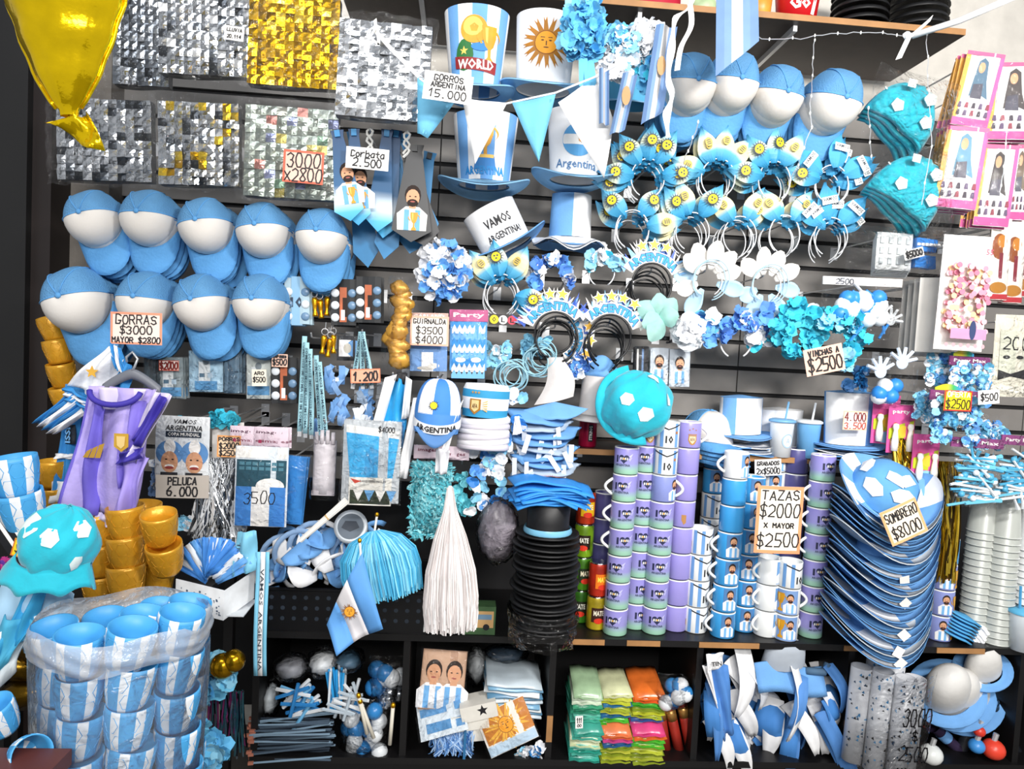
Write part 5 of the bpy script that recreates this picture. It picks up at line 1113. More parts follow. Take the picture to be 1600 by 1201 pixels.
# ================================================================ left: small packs, jerseys, cups
pale = lambda k: [(flat(rect(0, 0, 22*k, 30*k)), M('#e9eef0', .5)), (flat(ell(0, 16*k, 5*k, 6*k)), M('#7f8b92', .5)), (flat(rect(-6*k, -6*k, 8*k, 6*k)), M('#4f6f86', .5)), (flat(rect(6*k, -6*k, 7*k, 8*k)), M('#b9cfe0', .5)), (flat(rect(0, -22*k, 34*k, 14*k)), M('#5f9fd0', .5))]
for x, y, w, h, c, lb, it in ((238, 578, 26, 56, '#3d4f5a', 'dark small pack at the left end of the pack row', None), (266, 590, 40, 66, '#8a979c', 'small badge pack behind the tiny $2000 sign', pale), (322, 580, 54, 66, '#a8cbe0', 'pale blue trinket pack in the middle of the pack row', pale), (362, 580, 24, 70, '#5f7d94', 'narrow stack of packs seen edge-on in the pack row', None), (404, 588, 38, 72, '#d9e0dc', 'cream card pack before the black badge card', pale)):
    pack('trinket_pack', lb, 'pack', x, y, w, h, .42, 1, c, items=it, filmy=FILM2, n=3, blab=lb.replace('pack', 'pack hidden behind the one', 1)[:90], group='trinket packs under the caps')
def cloth(t, name, pts, m, y0=0, depth=.02, seed=0, n=10, t_=.004, parent=None, label=None):
    """a draped piece of cloth inside a quad of four corners (px offsets, z up)"""
    k = t.k; a, b, c, d_ = [Vector((x*k, 0, z*k)) for x, z in pts]
    def fn(u, v):
        p = a.lerp(b, u).lerp(d_.lerp(c, u), v); return (p.x, y0-depth*(.5*sin(u*9+seed+v*2)+.35*sin(u*4-v*6+seed*2)), p.z)
    return t.part(name, MB().add(slab(fn, n, n, t_), smooth=True), m, parent=parent, label=label)
m_lil = M('#b3a4e2', .75, var=.2, bump=.15, bs=90); m_lild = M('#6b5fc6', .75, var=.15); m_pur = M('#3b2f9c', .7); m_jb = M('#2f86c8', .75); m_lilw = M('#d9cfea', .75)
# blue jersey behind
t = thing('football_jersey', 'blue striped jersey hanging behind the lilac one', 'jersey', 115, 690, .74, group='jerseys on hangers')
cloth(t, 'sleeve', [(-28, -100), (-6, -100), (16, 90), (-12, 90)], m_jb, seed=1)
cloth(t, 'cuff', [(-29, -96), (-7, -96), (-4, -62), (-26, -62)], m_white, -.014, .012, 1, 6)
cloth(t, 'stripe', [(-22, -26), (2, -26), (3, -18), (-21, -18)], m_white, -.016, .012, 1, 6)
q = cloth(t, 'name_band', [(-6, -2), (8, -2), (8, 28), (-5, 28)], M('#1a2430', .7), -.02, .006, 2, 4)
k = t.k; t.part('lettering', MB().add(warp(text('ISSI', 0, 0, 24*k, 8*k, 0, .03), lambda x, y, z: (1*k-z, -.034, 13*k+x))), m_sky, parent=q)
cloth(t, 'body', [(-8, -80), (60, -60), (60, 90), (-4, 100)], m_jb, .02, seed=3)
# lilac jersey
t = thing('football_jersey', 'lilac football jersey with gold crest on a grey hanger', 'jersey', 180, 700, .84, (0, 0, 0), 'jerseys on hangers'); k = t.k
cloth(t, 'body', [(-76, -102), (26, -112), (56, 94), (-38, 96)], m_lil, 0, .035, 1, 18)
cloth(t, 'side_panel', [(-78, -100), (-26, -108), (-18, 60), (-40, 80)], m_lild, -.006, .03, 1.1, 12)
cloth(t, 'centre_stripe', [(14, -60), (30, -60), (52, 76), (10, 78)], M('#8172d2', .75), -.016, .03, 1.6, 10)
cloth(t, 'hem', [(-30, -122), (6, -124), (10, -104), (-28, -104)], m_lilw, -.004, .02, 2, 8)
cloth(t, 'sleeve', [(20, -6), (36, -22), (92, 88), (64, 96)], m_lilw, -.03, .03, 3, 12)
cloth(t, 'sleeve_band', [(36, 18), (48, 6), (88, 82), (76, 92)], m_pur, -.046, .014, 3, 8)
cloth(t, 'sleeve', [(6, -106), (36, -100), (60, -10), (20, -2)], M('#a493de', .75), -.028, .03, 4, 12)
cloth(t, 'cuff', [(14, -20), (52, -10), (56, 8), (20, -2)], m_pur, -.05, .02, 3.4, 8)
cl = MB().add(tube([((4+38*sin(a))*k, -.02-.02*cos(a), (80-22*cos(a*.98)+12)*k) for a in [-1.5+3*i/14 for i in range(15)]], 4.5*k, 8), smooth=True)
t.part('collar', cl, m_pur)
cloth(t, 'inside_back', [(-20, 60), (28, 60), (44, 94), (-30, 94)], m_lilw, .004, .004, 2, 8)
for j in range(3): t.part('logo_stripe', MB().add(warp(flat([(-36+9*j, -12), (-28+9*j, -12), (-22+9*j, 3+4*j), (-30+9*j, -2+5*j)]), lambda x, y, z: (x*k, -.042, z*k))), M('#c79a3c', .4, .4))
q = t.part('crest', MB().add(warp(poly([(13, 28), (34, 28), (34, 8), (24, 0), (13, 8)], .2), lambda x, y, z: (x*k, -.054+y*.01, z*k))), M('#d8aa3c', .4, .4))
t.part('crest_mark', MB().add(warp(flat([(17, 24), (30, 24), (29, 10), (24, 5), (18, 10)]), lambda x, y, z: (x*k, -.056, z*k))), M('#f0cf86', .4, .3), parent=q)
t = thing('clothes_hanger', 'grey plastic hanger holding the lilac jersey', 'hanger', 206, 590, .82); k = t.k; m_hang = M('#6d7078', .4)
t.part('bar', MB().add(slab(lambda u, v: ((-44+88*u)*k, -.006*sin(pi*v), (6-26*abs(2*u-1)**1.4+(v-.5)*16)*k), 16, 3, .008), smooth=True), m_hang)
t.part('hook', MB().add(tube([(0, 0, 10*k), (4*k, 0, 18*k), (8*k, 0, 30*k), (0, 0, 40*k), (-9*k, 0, 32*k), (-8*k, 0, 24*k)], 2*k, 6), smooth=True), M('#b9bcc0', .3, .6))
# white hood with gold star and striped scarf ends
t = thing('striped_hood', 'white hooded scarf with gold star and blue striped edges', 'hood', 148, 600, .80); k = t.k
cloth(t, 'hood_top', [(-40, -4), (10, -22), (46, 40), (14, 60)], M('#eceef2', .8, bump=.2), 0, .03, 2, 14)
for j, c in enumerate((m_jb, m_white, m_jb)):
    cloth(t, 'hem_stripe', [(-44+j*2, -12-8*j), (4+j*3, -36-8*j), (6+j*3, -29-8*j), (-42+j*2, -4-8*j)], c, -.01, .02, 2, 8)
    cloth(t, 'neck_stripe', [(34+6*j, 26-4*j), (40+6*j, 22-4*j), (30+6*j, 64-3*j), (22+6*j, 66-3*j)], c, -.012, .012, 2, 6)
for j, c in enumerate((m_jb, m_white, m_jb, m_white)): cloth(t, 'scarf_end', [(-86+7*j, -64-5*j), (-79+7*j, -66-5*j), (-26+9*j, -20-6*j), (-36+9*j, -14-6*j)], c, -.006, .022, 1, 8)
cloth(t, 'drape', [(20, -20), (50, -10), (58, 30), (44, 40)], m_jb, -.004, .02, 2, 8)
t.part('star', MB().add(warp(poly(star(4*k, 20*k, 10*k, .45), .002), lambda x, y, z: (x, y-.03, z))), M('#d8a53a', .5))
# ================================================================ football cups
m_gc = M('#dda028', .32, .3, var=.2, bump=.2, bs=30); m_sc = [M('#49a5e0', .45), M('#eceff2', .5)]
def cup_prof(r, h): return [(.0001, 0), (r*.70, 0), (r*.80, h*.10), (r*.92, h*.4), (r*.98, h*.66), (r, h*.9), (r*.985, h), (r*.93, h), (r*.9, h*.6), (r*.66, h*.05)]
def hexrelief(r, h, n=7):
    mb = MB()
    for i in range(n):
        for z0 in (.3, .7):
            a = 2*pi*(i+(.5 if z0 > .5 else 0))/n; pts = []
            for j in range(7):
                aa = a+.36*cos(2*pi*j/6); zz = z0+.2*sin(2*pi*j/6)
                pf = [(0, .7), (.1, .8), (.4, .92), (.66, .98), (.9, 1), (1.2, 1)]; rr = r*next(a1+(b1-a1)*(zz-a0)/(b0-a0) for (a0, a1), (b0, b1) in zip(pf, pf[1:]) if zz <= b0)*1.004; pts.append((rr*cos(aa), rr*sin(aa), zz*h))
            mb.add(tube(pts, r*.016, 4))
    return mb
CUPM = {}
def football_cup(px, py, d, w, label, striped=False, rot=(0, 0, 0), group=None, loc=None):
    key = (striped, round(w*scl(px, py, d), 3))
    if key not in CUPM:
        r = key[1]/2; h = r*1.9; v, f = lathe(cup_prof(r, h), 30)
        mi = 0
        if striped:      # white stripes bulge with the barrel shape
            mi = [(1 if (i % 30) % 5 < 2 and i < 30*6 else 0) for i in range(len(f))]
        CUPM[key] = (MB().add((v, f), mi, True).mesh('body', m_sc if striped else [m_gc]), hexrelief(r, h).mesh('relief_lines', m_sc[0] if striped else m_gc))
    t = thing('football_cup', label, 'cup', px, py, d, rot, group or ('striped football cups' if striped else 'gold football cups'), loc=loc)
    b = t.part('body', CUPM[key][0], None); t.part('relief_lines', CUPM[key][1], None, parent=b)
    return t
def cup_col(px, py, d, w, n, where, striped=False, pitch=44, tilt=0, dxp=0, group=None, grow=0):
    for i in range(n):
        football_cup(px+dxp*i, py-pitch*i, d, w+grow*i, f'{"blue striped" if striped else "gold"} football cup, {ORD[n-1-i]} of {where}', striped, (R.uniform(-4, 4), tilt-3+R.uniform(-3, 3), R.uniform(0, 90)), group)
ztab = at(190, 945, .80).z
tb = thing('display_table', 'black table edge under the gold football cups', 'table', 200, 945, .7, loc=(at(200, 945, .7).x, -.62, ztab-.012))
tb.part('top', MB().add(box(.46, .62, .022, (-.02, 0, 0))), m_shblk)
for sx, sy in ((-.23, -.26), (.18, -.26), (-.23, .26), (.18, .26)): tb.part('leg', MB().add(box(.03, .03, ztab-.024, (sx, sy, -.011-(ztab-.024)/2))), m_shblk)
cup_col(160, 945, .80, 54, 3, 'the left column on the table', pitch=46)
cup_col(198, 934, .84, 56, 3, 'the front column on the table', pitch=46, dxp=1)
cup_col(218, 880, .74, 54, 2, 'the middle column behind the jersey hem', pitch=44, dxp=4)
cup_col(246, 925, .72, 50, 2, 'the dim column behind the tilted cups', pitch=46)
cup_col(262, 892, .86, 54, 2, 'the tilted pair on the right', pitch=44, tilt=-14, dxp=-10)
cup_col(82, 802, .72, 44, 2, 'the short column by the pillar', pitch=42, dxp=2)
cup_col(108, 640, .42, 40, 4, 'the slanted column above the jerseys', pitch=36, tilt=-12, dxp=-6)
t = cup_col(40, 826, 1.0, 66, 2, 'the pair at the left edge', True, 52, -6, -10)
# black box with white lettering and yellow tag at the left edge
t = thing('game_box', 'black box with white print leaning at the left edge', 'box', 28, 830, 1.02, (0, -34, 0)); k = t.k
t.part('body', MB().add(box(46*k, .04, 90*k)), M('#17181c', .4))
t.part('print', MB().add(flat(rect(-8*k, 4*k, 6*k, 64*k), -.021)).add(flat(rect(8*k, 8*k, 8*k, 60*k), -.021)), m_paper)
sign(33, 857, 26, 28, 1.07, 18, [('$9', 0, .5, .7, 0)], 'yellow price tag on the black box at the left edge', '#f2cf1a', '#d9742a', 2.0)
t = thing('party_garland', 'violet and teal tinsel scrap at the left edge', 'tinsel', 14, 885, 1.0); k = t.k
cluster(t, blob_pts(16, 22*k, .03, 14*k, 9), [M('#6a3fa8', .5), M('#2f9a9a', .5), M('#c33a8a', .5)], 12*k, seed=9)
# teal plush hat in the left foreground with pale flags below
th = plush('plush_hat', 'teal and white plush ball hat in the left foreground', 92, 848, 1.28, 56, 50, 60, [(-84, 22, .26), (-135, 28, .36), (-30, 40, .26), (-35, -10, .2)], (0, 14, 0), 2); k = th.k
th.part('frill', MB().add(slab(lambda u, v: ((54+18*v)*k*cos(pi+pi*u)+4*k*sin(u*22)*v, (40+14*v)*k*sin(pi+pi*u), (-26-34*v-10*sin(u*5)+5*sin(u*24)*v)*k), 36, 4, .004), smooth=True), m_teal)
t = thing('pale_flag', 'pale blue cloth flag spread under the left teal hat', 'flag', 60, 960, 1.2, group='cloths under the teal hat')
cloth(t, 'cloth', [(-64, -60), (20, -56), (58, 38), (-64, 62)], M('#a9cfe8', .7), 0, .03, 2, 12)
cloth(t, 'stripe', [(-52, -64), (-6, -30), (34, 76), (-2, 60)], M('#3aa6d8', .7), -.03, .02, 1, 10)
cloth(t, 'lower_cloth', [(-66, -140), (-30, -90), (8, 6), (-66, -30)], M('#e3ecf0', .7), -.02, .03, 3, 10)
cloth(t, 'lower_stripe', [(-66, -108), (-34, -70), (10, 0), (-40, 6)], M('#4fb6dc', .7), -.034, .02, 3, 8)
# ================================================================ striped cups in a plastic bag, front left
bx = at(190, 1100, 1.28).x; kk = scl(190, 1050, 1.28); pitch = 60*kk
zs = at(190, 985, 1.28).z-5*pitch-.01
stool = thing('stool', 'dark stool under the bag of striped cups', 'stool', 190, 1290, 1.28, loc=(bx, -1.28, 0))
stool.part('seat', MB().add(lathe([(.0001, zs), (.2, zs), (.2, zs-.03), (.0001, zs-.03)], 24)), m_shblk)
for a in range(4): stool.part('leg', MB().add(tube([(.15*cos(a*pi/2+.78), .15*sin(a*pi/2+.78), zs-.03), (.18*cos(a*pi/2+.78), .18*sin(a*pi/2+.78), .0)], .014, 8)), m_shblk)
spots = [(-84, -.03, 978, 'left'), (-34, -.085, 992, 'left front'), (34, -.085, 978, 'right front'), (84, -.02, 955, 'right'), (-44, .05, 962, 'left rear'), (16, .02, 958, 'centre'), (66, .08, 938, 'right rear'), (14, .105, 945, 'centre rear')]
for j, (dx, dy, yt, nm) in enumerate(spots):
    zt_ = at(190, yt, 1.28-dy).z-pitch
    for i in range(5):
        football_cup(190, 1050, 1.28, 68, f'bagged blue striped cup, {ORD[i]} of the {nm} column', True, (R.uniform(-3, 3)+(9 if i == 0 else 5), (9 if dx > 0 else -3) if i == 0 else 3, R.uniform(0, 90)), 'striped cups in the bag', loc=(bx+dx*kk+.002*i, -1.28+dy, max(zs+.002, zt_-i*pitch)))
bg = thing('cup_bag', 'cloudy plastic bag gathered round the striped cups', 'bag', 190, 1100, 1.28, loc=(bx, -1.28, zs)); zr1 = at(190, 1008, 1.43).z-zs; zr0 = at(190, 1058, 1.43).z-zs
bg.part('film', MB().add(grid(lambda u, v: ((122-3*sin(v*5))*kk*cos(2*pi*u)*(1+.02*sin(u*37)), .150*sin(2*pi*u)*(1+.02*sin(u*41+v*9)), zr0*v), 60, 12, True), smooth=True), FILMM)
bg.part('rolled_rim', MB().add(grid(lambda u, v: ((123+6*sin(v*pi)+2*sin(v*17+u*20))*kk*cos(2*pi*u), (.152+.010*sin(v*pi)+.003*sin(u*50+v*11))*sin(2*pi*u), zr0+(zr1-zr0)*v+.05*kk*100*cos(2*pi*u)*.3+.006*sin(u*31)), 64, 12, True), smooth=True), film('rolled_film', amount=.05, rough=.22, bs=30, strength=.5, milk=.3))
# ================================================================ flower chain, gold balls, gold foil in the dark corner
t = thing('flower_chain', 'sky blue paper flower chain hanging in the lower left corner', 'garland', 320, 1090, .75); k = t.k; rr = random.Random(8)
pts = []
for i in range(70):
    q = i/69; pts.append(((24*sin(q*9)+rr.uniform(-18, 18)-10*q)*k, rr.uniform(-.03, .02), (72-190*q+rr.uniform(-8, 8))*k))
cluster(t, pts, [m_pbl, m_plt, M('#6fc3e6', .7)], 17*k, seed=3)
for i, (x, y, r_) in enumerate(((300, 1080, 18), (348, 1040, 20), (365, 1032, 18), (310, 1018, 12))):
    solo('gold_bauble', ['gold bauble low in the blue flower chain', 'left gold bauble of the upper pair', 'right gold bauble of the upper pair', 'small gold bauble at the top of the flower chain'][i], 'bauble', MB().add(ball(r_*scl(x, y, .8), r_*scl(x, y, .8)*.9, r_*scl(x, y, .8), n=18, jit=.02), smooth=True), M('#b98a12', .2, .9, bump=.3, bs=12), x, y, .80, group='gold baubles in the dark corner')
for i, (x, y, a) in enumerate(((30, 1035, 20), (42, 1080, -15), (60, 1010, 40))):
    solo('foil_bundle', ['dark gold foil bundle in the left corner, upper', 'dark gold foil bundle in the left corner, lower', 'dark gold foil bundle in the left corner, behind'][i], 'foil bundle', MB().add(ball(.07, .05, .04, (0, 0, 0), 14, .1), smooth=True), M('#5b4308', .25, .9, bump=.4, bs=15), x, y, .9, (0, a, 0), group='dark gold foil bundles')
t = thing('tinsel_curtain', 'dark iridescent tinsel hanging right of the flower chain', 'tinsel', 352, 1120, .66); k = t.k; mb = MB(); rr = random.Random(12)
for i in range(60):
    x = rr.uniform(-26, 26); mb.add(ribbon([(x*k, rr.uniform(-.01, .02), 40*k), ((x+rr.uniform(-4, 4))*k, rr.uniform(-.01, .02), 0), ((x+rr.uniform(-8, 8))*k, rr.uniform(-.01, .02), rr.uniform(-70, -40)*k)], (1.2*k, 0, 0)), rr.randrange(4))
t.part('strands', mb, [M('#2b2f38', .2, .9), M('#8fa8b8', .2, .9), M('#9a3f7a', .3, .6), M('#3f6f7a', .3, .7)], kind='stuff')
# brown bench corner, striped cup and white clapper, lower left
t = thing('wooden_bench', 'brown wooden bench corner at the lower left', 'bench', 20, 1190, 1.5, loc=(at(62, 1190, 1.54).x-.05, -1.5, 0)); zb2 = at(20, 1168, 1.44).z
t.part('seat', MB().add(box(.20, .12, .03, (-.05, 0, zb2-.015))), M('#5a2c22', .4)); t.part('leg', MB().add(box(.05, .05, zb2-.03, (.04, 0, (zb2-.03)/2))), M('#5a2c22', .4)); t.part('leg', MB().add(box(.05, .05, zb2-.03, (-.14, 0, (zb2-.03)/2))), M('#5a2c22', .4))
t = football_cup(34, 1178, 1.42, 58, 'blue striped football cup lying by the brown bench', True, (40, 60, 0)); t = football_cup(8, 1140, 1.36, 56, 'blue striped football cup cut by the left edge', True, (20, -10, 0))
t = thing('plastic_clapper', 'white plastic clapper handle standing by the striped cup bag', 'clapper', 62, 1140, 1.3, (0, 8, 0)); k = t.k
t.part('handle', MB().add(tube([(0, 0, -48*k), (0, 0, 30*k)], 8*k, 10), smooth=True), m_mw); t.part('knob', MB().add(ball(12*k, 12*k, 11*k, (0, 0, 36*k), 12), smooth=True), m_mw)
# ================================================================ wig pack, pompoms, flag pack
def wig_items(k):
    o = [(flat(rect(0, 0, 82*k, 70*k)), M('#e6ebee', .6))]
    for s in (-1, 1):
        c = s*19*k; o += [(flat(ell(c, -2*k, 21*k, 20*k, 20)), M('#5f94cc', .7)), (flat(ell(c, 8*k, 9*k, 12*k, 14)), m_paper), (flat(ell(c, -16*k, 13*k, 17*k, 18)), m_skin), (flat(ell(c, -23*k, 7*k, 3.6*k, 12)), m_paper), (flat(ell(c, -25*k, 7*k, 2.4*k, 12)), M('#9c3b36', .6))]
        o += [(flat(ell(c+e*5*k, -12*k, 2*k, 1.2*k, 8)), m_hair) for e in (-1, 1)]
        o.append((flat(rect(c, -36*k, 26*k, 8*k)), M('#2a2c33', .7)))
    o += [(text('VAMOS', 4*k, 48*k, 34*k, 7*k, 0, .01, .2), m_ink), (text('ARGENTINA', 2*k, 38*k, 56*k, 8.5*k, 0, .02, .2), m_ink), (flat(rect(2*k, 28*k, 54*k, 9*k)), M('#1d2a3a', .6)), (text('COPA MUNDIAL', 2*k, 28*k, 48*k, 5.5*k, 0, .01), m_paper)]
    return o
pack('wig_pack', 'wig pack lettered VAMOS ARGENTINA with two smiling faces', 'wig pack', 285, 706, 84, 116, .52, 3, '#eef0f1', items=wig_items, filmy=FILM)
for i, (x, y, w, h, c) in enumerate(((280, 662, 40, 16, [m_pt, m_plt]), (352, 655, 44, 20, [m_pt, M('#2f9fb4', .7)]), (316, 745, 18, 60, [M('#3f9fb0', .7), m_plt]), (250, 745, 16, 60, [m_gry, m_pw]), (300, 815, 40, 20, [m_plt, m_pw]))):
    t = thing('crepe_tuft', ['aqua crepe tuft above the wig pack', 'aqua crepe tuft above the PORRAS sign', 'teal curly wig hair right of the wig pack', 'grey curly wig hair left of the wig pack', 'pale crepe tuft below the PELUCA sign'][i], 'crepe tuft', x, y, .47, group='crepe tufts round the wig pack'); k = t.k
    f_bloss(18, c, (w, h), 10, 90+i)(t, k); hook(x, y-8, .46)
def tinsel(label, px, py, d, w, h, n, cols, seed, top=.3, name='tinsel_pompom', cat='pompom', wid=1.4, flare=1.0, group=None, curl=8):
    t = thing(name, label, cat, px, py, d, group=group); k = t.k; rr = random.Random(seed); mb = MB()
    for i in range(n):
        x0_ = rr.uniform(-.5, .5)*w*top; x1_ = rr.uniform(-.5, .5)*w*flare; y_ = rr.uniform(-.03, .03); hh = h*rr.uniform(.75, 1.0)
        pts = [((x0_+(x1_-x0_)*q**.8+rr.uniform(-.3, .3)*curl*(q > .1))*k, y_*q-.01*sin(q*pi), (h/2-hh*q)*k) for q in (0, .2, .4, .6, .8, 1)]
        mb.add(ribbon(pts, (wid*k, wid*k*rr.uniform(-1, 1), 0)), rr.randrange(len(cols)))
    t.part('strands', mb, cols, kind='stuff')
    return t
m_ti = [M('#c9ccd0', .15, 1), M('#7d8288', .2, 1), M('#f2f4f6', .3, .5)]
tinsel('silver tinsel pompom hanging below the PORRAS sign', 344, 790, .50, 70, 150, 1100, m_ti, 1, .9, wid=2.0, curl=26, group='tinsel pompoms')
pack('pompom_pack', 'white card header of the silver pompom with the PORRAS sign', 'pack', 356, 695, 50, 74, .46, 2, '#efe9e4', items=lambda k: [(text('PORRAS', 6*k, 30*k, 24*k, 6*k, 0, .02), M('#a8323a', .6))], filmy=None)
def flagpack_items(k):
    o = [(flat(rect(0, 62*k, 78*k, 20*k)), m_paper), (flat(rect(0, 24*k, 76*k, 50*k)), M('#1f4f60', .6))]
    for i in range(7):
        for j in range(2): o.append((flat(rect((-30+10*i)*k, (42-9*j)*k, 8*k, 6*k)), M('#4f8496', .6)))
    o += [(flat(ell(14*k, 2*k, 22*k, 14*k)), m_paper), (flat(rect(-26*k, -36*k, 24*k, 72*k)), M('#3f86d0', .6)), (flat(rect(0, -36*k, 28*k, 72*k)), m_paper), (flat(rect(26*k, -36*k, 24*k, 72*k)), M('#3f86d0', .6)), (pen('3500', -2*k, -20*k, 50*k, 22*k, 1.6*k), m_ink)]
    return o
for i, (x, y) in enumerate(((385, 682), (425, 684))):
    t = pack('header_strip_pack', ['pink header strip pack left above the flag pack', 'pink header strip pack right above the flag pack'][i], 'pack', x, y, 52, 34, .52, 3, '#e6d3de', items=lambda k: [(text('images', -4*k, 8*k, 40*k, 6*k, 0, .01), M('#5a2f4a', .6)), (text('images', 6*k, -6*k, 40*k, 6*k, 0, .01), M('#8a3f5a', .6)), (flat(rect(-18*k, -6*k, 5*k, 5*k)), M('#b0305a', .6))], n=2, blab='pink header strip pack stacked behind the front ones', group='pink header strip packs')
pack('flag_pack', 'flag pack with dark teal card and 3500 written on it', 'pack', 408, 760, 84, 130, .56, 3, '#dfe7ee', items=lambda k: [(warp(vf, lambda x, y, z: (x, y, z*.86)), m) for vf, m in flagpack_items(k)], n=0)
pack('flag_pack', 'blue flag pack half hidden behind the 3500 pack', 'pack', 448, 765, 56, 110, .50, 6, '#2f86d0', n=1, blab='blue flag pack stacked behind the half hidden one', group='blue flag packs')
# ================================================================ white tray of paper flags and the lettered ribbon
t = thing('flag_tray', 'white patterned card tray holding paper flags', 'tray', 330, 920, .82, loc=at(330, 945, .82)); k = t.k
t.part('front_panel', MB().add(slab(lambda u, v: ((-48+80*u)*k, -.03-.04*u, (v*46-8*u)*k), 6, 3, .003)), M('#e8eaec', .6, var=.25))
t.part('side_panel', MB().add(slab(lambda u, v: ((32+28*u)*k, -.07+.1*u, (-8+v*(46)+14*u)*k), 4, 3, .003)), M('#e8eaec', .6, var=.25))
t.part('base', MB().add(slab(lambda u, v: ((-46+106*u)*k, -.06+.12*v, -4*k), 2, 2, .003, (0, 0, 1))), M('#cfd3d6', .6))
mb = MB(); rr = random.Random(2)
for j in range(60):
    x, z = rr.uniform(-44, 28), rr.uniform(2, 36); mb.add(warp(flat(rect(x*k, z*k, rr.uniform(1, 3)*k, rr.uniform(1, 3)*k)), lambda a, b, c: (a, -.0315-.04*((a/k+48)/80), c-8*k*((a/k+48)/80))))
t.part('speckle_print', mb, M('#4a5a70', .6), kind='stuff')
rr = random.Random(4)
for i in range(11):
    a = -62+12*i
    o = thing('paper_flag', f'blue and white paper flag fanned in the tray, {NUM[i]} from the left', 'flag', 330, 905, .80+.004*i, (0, a, rr.uniform(-20, 20)), 'paper flags in the white tray'); kk = o.k
    for j, m in enumerate((M('#3f86d6', .6), M('#dfe6ee', .6), M('#5f9fe0', .6))): cloth(o, 'band', [(-12+8*j, 4), (-4+8*j, 4), (-3+10*j, 66), (-15+10*j, 66)], m, 0, .006, i, 4, .001)
O = at(408, 960, .84)
t = thing('lettered_ribbon', 'hanging blue and white ribbon lettered VAMOS ARGENTINA', 'ribbon', 408, 960, .84, (0, -1, 0)); k = t.k
for x, m, w_ in ((-7, m_sky, 6), (0, m_white, 7), (7, m_sky, 6)): t.part('stripe', MB().add(slab(lambda u, v: ((x-w_/2+w_*u)*k, -.008*sin(v*5), (-98+196*v)*k), 1, 10, .001), smooth=True), M('#7cc3e0', .6) if m is m_sky else m)
t.part('lettering', MB().add(warp(strips(text('VAMOS  ARGENTINA', 0, 0, 160*k, 5.5*k, 0, .01), 8*k), lambda x, y, z: (z, -.0030-.008*sin((-x/k+90)/196*5), -x-8*k))), M('#2a3440', .6))
t.part('lettering', MB().add(warp(text('TINA', 0, 0, 30*k, 5*k, 0, .01), lambda x, y, z: (-34*k+z, -.01, 100*k-x))), M('#2a3440', .6))
cloth(t, 'loop', [(-44, 60), (-10, 70), (-8, 134), (-40, 128)], M('#7cc3e0', .6), .0, .02, 2, 6, .002)
# ================================================================ lanyards, rosettes, gloves, pennant pack
def lanyard(px, py, d, w, h, ang, label, i):
    t = thing('lanyard', label, 'lanyard', px, py, d, (0, ang-3, R.uniform(-15, 15)), 'lettered lanyards'); k = t.k
    t.part('strap', MB().add(slab(lambda u, v: ((u-.5)*w*k, -.008*sin(v*7+i), (v-.5)*h*k), 2, 10, .001), smooth=True), M('#a3d3de', .6))
    mb = MB()
    for j in range(5): mb.add(warp(text('MI MESSI'[:3]+'ESSI' if j % 2 else 'AMOS', 0, 0, 24*k, w*.5*k, 0, .02), lambda x, y, z: (z, -.0102, x+(-.36+.18*j)*h*k)))
    t.part('lettering', mb, M('#2b4a5a', .6)); t.part('clip', MB().add(box(w*.8*k, .004, 8*k, (0, -.002, -h*.52*k))), m_wire)
for i in range(5): lanyard(472+7*i+(4 if i > 2 else 0), 600+6*i, .47+.012*i, 7.5, 150-8*i, 4-2*i, f'pale blue lettered lanyard of the left bunch, {NTH[i]} from the left', i)
for i in range(3): lanyard(558+8*i, 560, .44+.01*i, 7.5, 84, 9-9*i, f'pale blue lettered lanyard under the badge cards, {NTH[i]} from the left', i)
hook(486, 520, .44); hook(566, 515, .42)
m_ros = M('#6f9fd6', .65, var=.2); m_rosw = M('#dfe6f0', .7)
for i, (x, y, w, h, c, lb) in enumerate(((524, 592, 42, 50, [m_ros, M('#8fb6e4', .65)], 'upper sky blue ribbon rosette bundle'), (530, 640, 36, 50, [m_ros, M('#8fb6e4', .65)], 'lower sky blue ribbon rosette bundle'), (570, 650, 46, 54, [m_ros, m_rosw, m_rosw], 'white and blue ribbon rosette bundle'), (572, 616, 34, 30, [M('#8fa2b8', .5), m_ros], 'greyish bagged ribbon rosette behind the 1.200 sign'), (500, 668, 22, 30, [m_ros], 'small blue ribbon rosette behind the lanyards'))):
    t = thing('ribbon_rosette', lb, 'rosette', x, y, .44, group='ribbon rosettes'); k = t.k; rr = random.Random(i+40)
    for j in range(16):
        a = rr.uniform(-.6, .6); L = rr.uniform(.4, .6)*h*k; x_ = rr.uniform(-.3, .3)*w*k
        t.part('loop', MB().add(grid(lambda u, v: ((u-.5)*9*k, -.012*sin(pi*v)-.006*u, (v-.5)*L), 2, 6), smooth=True), c[j % len(c)], loc=(x_, -.003*rr.randrange(5), rr.uniform(-.25, .25)*h*k), rot=(0, a, rr.uniform(-.5, .5)))
    t.part('band', MB().add(box(w*.35*k, .03, 6*k, (0, -.004, 0))), m_rosw); hook(x, y-h*.4, .42)
t = thing('glove_pack', 'pack of white cotton gloves left of the pennant pack', 'glove pack', 507, 720, .54, (0, 0, 0)); k = t.k
t.part('palm', MB().add(slab(lambda u, v: ((-17+34*u)*k, -.012*sin(pi*u), (-52+v*84)*k), 10, 4, .012), smooth=True), M('#d9d3d8', .85))
for j in range(4): t.part('finger', MB().add(tube([((-12.5+8.4*j)*k, -.008, 28*k), ((-12.5+8.4*j)*k, -.010, (46+3*(j in (1, 2)))*k)], [3.8*k, 2.8*k], 8), smooth=True), M('#d9d3d8', .85))
t.part('cuff', MB().add(box(35*k, .016, 7*k, (0, -.002, -50*k))), M('#cdc6cc', .85))
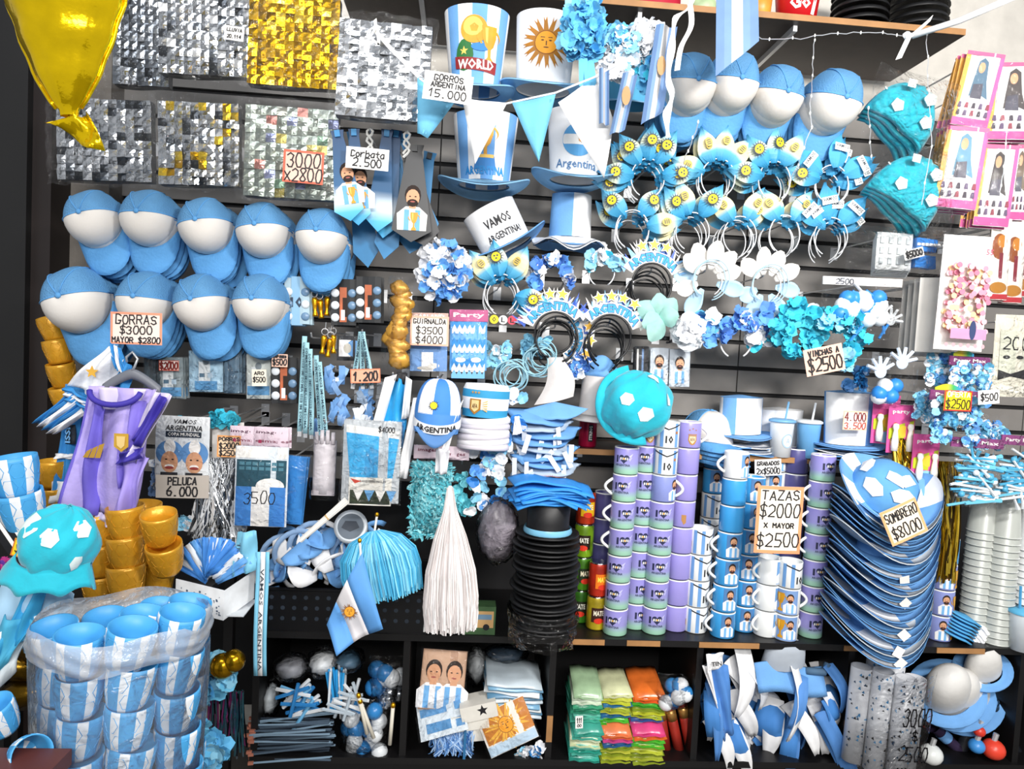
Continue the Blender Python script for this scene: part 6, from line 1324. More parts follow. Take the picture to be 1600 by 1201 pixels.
t.part('film', MB().add(grid(lambda u, v: ((-22+44*u)*k, -.028*math.sqrt(sin(pi*u)), (-60+v*130)*k), 8, 8), smooth=True), FILM); hook(507, 655, .53)
def pennpack(k):
    o = [(flat([(-40*k, 46*k), (42*k, 40*k), (34*k, -24*k), (-32*k, -24*k)]), M('#3fb0e6', .7)), (flat([(-40*k, 58*k), (42*k, 50*k), (42*k, 38*k), (-40*k, 46*k)]), m_paper), (flat(rect(0, -46*k, 66*k, 44*k)), M('#f1ece2', .6)), (flat(rect(0, -55*k, 62*k, 22*k)), M('#2f3a24', .6, var=.5)), (text('BANDERIN INGLES', 4*k, -30*k, 40*k, 4*k, 0, .02), m_ink), (flat([(-31*k, -26*k), (-14*k, -30*k), (-24*k, -34*k)]), M('#d9472f', .6))]
    for j in range(4): o.append((flat([((-26+17*j)*k, -44*k), ((-10+17*j)*k, -44*k), ((-18+17*j)*k, -62*k)]), m_paper if j % 2 == 0 else m_sky))
    o.append((pen('$4000', 22*k, 52*k, 26*k, 8*k, 1.2*k), m_ink))
    return o
pack('pennant_pack', 'clear pack of blue pennants with printed card, $4000 written above', 'pack', 580, 722, 92, 132, .60, 3, '#c3c8cc', items=pennpack, filmy=FILM2, n=2, blab='pennant pack stacked behind the front pennant pack', group='pennant packs')
# striped satin scarf
t = thing('satin_scarf', 'white and bright blue satin scarf hanging right of the 1.200 sign', 'scarf', 614, 640, .52); k = t.k
cloth(t, 'white_band', [(-30, -26), (-16, -30), (4, 56), (-14, 50)], m_white, -.01, .012, 1, 8); cloth(t, 'blue_band', [(-24, -40), (22, -30), (20, 44), (0, 54)], M('#2fa3e2', .45, var=.25), 0, .025, 2, 10)
cloth(t, 'white_tail', [(14, -14), (26, -10), (28, 48), (18, 54)], m_white, -.014, .01, 3, 8); cloth(t, 'blue_tail', [(-4, -56), (18, -60), (22, -20), (0, -16)], M('#1f8fd0', .5), -.01, .02, 4, 8); cloth(t, 'collar', [(0, 46), (18, 40), (20, 58), (4, 60)], m_ink, -.004, .006, 1, 4); hook(614, 582, .50)
# ================================================================ striped jester cap with white ears, bucket hats
t = thing('striped_hat', 'blue and white striped cap with sun badge and long white ears', 'cap', 684, 645, .58, (0, 2, 0)); k = t.k
v, f = lathe([(36*k*math.cos(i/9*pi/2)**.6 if i < 9 else .0001, 54*k*math.sin(i/9*pi/2)) for i in range(10)], 32, 1, .85)
t.part('crown', MB().add((v, f), [0 if int(((i % 32)+1.5)/32*8) % 2 else 1 for i in range(len(f))], True), [m_white, M('#3f86d6', .7)])
t.part('crown_front', MB().add(lathe([(36*k, 1*k), (35.5*k, -14*k), (34*k, -30*k)], 32, 1, .85), smooth=True), M('#4f8fd6', .7))
t.part('band', MB().add(grid(lambda u, v: (37.5*k*cos(pi+pi*u), 34*k*sin(pi+pi*u), (-16+14*v-14*sin(pi*u))*k), 20, 2), smooth=True), m_white)
t.part('lettering', MB().add(warp(strips(text('ARGENTINA', 0, 0, 70*k, 9*k, 0, .03), 6*k), lambda x, y, z: (38.5*k*sin(x/(38*k)), -36*k*cos(x/(38*k)), z-9*k-14*k*cos(x/(38*k)))) ), m_ink)
t.part('visor', MB().add(slab(lambda u, v: ((-34+68*u)*k, -(26+14*sin(pi*u)*v)*k, (-24-26*v*sin(pi*u)+4*abs(2*u-1))*k), 12, 4, .004), smooth=True), M('#4f7fb8', .7))
si = sun_items(0, 0, 9*k, .6, 14, face=False); mb = MB()
for j, (vf, m) in enumerate(si): mb.add(warp(vf, lambda x, y, z: (x-6*k, -31.6*k-.001*j, z+14*k)), j)
t.part('sun_badge', mb, [m_ld, m_ld, m_ls])
cloth(t, 'ear', [(-56, -108), (-40, -108), (-28, 22), (-40, 20)], m_white, .01, .012, 1, 8); cloth(t, 'ear', [(2, -86), (14, -90), (38, 26), (28, 8)], m_white, -.03, .012, 2, 8)
cloth(t, 'ear_knot', [(4, -90), (22, -92), (24, -54), (2, -50)], M('#dcdce0', .8), -.045, .02, 3, 8); hook(684, 588, .56)
t = thing('bucket_hat', 'bucket hat with flag stripes and gold crest on top of its stack', 'hat', 757, 650, .50, (0, 2, 0), 'stacked bucket hats'); k = t.k
v, f = lathe([(35*k, 0), (36*k, 12*k), (37*k, 30*k), (36.5*k, 42*k), (33*k, 50*k), (.0001, 52*k)], 32, 1, .8)
t.part('crown', MB().add((v, f), [[1, 0, 1, 0, 0][min(4, i//32)] for i in range(len(f))], True), [m_white, M('#2f95c4', .7)])
t.g = (36*k, 37*k, 50*k, .8)
decal(t, 'crest', [(flat([(-26*k, 28*k), (-8*k, 28*k), (-8*k, 12*k), (-17*k, 4*k), (-26*k, 12*k)]), M('#a8711f', .5)), (flat([(-23*k, 26*k), (-11*k, 26*k), (-11*k, 13*k), (-17*k, 8*k), (-23*k, 13*k)]), M('#e6c98a', .5)), (text('AFA', -17*k, 17*k, 9*k, 7*k, 0, .03), M('#5b3a10', .5))] + [(flat(star((-22+5*j)*k, 38*k, 2.4*k)), m_gp) for j in range(3)] + [(flat([(-8*k, 18*k+(2*j-4)*k), (2*k, 18*k+(4*j-9)*k), (2*k, 18*k+(4*j-7)*k)]), M('#e8b45a', .5)) for j in range(5)], e=.003); hook(757, 600, .44)
for i in range(6):
    o = solo('bucket_hat', f'white bucket hat in the stack below the crested one, {NTH[i]} down', 'hat', MB().add(lathe([(30*k, 4*k), (38*k, 4*k), (41*k, 0), (41*k, -5*k), (37*k, -7*k), (30*k, -4*k)], 32, 1, .8), smooth=True), M('#d8d2da' if i % 2 else '#efecef', .85), 757, 650, .50, (R.uniform(-3, 3), R.uniform(-4, 4), 0), 'stacked bucket hats')
    o.location.z -= (5+8.0*i)*k
# ================================================================ shredded paper pack, blue garland, grey bag
pack('header_strip_pack', 'pink header strip of the aqua shred packs', 'pack', 690, 707, 90, 22, .50, 3, '#e6d3de', items=lambda k: [(text('images', -22*k, 3*k, 30*k, 7*k, 0, .02), M('#7a2f4a', .6)), (text('images', 22*k, -2*k, 30*k, 7*k, 0, .02), M('#7a2f4a', .6))], group='pink header strip packs')
t = thing('paper_shred_pack', 'bag of aqua shredded paper behind the white tassel', 'pack', 676, 780, .48); k = t.k; rr = random.Random(21); mb = MB()
for i in range(700):
    x, z = rr.uniform(-34, 28), rr.uniform(-60, 58); a = rr.uniform(0, 6.3); L = rr.uniform(4, 8)
    mb.add(ribbon([((x-L*cos(a))*k, -rr.random()*.02, (z-L*sin(a))*k), (x*k, -.012-rr.random()*.014, z*k), ((x+L*cos(a+.6))*k, -rr.random()*.02, (z+L*sin(a+.6))*k)], (1.0*k, 0, 1.2*k)), rr.randrange(3))
t.part('paper_shreds', mb, [M('#7fd6e2', .6), M('#a6e6ec', .6), M('#57bccb', .6)], kind='stuff')
t.part('backing', MB().add(box(62*k, .01, 118*k, (-3*k, .008, 0))), M('#7fd0dc', .6)); t.part('film', MB().add(grid(lambda u, v: ((-38+70*u)*k, -.034*math.sqrt(sin(pi*u)*sin(pi*v)), (-64+v*130)*k), 8, 10), smooth=True), FILM); hook(690, 716, .47)
t = thing('paper_shred_pack', 'small aqua shred bag behind the shredded paper pack', 'pack', 722, 770, .44); k = t.k
f_bloss(20, [M('#7fd6e2', .6), M('#57bccb', .6)], (36, 70), 10, 31)(t, k); hook(722, 720, .43)
for x, y, h, n, lb in ((768, 740, 130, 46, 'blue and white petal garland right of the shred packs'), (790, 640, 60, 14, 'sky blue petal tail below the visors')):
    t = thing('petal_garland', lb, 'garland', x, y, .46, group='petal garlands'); k = t.k; rr = random.Random(h)
    for j in range(n):
        t.part('petal', blossom([m_pb, m_pw, M('#2f7fd0', .6), m_plt][rr.randrange(4)], 12*k, 4, rr.randrange(3)), None, loc=(rr.uniform(-30, 26)*k, -rr.random()*.03, rr.uniform(-h/2, h/2)*k), rot=(rr.uniform(-.6, .6), rr.uniform(0, 6), rr.uniform(-.6, .6)))
    hook(x, y-h*.45, .44)
t = thing('wrapped_bundle', 'grey crumpled plastic bundle left of the black hats', 'bundle', 778, 830, .50); k = t.k
t.part('bundle', MB().add(ball(30*k, .04, 46*k, (0, 0, 0), 22, .08), smooth=True), M('#8d8690', .35, var=.3, bump=.5, bs=20)); t.part('film', MB().add(ball(34*k, .05, 52*k, (0, 0, 0), 22, .08), smooth=True), FILM2)
# ================================================================ tassels, flag, basket
m_tw = [M('#e9e2e0', .6), M('#f4f1f0', .6), M('#cfc6c4', .6)]; m_ta = [M('#5fc3ea', .5), M('#8bd8f2', .5), M('#3fa6d2', .5)]
def tassel(label, px, py, d, pts, n, cols, seed, ang=0):
    """strands from a tied head, fanning to the foot: pts = list of (z, half width)"""
    t = thing('paper_tassel', label, 'tassel', px, py, d, (0, ang-3, 0), 'paper tassels'); k = t.k; rr = random.Random(seed); mb = MB()
    for i in range(n):
        s = rr.uniform(-1, 1); q = rr.uniform(-1, 1); L = rr.uniform(.86, 1.0); P = []
        for j, (z, w_) in enumerate(pts):
            P.append(((s*w_+rr.uniform(-1.2, 1.2))*k, (-.006-.6*w_*k*math.sqrt(max(0, 1-s*s)))*(.5+.5*q) if j else -.004, (pts[0][0]+(z-pts[0][0])*L)*k))
        mb.add(ribbon(P, (1.0*k, .8*k*rr.uniform(-1, 1), 0)), rr.randrange(len(cols)))
    t.part('strands', mb, cols, kind='stuff'); return t
tw = tassel('long white paper tassel hanging in front of the shelf', 704, 870, .72, [(110, 3), (70, 9), (20, 24), (-40, 38), (-90, 42), (-116, 40)], 1500, m_tw, 1)
tw.part('head', MB().add(lathe([(3*tw.k, 112*tw.k), (6*tw.k, 96*tw.k), (8*tw.k, 76*tw.k), (9*tw.k, 62*tw.k)], 14), smooth=True), m_tw[1])
tw.part('stick', MB().add(tube([(-42*tw.k, .01, -120*tw.k), (-36*tw.k, 0, -66*tw.k)], 1.8*tw.k, 6)), m_paper)
tassel('aqua paper tassel spread over the basket', 588, 848, .66, [(20, 10), (6, 40), (-20, 58), (-50, 62), (-84, 58)], 1100, m_ta, 2, -10)
t = thing('drinking_straws', 'bundle of white straws tied above the basket', 'straws', 505, 815, .72, (0, 48, 0)); k = t.k
for i in range(8): t.part('straw', MB().add(tube([((-4+1.2*i-3)*k, -.003*(i % 3), 50*k), ((-4+1.2*i)*k*.5, -.003*(i % 3), -46*k)], 1.6*k, 6)), M('#f0ece4', .5))
t.part('rubber_band', MB().add(box(9*k, .014, 2*k, (-2*k, -.002, 10*k))), M('#c9a46a', .6))
O = at(560, 930, .80)
t = thing('hand_flag', 'sky blue and white flag with sun hanging on its stick', 'flag', 560, 930, .80); k = t.k
c4 = [(4, 70), (42, -46), (-28, -92), (-48, -50)]            # top, right, bottom, left corner
def fp(u, v):
    a, b, c, d_ = [Vector((x, 0, z)) for x, z in c4]; p = a.lerp(b, v).lerp(d_.lerp(c, v), u); q = sin(pi*u)*6*(1-v)
    return (p.x*k-q*k*.5, -.02*sin(u*5+v*2)-.01, p.z*k)
for j, m in enumerate((M('#5f9fe0', .7), M('#ece8ea', .7), M('#5f9fe0', .7))): t.part('band', MB().add(slab(lambda u, v: fp((j+u)/3, v), 4, 12, .001), smooth=True), m)
mb = MB(); mats = []
for j, (vf, m) in enumerate(sun_items(0, 0, 14*k, .55, 20, ray='#8a5a2a', disc='#e8a02a')):
    mats.append(m); c_ = fp(.5, .42); mb.add(warp(vf, lambda x, y, z: (c_[0]+x, c_[1]-.008-.0004*j, c_[2]+z)), j)
t.part('sun_print', mb, mats)
t.part('stick', MB().add(tube([(-2*k, .006, 84*k), (6*k, .01, 20*k)], 1.8*k, 6)), m_paper); t.part('finial', MB().add(ball(3.4*k, 3.4*k, 4*k, (-2*k, .006, 86*k), 10), smooth=True), m_gold)
t = thing('hand_flag', 'furled flag stick with gold tip behind the aqua tassel', 'flag', 584, 830, .62, (0, 4, 0)); k = t.k
t.part('stick', MB().add(tube([(0, 0, -40*k), (2*k, 0, 24*k)], 1.8*k, 6)), m_paper); t.part('finial', MB().add(ball(3.2*k, 3.2*k, 3.8*k, (2*k, 0, 27*k), 10), smooth=True), m_gold); cloth(t, 'cloth', [(-14, -40), (2, -40), (1, 0), (-16, -16)], m_sky, .004, .01, 1, 6, .001)
# black basket with holes, on the counter
BZ = Z_MUG; t = thing('plastic_basket', 'black plastic basket with round holes on the counter', 'basket', 520, 960, .44, loc=(at(540, 965, .44).x, -.28, BZ)); k = scl(540, 950, .44); w_ = 250*k; h_ = 66*k
m_bsk = M('#0d0d10', .35)
for nm, c, s in (('front_wall', (0, -.17, h_/2), (w_, .006, h_)), ('back_wall', (0, .17, h_/2), (w_, .006, h_)), ('side_wall', (-w_/2, 0, h_/2), (.006, .34, h_)), ('side_wall', (w_/2, 0, h_/2), (.006, .34, h_)), ('base', (0, 0, .004), (w_, .34, .006))): t.part(nm, MB().add(box(*s, c)), m_bsk)
mb = MB()
for i in range(14):
    for j in range(3): mb.add(flat(ell(-w_/2+w_*(i+.7)/14.4, h_*(.3+.25*j), 3.4*k, 3.4*k, 10), -.1735))
t.part('hole', mb, M('#2a3440', .5), kind='stuff')
t.part('rim', MB().add(tube([(-w_/2, -.175, h_), (w_/2, -.175, h_), (w_/2, .175, h_), (-w_/2, .175, h_)], .006, 6, True)), m_bsk)
rr = random.Random(6)
for i in range(22):
    x = 425+7.5*i+rr.uniform(-6, 6); y = rr.uniform(845, 900)
    o = thing('foam_visor', f'blue and white foam visor heaped in the basket, {NUM[i]} from the left', 'visor', x, y, .42+rr.uniform(-.06, .06), (rr.uniform(-30, 30), rr.uniform(-70, 70), rr.uniform(-60, 60)), 'foam visors in the basket'); kk = o.k
    o.part('strip', MB().add(slab(lambda u, v: ((30+8*v)*kk*cos(pi*u*1.2), (14*u)*kk, (26+8*v)*kk*sin(pi*u*1.2)), 14, 2, .004), smooth=True), [m_foam, m_white, M('#8fb0d8', .8)][i % 3])
    o.part('peak', MB().add(slab(lambda u, v: ((-24+48*u)*kk, -(4+14*v)*kk, (10-26*v*sin(pi*(.1+.8*u)))*kk), 8, 3, .004), smooth=True), [m_white, m_foam, m_foam][i % 3])
t = thing('round_tin', 'round tin with pale rim and dark lid print', 'tin', 548, 822, .52, loc=at(548, 822, .52), rot=(62, 0, 0)); k = t.k
t.part('rim', MB().add(lathe([(20*k, 0), (26*k, .002), (26*k, -.02), (20*k, -.02)], 28), smooth=True), M('#b9c0c6', .4, .3)); t.part('lid', MB().add(lathe([(.0001, .003), (20*k, .003), (20*k, -.01)], 28)), M('#55606c', .4)); t.part('print', MB().add([( (x*k, z*k, .0036)) for x, z in ((-14, -3), (0, -9), (14, -2), (8, 8), (-9, 8))] and ([((x*k), z*k, .0036) for x, z in ((-14, -3), (0, -9), (14, -2), (8, 8), (-9, 8))], [(0, 1, 2, 3, 4)])), M('#1f2a38', .4))
t = thing('toy_box', 'small box with a printed bus right of the white tassel', 'box', 748, 955, .42, (0, 0, 0)); k = t.k; t.o.location.z = Z_MUG+22.5*k
t.part('body', MB().add(box(52*k, .06, 44*k)), M('#3f5f3a', .5, var=.4)); t.part('print', MB().add(flat(rect(0, 2*k, 46*k, 26*k), -.031), 0).add(flat(rect(0, 6*k, 40*k, 8*k), -.0315), 1).add(flat(ell(-12*k, -10*k, 5*k, 5*k), -.0315), 2).add(flat(ell(12*k, -10*k, 5*k, 5*k), -.0315), 2), [M('#c9a06a', .5), M('#6f8fa8', .4), m_ink])
# ================================================================ first cubby: bags, sticks, balls
m_bb = M('#2f7fc0', .3); m_bw = M('#dfe3e6', .3)
def heap(label, cat, name, px, py, d, n, seed, w, h, fn, group, part='piece'):
    pass
def bagged_balls(label, px, py, d, w, h, n, r, cols, seed, fl=FILM2):
    t = thing('ball_bag', label, 'bag of balls', px, py, d, group='bags of balls'); k = t.k; rr = random.Random(seed)
    me = [MB().add(ball(r*k, r*k, r*k, n=12), smooth=True).mesh('ball', c) for c in cols]
    for i in range(n): t.part('ball', me[i % len(me)], None, loc=(rr.uniform(-.42, .42)*w*k, rr.uniform(-.03, .02), rr.uniform(-.42, .42)*h*k))
    t.part('film', MB().add(grid(lambda u, v: ((u-.5)*w*1.15*k, -.055*math.sqrt(sin(pi*u)*sin(pi*v))-.005, (v-.5)*h*1.15*k), 10, 8), smooth=True), fl)
    return t
def zfloor(t, h): t.o.location.z = max(t.o.location.z, ZB+h)
bagged_balls('bag of blue and white balls in the first cubby, lower right', 572, 1135, .40, 70, 80, 16, 13, [m_bw, m_bb], 1)
bagged_balls('bag of silver and blue balls in the first cubby, upper right', 605, 1062, .36, 50, 70, 10, 14, [m_silver, m_bb, m_bw], 2)
def stick_bundle(label, px, py, d, n, L, r, cols, tip, ang, spread, seed, w, h, group='bundles of sticks'):
    t = thing('stick_bundle', label, 'stick bundle', px, py, d, (0, ang, 0), group); k = t.k; rr = random.Random(seed)
    me = [MB().add(tube([(-L/2*k, 0, 0), (L/2*k, 0, 0)], r*k, 6)).mesh('stick', c) for c in cols]
    tp = MB().add(box(8*k, 2.6*r*k, 2.6*r*k, (-L/2*k, 0, 0))).mesh('tip', tip) if tip else None
    for i in range(n):
        o = t.part('stick', me[i % len(me)], None, loc=(rr.uniform(-5, 5)*k, rr.uniform(-.05, .02), (rr.random()-.5)*h*k), rot=(0, math.radians(rr.uniform(-spread, spread)), rr.uniform(-.1, .1)))
        if tp: t.part('tip', tp, None, parent=o)
    return t
stick_bundle('pack of dark sticks with copper ends lying in the first cubby', 458, 1150, .42, 44, 120, 1.6, [M('#4a5a6a', .4), M('#7f98ac', .3), M('#2a3440', .4)], M('#b0705c', .5), -4, 5, 3, 110, 56)
stick_bundle('bright blue straws standing in the first cubby', 526, 1072, .38, 16, 60, 2.0, [M('#2f9fe0', .35), M('#e6ecf0', .4)], None, 86, 10, 4, 30, 26)
stick_bundle('white plastic whistle sticks in the first cubby', 545, 1088, .40, 14, 46, 2.6, [m_bw, M('#b9c6d0', .4)], None, 50, 60, 5, 70, 40)
stick_bundle('blue and white horn pieces in the first cubby', 470, 1095, .40, 18, 54, 3, [m_bb, m_bw, M('#6fb4e0', .4)], None, -30, 50, 6, 90, 50)
for i, (x, y, a) in enumerate(((572, 1120, 22), (566, 1112, 14), (612, 1128, -2))):
    t = thing('flag_stick', ['cream flag stick with gold tip leaning right, first cubby', 'cream flag stick crossing the leaning one', 'upright cream flag stick with gold tip, first cubby'][i], 'flag stick', x, y, .46, (0, a*-1, 0), 'gold tipped flag sticks'); k = t.k
    t.part('stick', MB().add(tube([(0, 0, -36*k), (0, 0, 24*k)], 3*k, 8), smooth=True), M('#e4ddcc', .5)); t.part('tip', MB().add(ball(4*k, 4*k, 5*k, (0, 0, 27*k), 10), smooth=True), m_gold)
for i, (x, y, w, h) in enumerate(((455, 1042, 60, 40), (505, 1035, 56, 46), (545, 1030, 50, 34), (424, 1090, 30, 60))):
    t = thing('crumpled_bag', ['grey cloudy bag at the upper left of the first cubby', 'white crumpled bag with foam at the top of the first cubby', 'thin clear bag at the top of the first cubby', 'narrow white bag at the left side of the first cubby'][i], 'plastic bag', x, y, .34, group='crumpled bags in the first cubby'); k = t.k
    t.part('content', MB().add(ball(w*.36*k, .05, h*.36*k, (0, 0, 0), 14, .15), smooth=True), M(['#8d8f96', '#d9dde0', '#4f6f86', '#cfd6da'][i], .5, var=.3))
    t.part('film', MB().add(ball(w*.5*k, .07, h*.5*k, (0, 0, 0), 20, .10), smooth=True), FILM2)
# ================================================================ second cubby: photo packs, flag packs, star boxes
def duo_items(k):
    o = [(flat(rect(0, 0, 66*k, 86*k)), M('#c9a58a', .6))]
    for c in (-15, 17):
        o += [((warp(vf, lambda x, y, z: (x+c*k, y, z))), m) for vf, m in person_items(0, -42*k, 68*k, m_white, beard=False)]
    return o
pack('photo_pack', 'photo pack with two smiling fans in striped shirts, second cubby', 'photo pack', 692, 1062, 72, 92, .40, 6, '#b08a70', items=duo_items, filmy=FILM, hk=False, rx=-14)
for i in range(9):
    solo('flat_pack', f'thin pack stacked in the second cubby, {NTH[8-i]} from the top', 'pack', MB().add(slab(lambda u, v: ((u-.5)*.19, (v-.5)*.15, .003*sin(u*9+i)), 6, 3, .006, (0, 0, 1)), smooth=True), M(['#cfdde6', '#5f8fb0', '#e9eef0', '#7fb0d0'][i % 4], .3), 0, 0, 0, loc=(at(800, 1085, .36).x, -.36, at(800, 1098, .36).z+i*.013), rot=(12, 4, R.uniform(-6, 6)), group='thin packs in the second cubby')
pack('flag_pack', 'blue and white flag pack slanting in the second cubby', 'pack', 690, 1118, 78, 60, .44, -14, '#dfe8ee', items=lambda k: [(flat(rect(0, 10*k, 66*k, 12*k)), M('#5f9fd6', .6)), (flat(rect(4*k, -14*k, 60*k, 14*k)), M('#4f8fc4', .6))], hk=False, rx=-40, filmy=FILM2)
for i, (x, y, a) in enumerate(((748, 1102, 6), (735, 1118, 10), (728, 1136, 14))):
    t = thing('star_box', ['upper white box with a dark star', 'middle white box below the star box', 'lowest white box in the second cubby'][i], 'box', x, y, .42-.01*i, (0, a-20, 0), 'white boxes in the second cubby'); k = t.k
    t.part('body', MB().add(box(56*k, .09, 24*k)), M('#e8e4da', .5)); 
    if i == 0: t.part('star', MB().add(flat(star(6*k, 2*k, 9*k), -.0455)), m_ink)
t = pack('flag_pack', 'golden sun flag pack slanting at the right of the second cubby', 'pack', 792, 1135, 84, 66, .46, -24, '#e9e7e2', items=lambda k: [(flat(rect(2*k, 8*k, 78*k, 46*k)), M('#c2781e', .6))] + [(vf, m) for vf, m in sun_items(0, 4*k, 38*k, .3, 20, ray='#e8b03a')] + [(flat(rect(0, -24*k, 80*k, 14*k)), M('#b9d2e6', .6))], hk=False, rx=-20)
t = tinsel('light blue cord hank tied with a band, second cubby', 706, 1156, .44, 70, 40, 240, [M('#6f9fd8', .4), M('#a9c8ec', .4), M('#3f6fb0', .4)], 8, 1.0, 'cord_hank', 'cord', 1.0, 1.0); t.part('band', MB().add(box(4*t.k, .07, 42*t.k, (20*t.k, 0, 0))), M('#2f6fa0', .4))
t = thing('flower_pack', 'blue and white crepe pieces in the lower corner of the second cubby', 'flower pack', 825, 1172, .42, group='bagged crepe flowers'); f_bloss(14, [m_bb, m_pw, m_plt], (46, 24), 10, 61)(t, t.k)
for i, (x, y, w, h) in enumerate(((745, 1040, 40, 60), (790, 1020, 70, 26))):
    t = thing('crumpled_bag', ['clear rolled bag behind the photo pack', 'dark crumpled bag at the top of the second cubby'][i], 'plastic bag', x, y, .26, group='crumpled bags in the second cubby'); k = t.k
    t.part('content', MB().add(ball(w*.4*k, .05, h*.4*k, (0, 0, 0), 14, .15), smooth=True), M(['#a9adb0', '#3a4a5a'][i], .5, var=.4)); t.part('film', MB().add(ball(w*.5*k, .06, h*.5*k, (0, 0, 0), 18, .1), smooth=True), FILM2)
# ================================================================ third cubby: piles of neon packets
COLS = [['#2f8f7f', '#3fae9a', '#55b8a4', '#2f9a86', '#6fc0b0', '#c9d2a8', '#d9dfc0', '#4fb09c', '#3f9f8c', '#2f8f7c', '#49b39b', '#5fbca6', '#3a9a7a', '#2f8a6a', '#4fae86', '#d9e6d0', '#cfe0c8', '#a9c8a0'],
        ['#9aa82f', '#b9bf3a', '#8f9f2a', '#c6c84a', '#7f932a', '#2f5f8f', '#cf4f8f', '#e0653f', '#dd7a4a', '#4fae2f', '#57b83a', '#2f6f9f', '#c9cf4a', '#a9b53a', '#3f7fae', '#c2c93f', '#d2d65a', '#d9dcb0'],
        ['#8f9f2f', '#a9b33a', '#7f8f2a', '#bcc440', '#9aa83a', '#4fb02f', '#58bf3a', '#e0702f', '#d8457f', '#c23f8f', '#3f5f9f', '#a9b53a', '#c9cf3a', '#8fa02f', '#3fa52f', '#4fb83a', '#e0602a', '#e8742f']]
for c, (x, w, nm) in enumerate(((908, 46, 'left'), (953, 46, 'middle'), (1003, 50, 'right'))):
    k = scl(x, 1100, .42); base = at(x, 1180, .40)
    for i in range(18):
        m = M(COLS[c][i], .25, var=.25)
        t = thing('balloon_packet', f'{["teal", "yellow green", "neon"][c]} packet in the {nm} pile of the third cubby, {NUM[17-i]} from the top', 'packet', x, 1100, .40, (R.uniform(6, 14), R.uniform(-4, 4), R.uniform(-5, 5)), 'piled neon packets', loc=(base.x+(i*.0008), -.33-.05*(i < 9), ZB+.006+i*.0118-.01*(i > 8)*0))
        t.part('packet', MB().add(slab(lambda u, v: ((u-.5)*w*k, (v-.5)*.16, .004*sin(pi*u)+.002*sin(u*11+i)), 6, 3, .008, (0, 0, 1)), smooth=True), m)
        t.part('film_edge', MB().add(slab(lambda u, v: ((u-.5)*w*k*1.02, -.08-.01*v, .004+.003*sin(u*13)), 6, 1, .001, (0, 0, 1))), m)
sign(905, 1128, 12, 20, .49, 0, [('111', .15, .4, .7, 0), ('00', -.25, .2, .6, 0)], 'small white bar code tag on the teal packets', name='price_tag_label', lw=1.2)
bagged_balls('bag of four blue and white balls on the red tubes', 1052, 1078, .40, 46, 50, 8, 12, [m_bb, m_bw], 9)
for i, (x, y, a) in enumerate(((1036, 1140, -12), (1054, 1140, -16), (1072, 1135, -14))):
    t = thing('confetti_tube', f'red foil confetti tube leaning in the third cubby, {NTH[i]} from the left', 'tube', x, y, .38, (0, a, 0), 'red confetti tubes'); k = t.k
    t.part('tube', MB().add(tube([(0, 0, -40*k), (0, 0, 40*k)], 8*k, 14), smooth=True), M('#b0352a', .3, .3, var=.3)); t.part('gold_band', MB().add(tube([(0, 0, 18*k), (0, 0, 36*k)], 8.4*k, 14), smooth=True), M('#b88a4a', .3, .6))
# ================================================================ fourth cubby: heap of white and blue felt
rr = random.Random(14); n = 0
for i in range(56):
    x = 1112+rr.random()*190; y = 1040+rr.random()*110+(x-1115)*.08; L = rr.uniform(70, 120); w_ = rr.uniform(16, 34)
    t = thing('felt_ear_hat', 'white and blue felt strip hat heaped in the fourth cubby', 'hat', x, y, .24+.004*i, (rr.uniform(-15, 15), rr.uniform(-38, 10), rr.uniform(-40, 40)), 'felt hats heaped in the fourth cubby'); k = t.k
    c = [m_white, m_white, M('#dfe3ea', .8), M('#4f86c8', .75)][rr.randrange(4)]
    t.part('strip', MB().add(slab(lambda u, v: ((u-.5)*w_*k*(1-.7*v**3)+8*k*sin(v*3), -.03*sin(v*3.0)+.008*sin(u*3), (.3-v)*L*k), 3, 8, .003), smooth=True), c)
    if i % 4 == 0: t.part('blue_lining', MB().add(slab(lambda u, v: ((u-.5)*w_*1.3*k, -.036*sin(v*3), (.2-.6*v)*L*k), 3, 6, .003), smooth=True), M('#3f7fc4', .75))
t = thing('felt_ear_hat', 'large blue felt ear hat at the left of the fourth cubby', 'hat', 1128, 1085, .47, (0, -8, 0), 'felt hats heaped in the fourth cubby'); k = t.k
cloth(t, 'ear', [(-4, -72), (16, -66), (14, 44), (-22, 50)], M('#4f86cc', .75), 0, .02, 1, 10); cloth(t, 'white_edge', [(-10, -20), (-2, -60), (-18, 54), (-28, 50)], m_white, -.012, .014, 2, 8)
cloth(t, 'lettered_band', [(-24, 40), (2, 52), (4, 72), (-22, 70)], m_white, -.02, .01, 2, 6); t.part('lettering', MB().add(text('TIN', -10*k, 58*k, 16*k, 7*k, -.034, .02)), m_ink)
t = thing('foam_hat', 'sky blue foam hat lying on the felt heap', 'hat', 1222, 1040, .40, (20, -4, 0), 'foam party hats'); k = t.k
t.part('brim', MB().add(slab(lambda u, v: ((-50+110*u)*k, -(8+30*v)*k, (16-30*v-12*u+5*sin(u*6))*k), 14, 4, .005), smooth=True), m_foam); t.part('crown', MB().add(lathe([(34*k, 8*k), (30*k, 40*k), (20*k, 48*k), (.0001, 50*k)], 22, 1, .6), smooth=True), M('#aeb6c0', .8))
t.part('rolled_edge', MB().add(tube([(34*k, -10*k, -2*k), (60*k, -16*k, 0), (68*k, -8*k, 8*k)], 6*k, 8), smooth=True), M('#4f6f8c', .7))
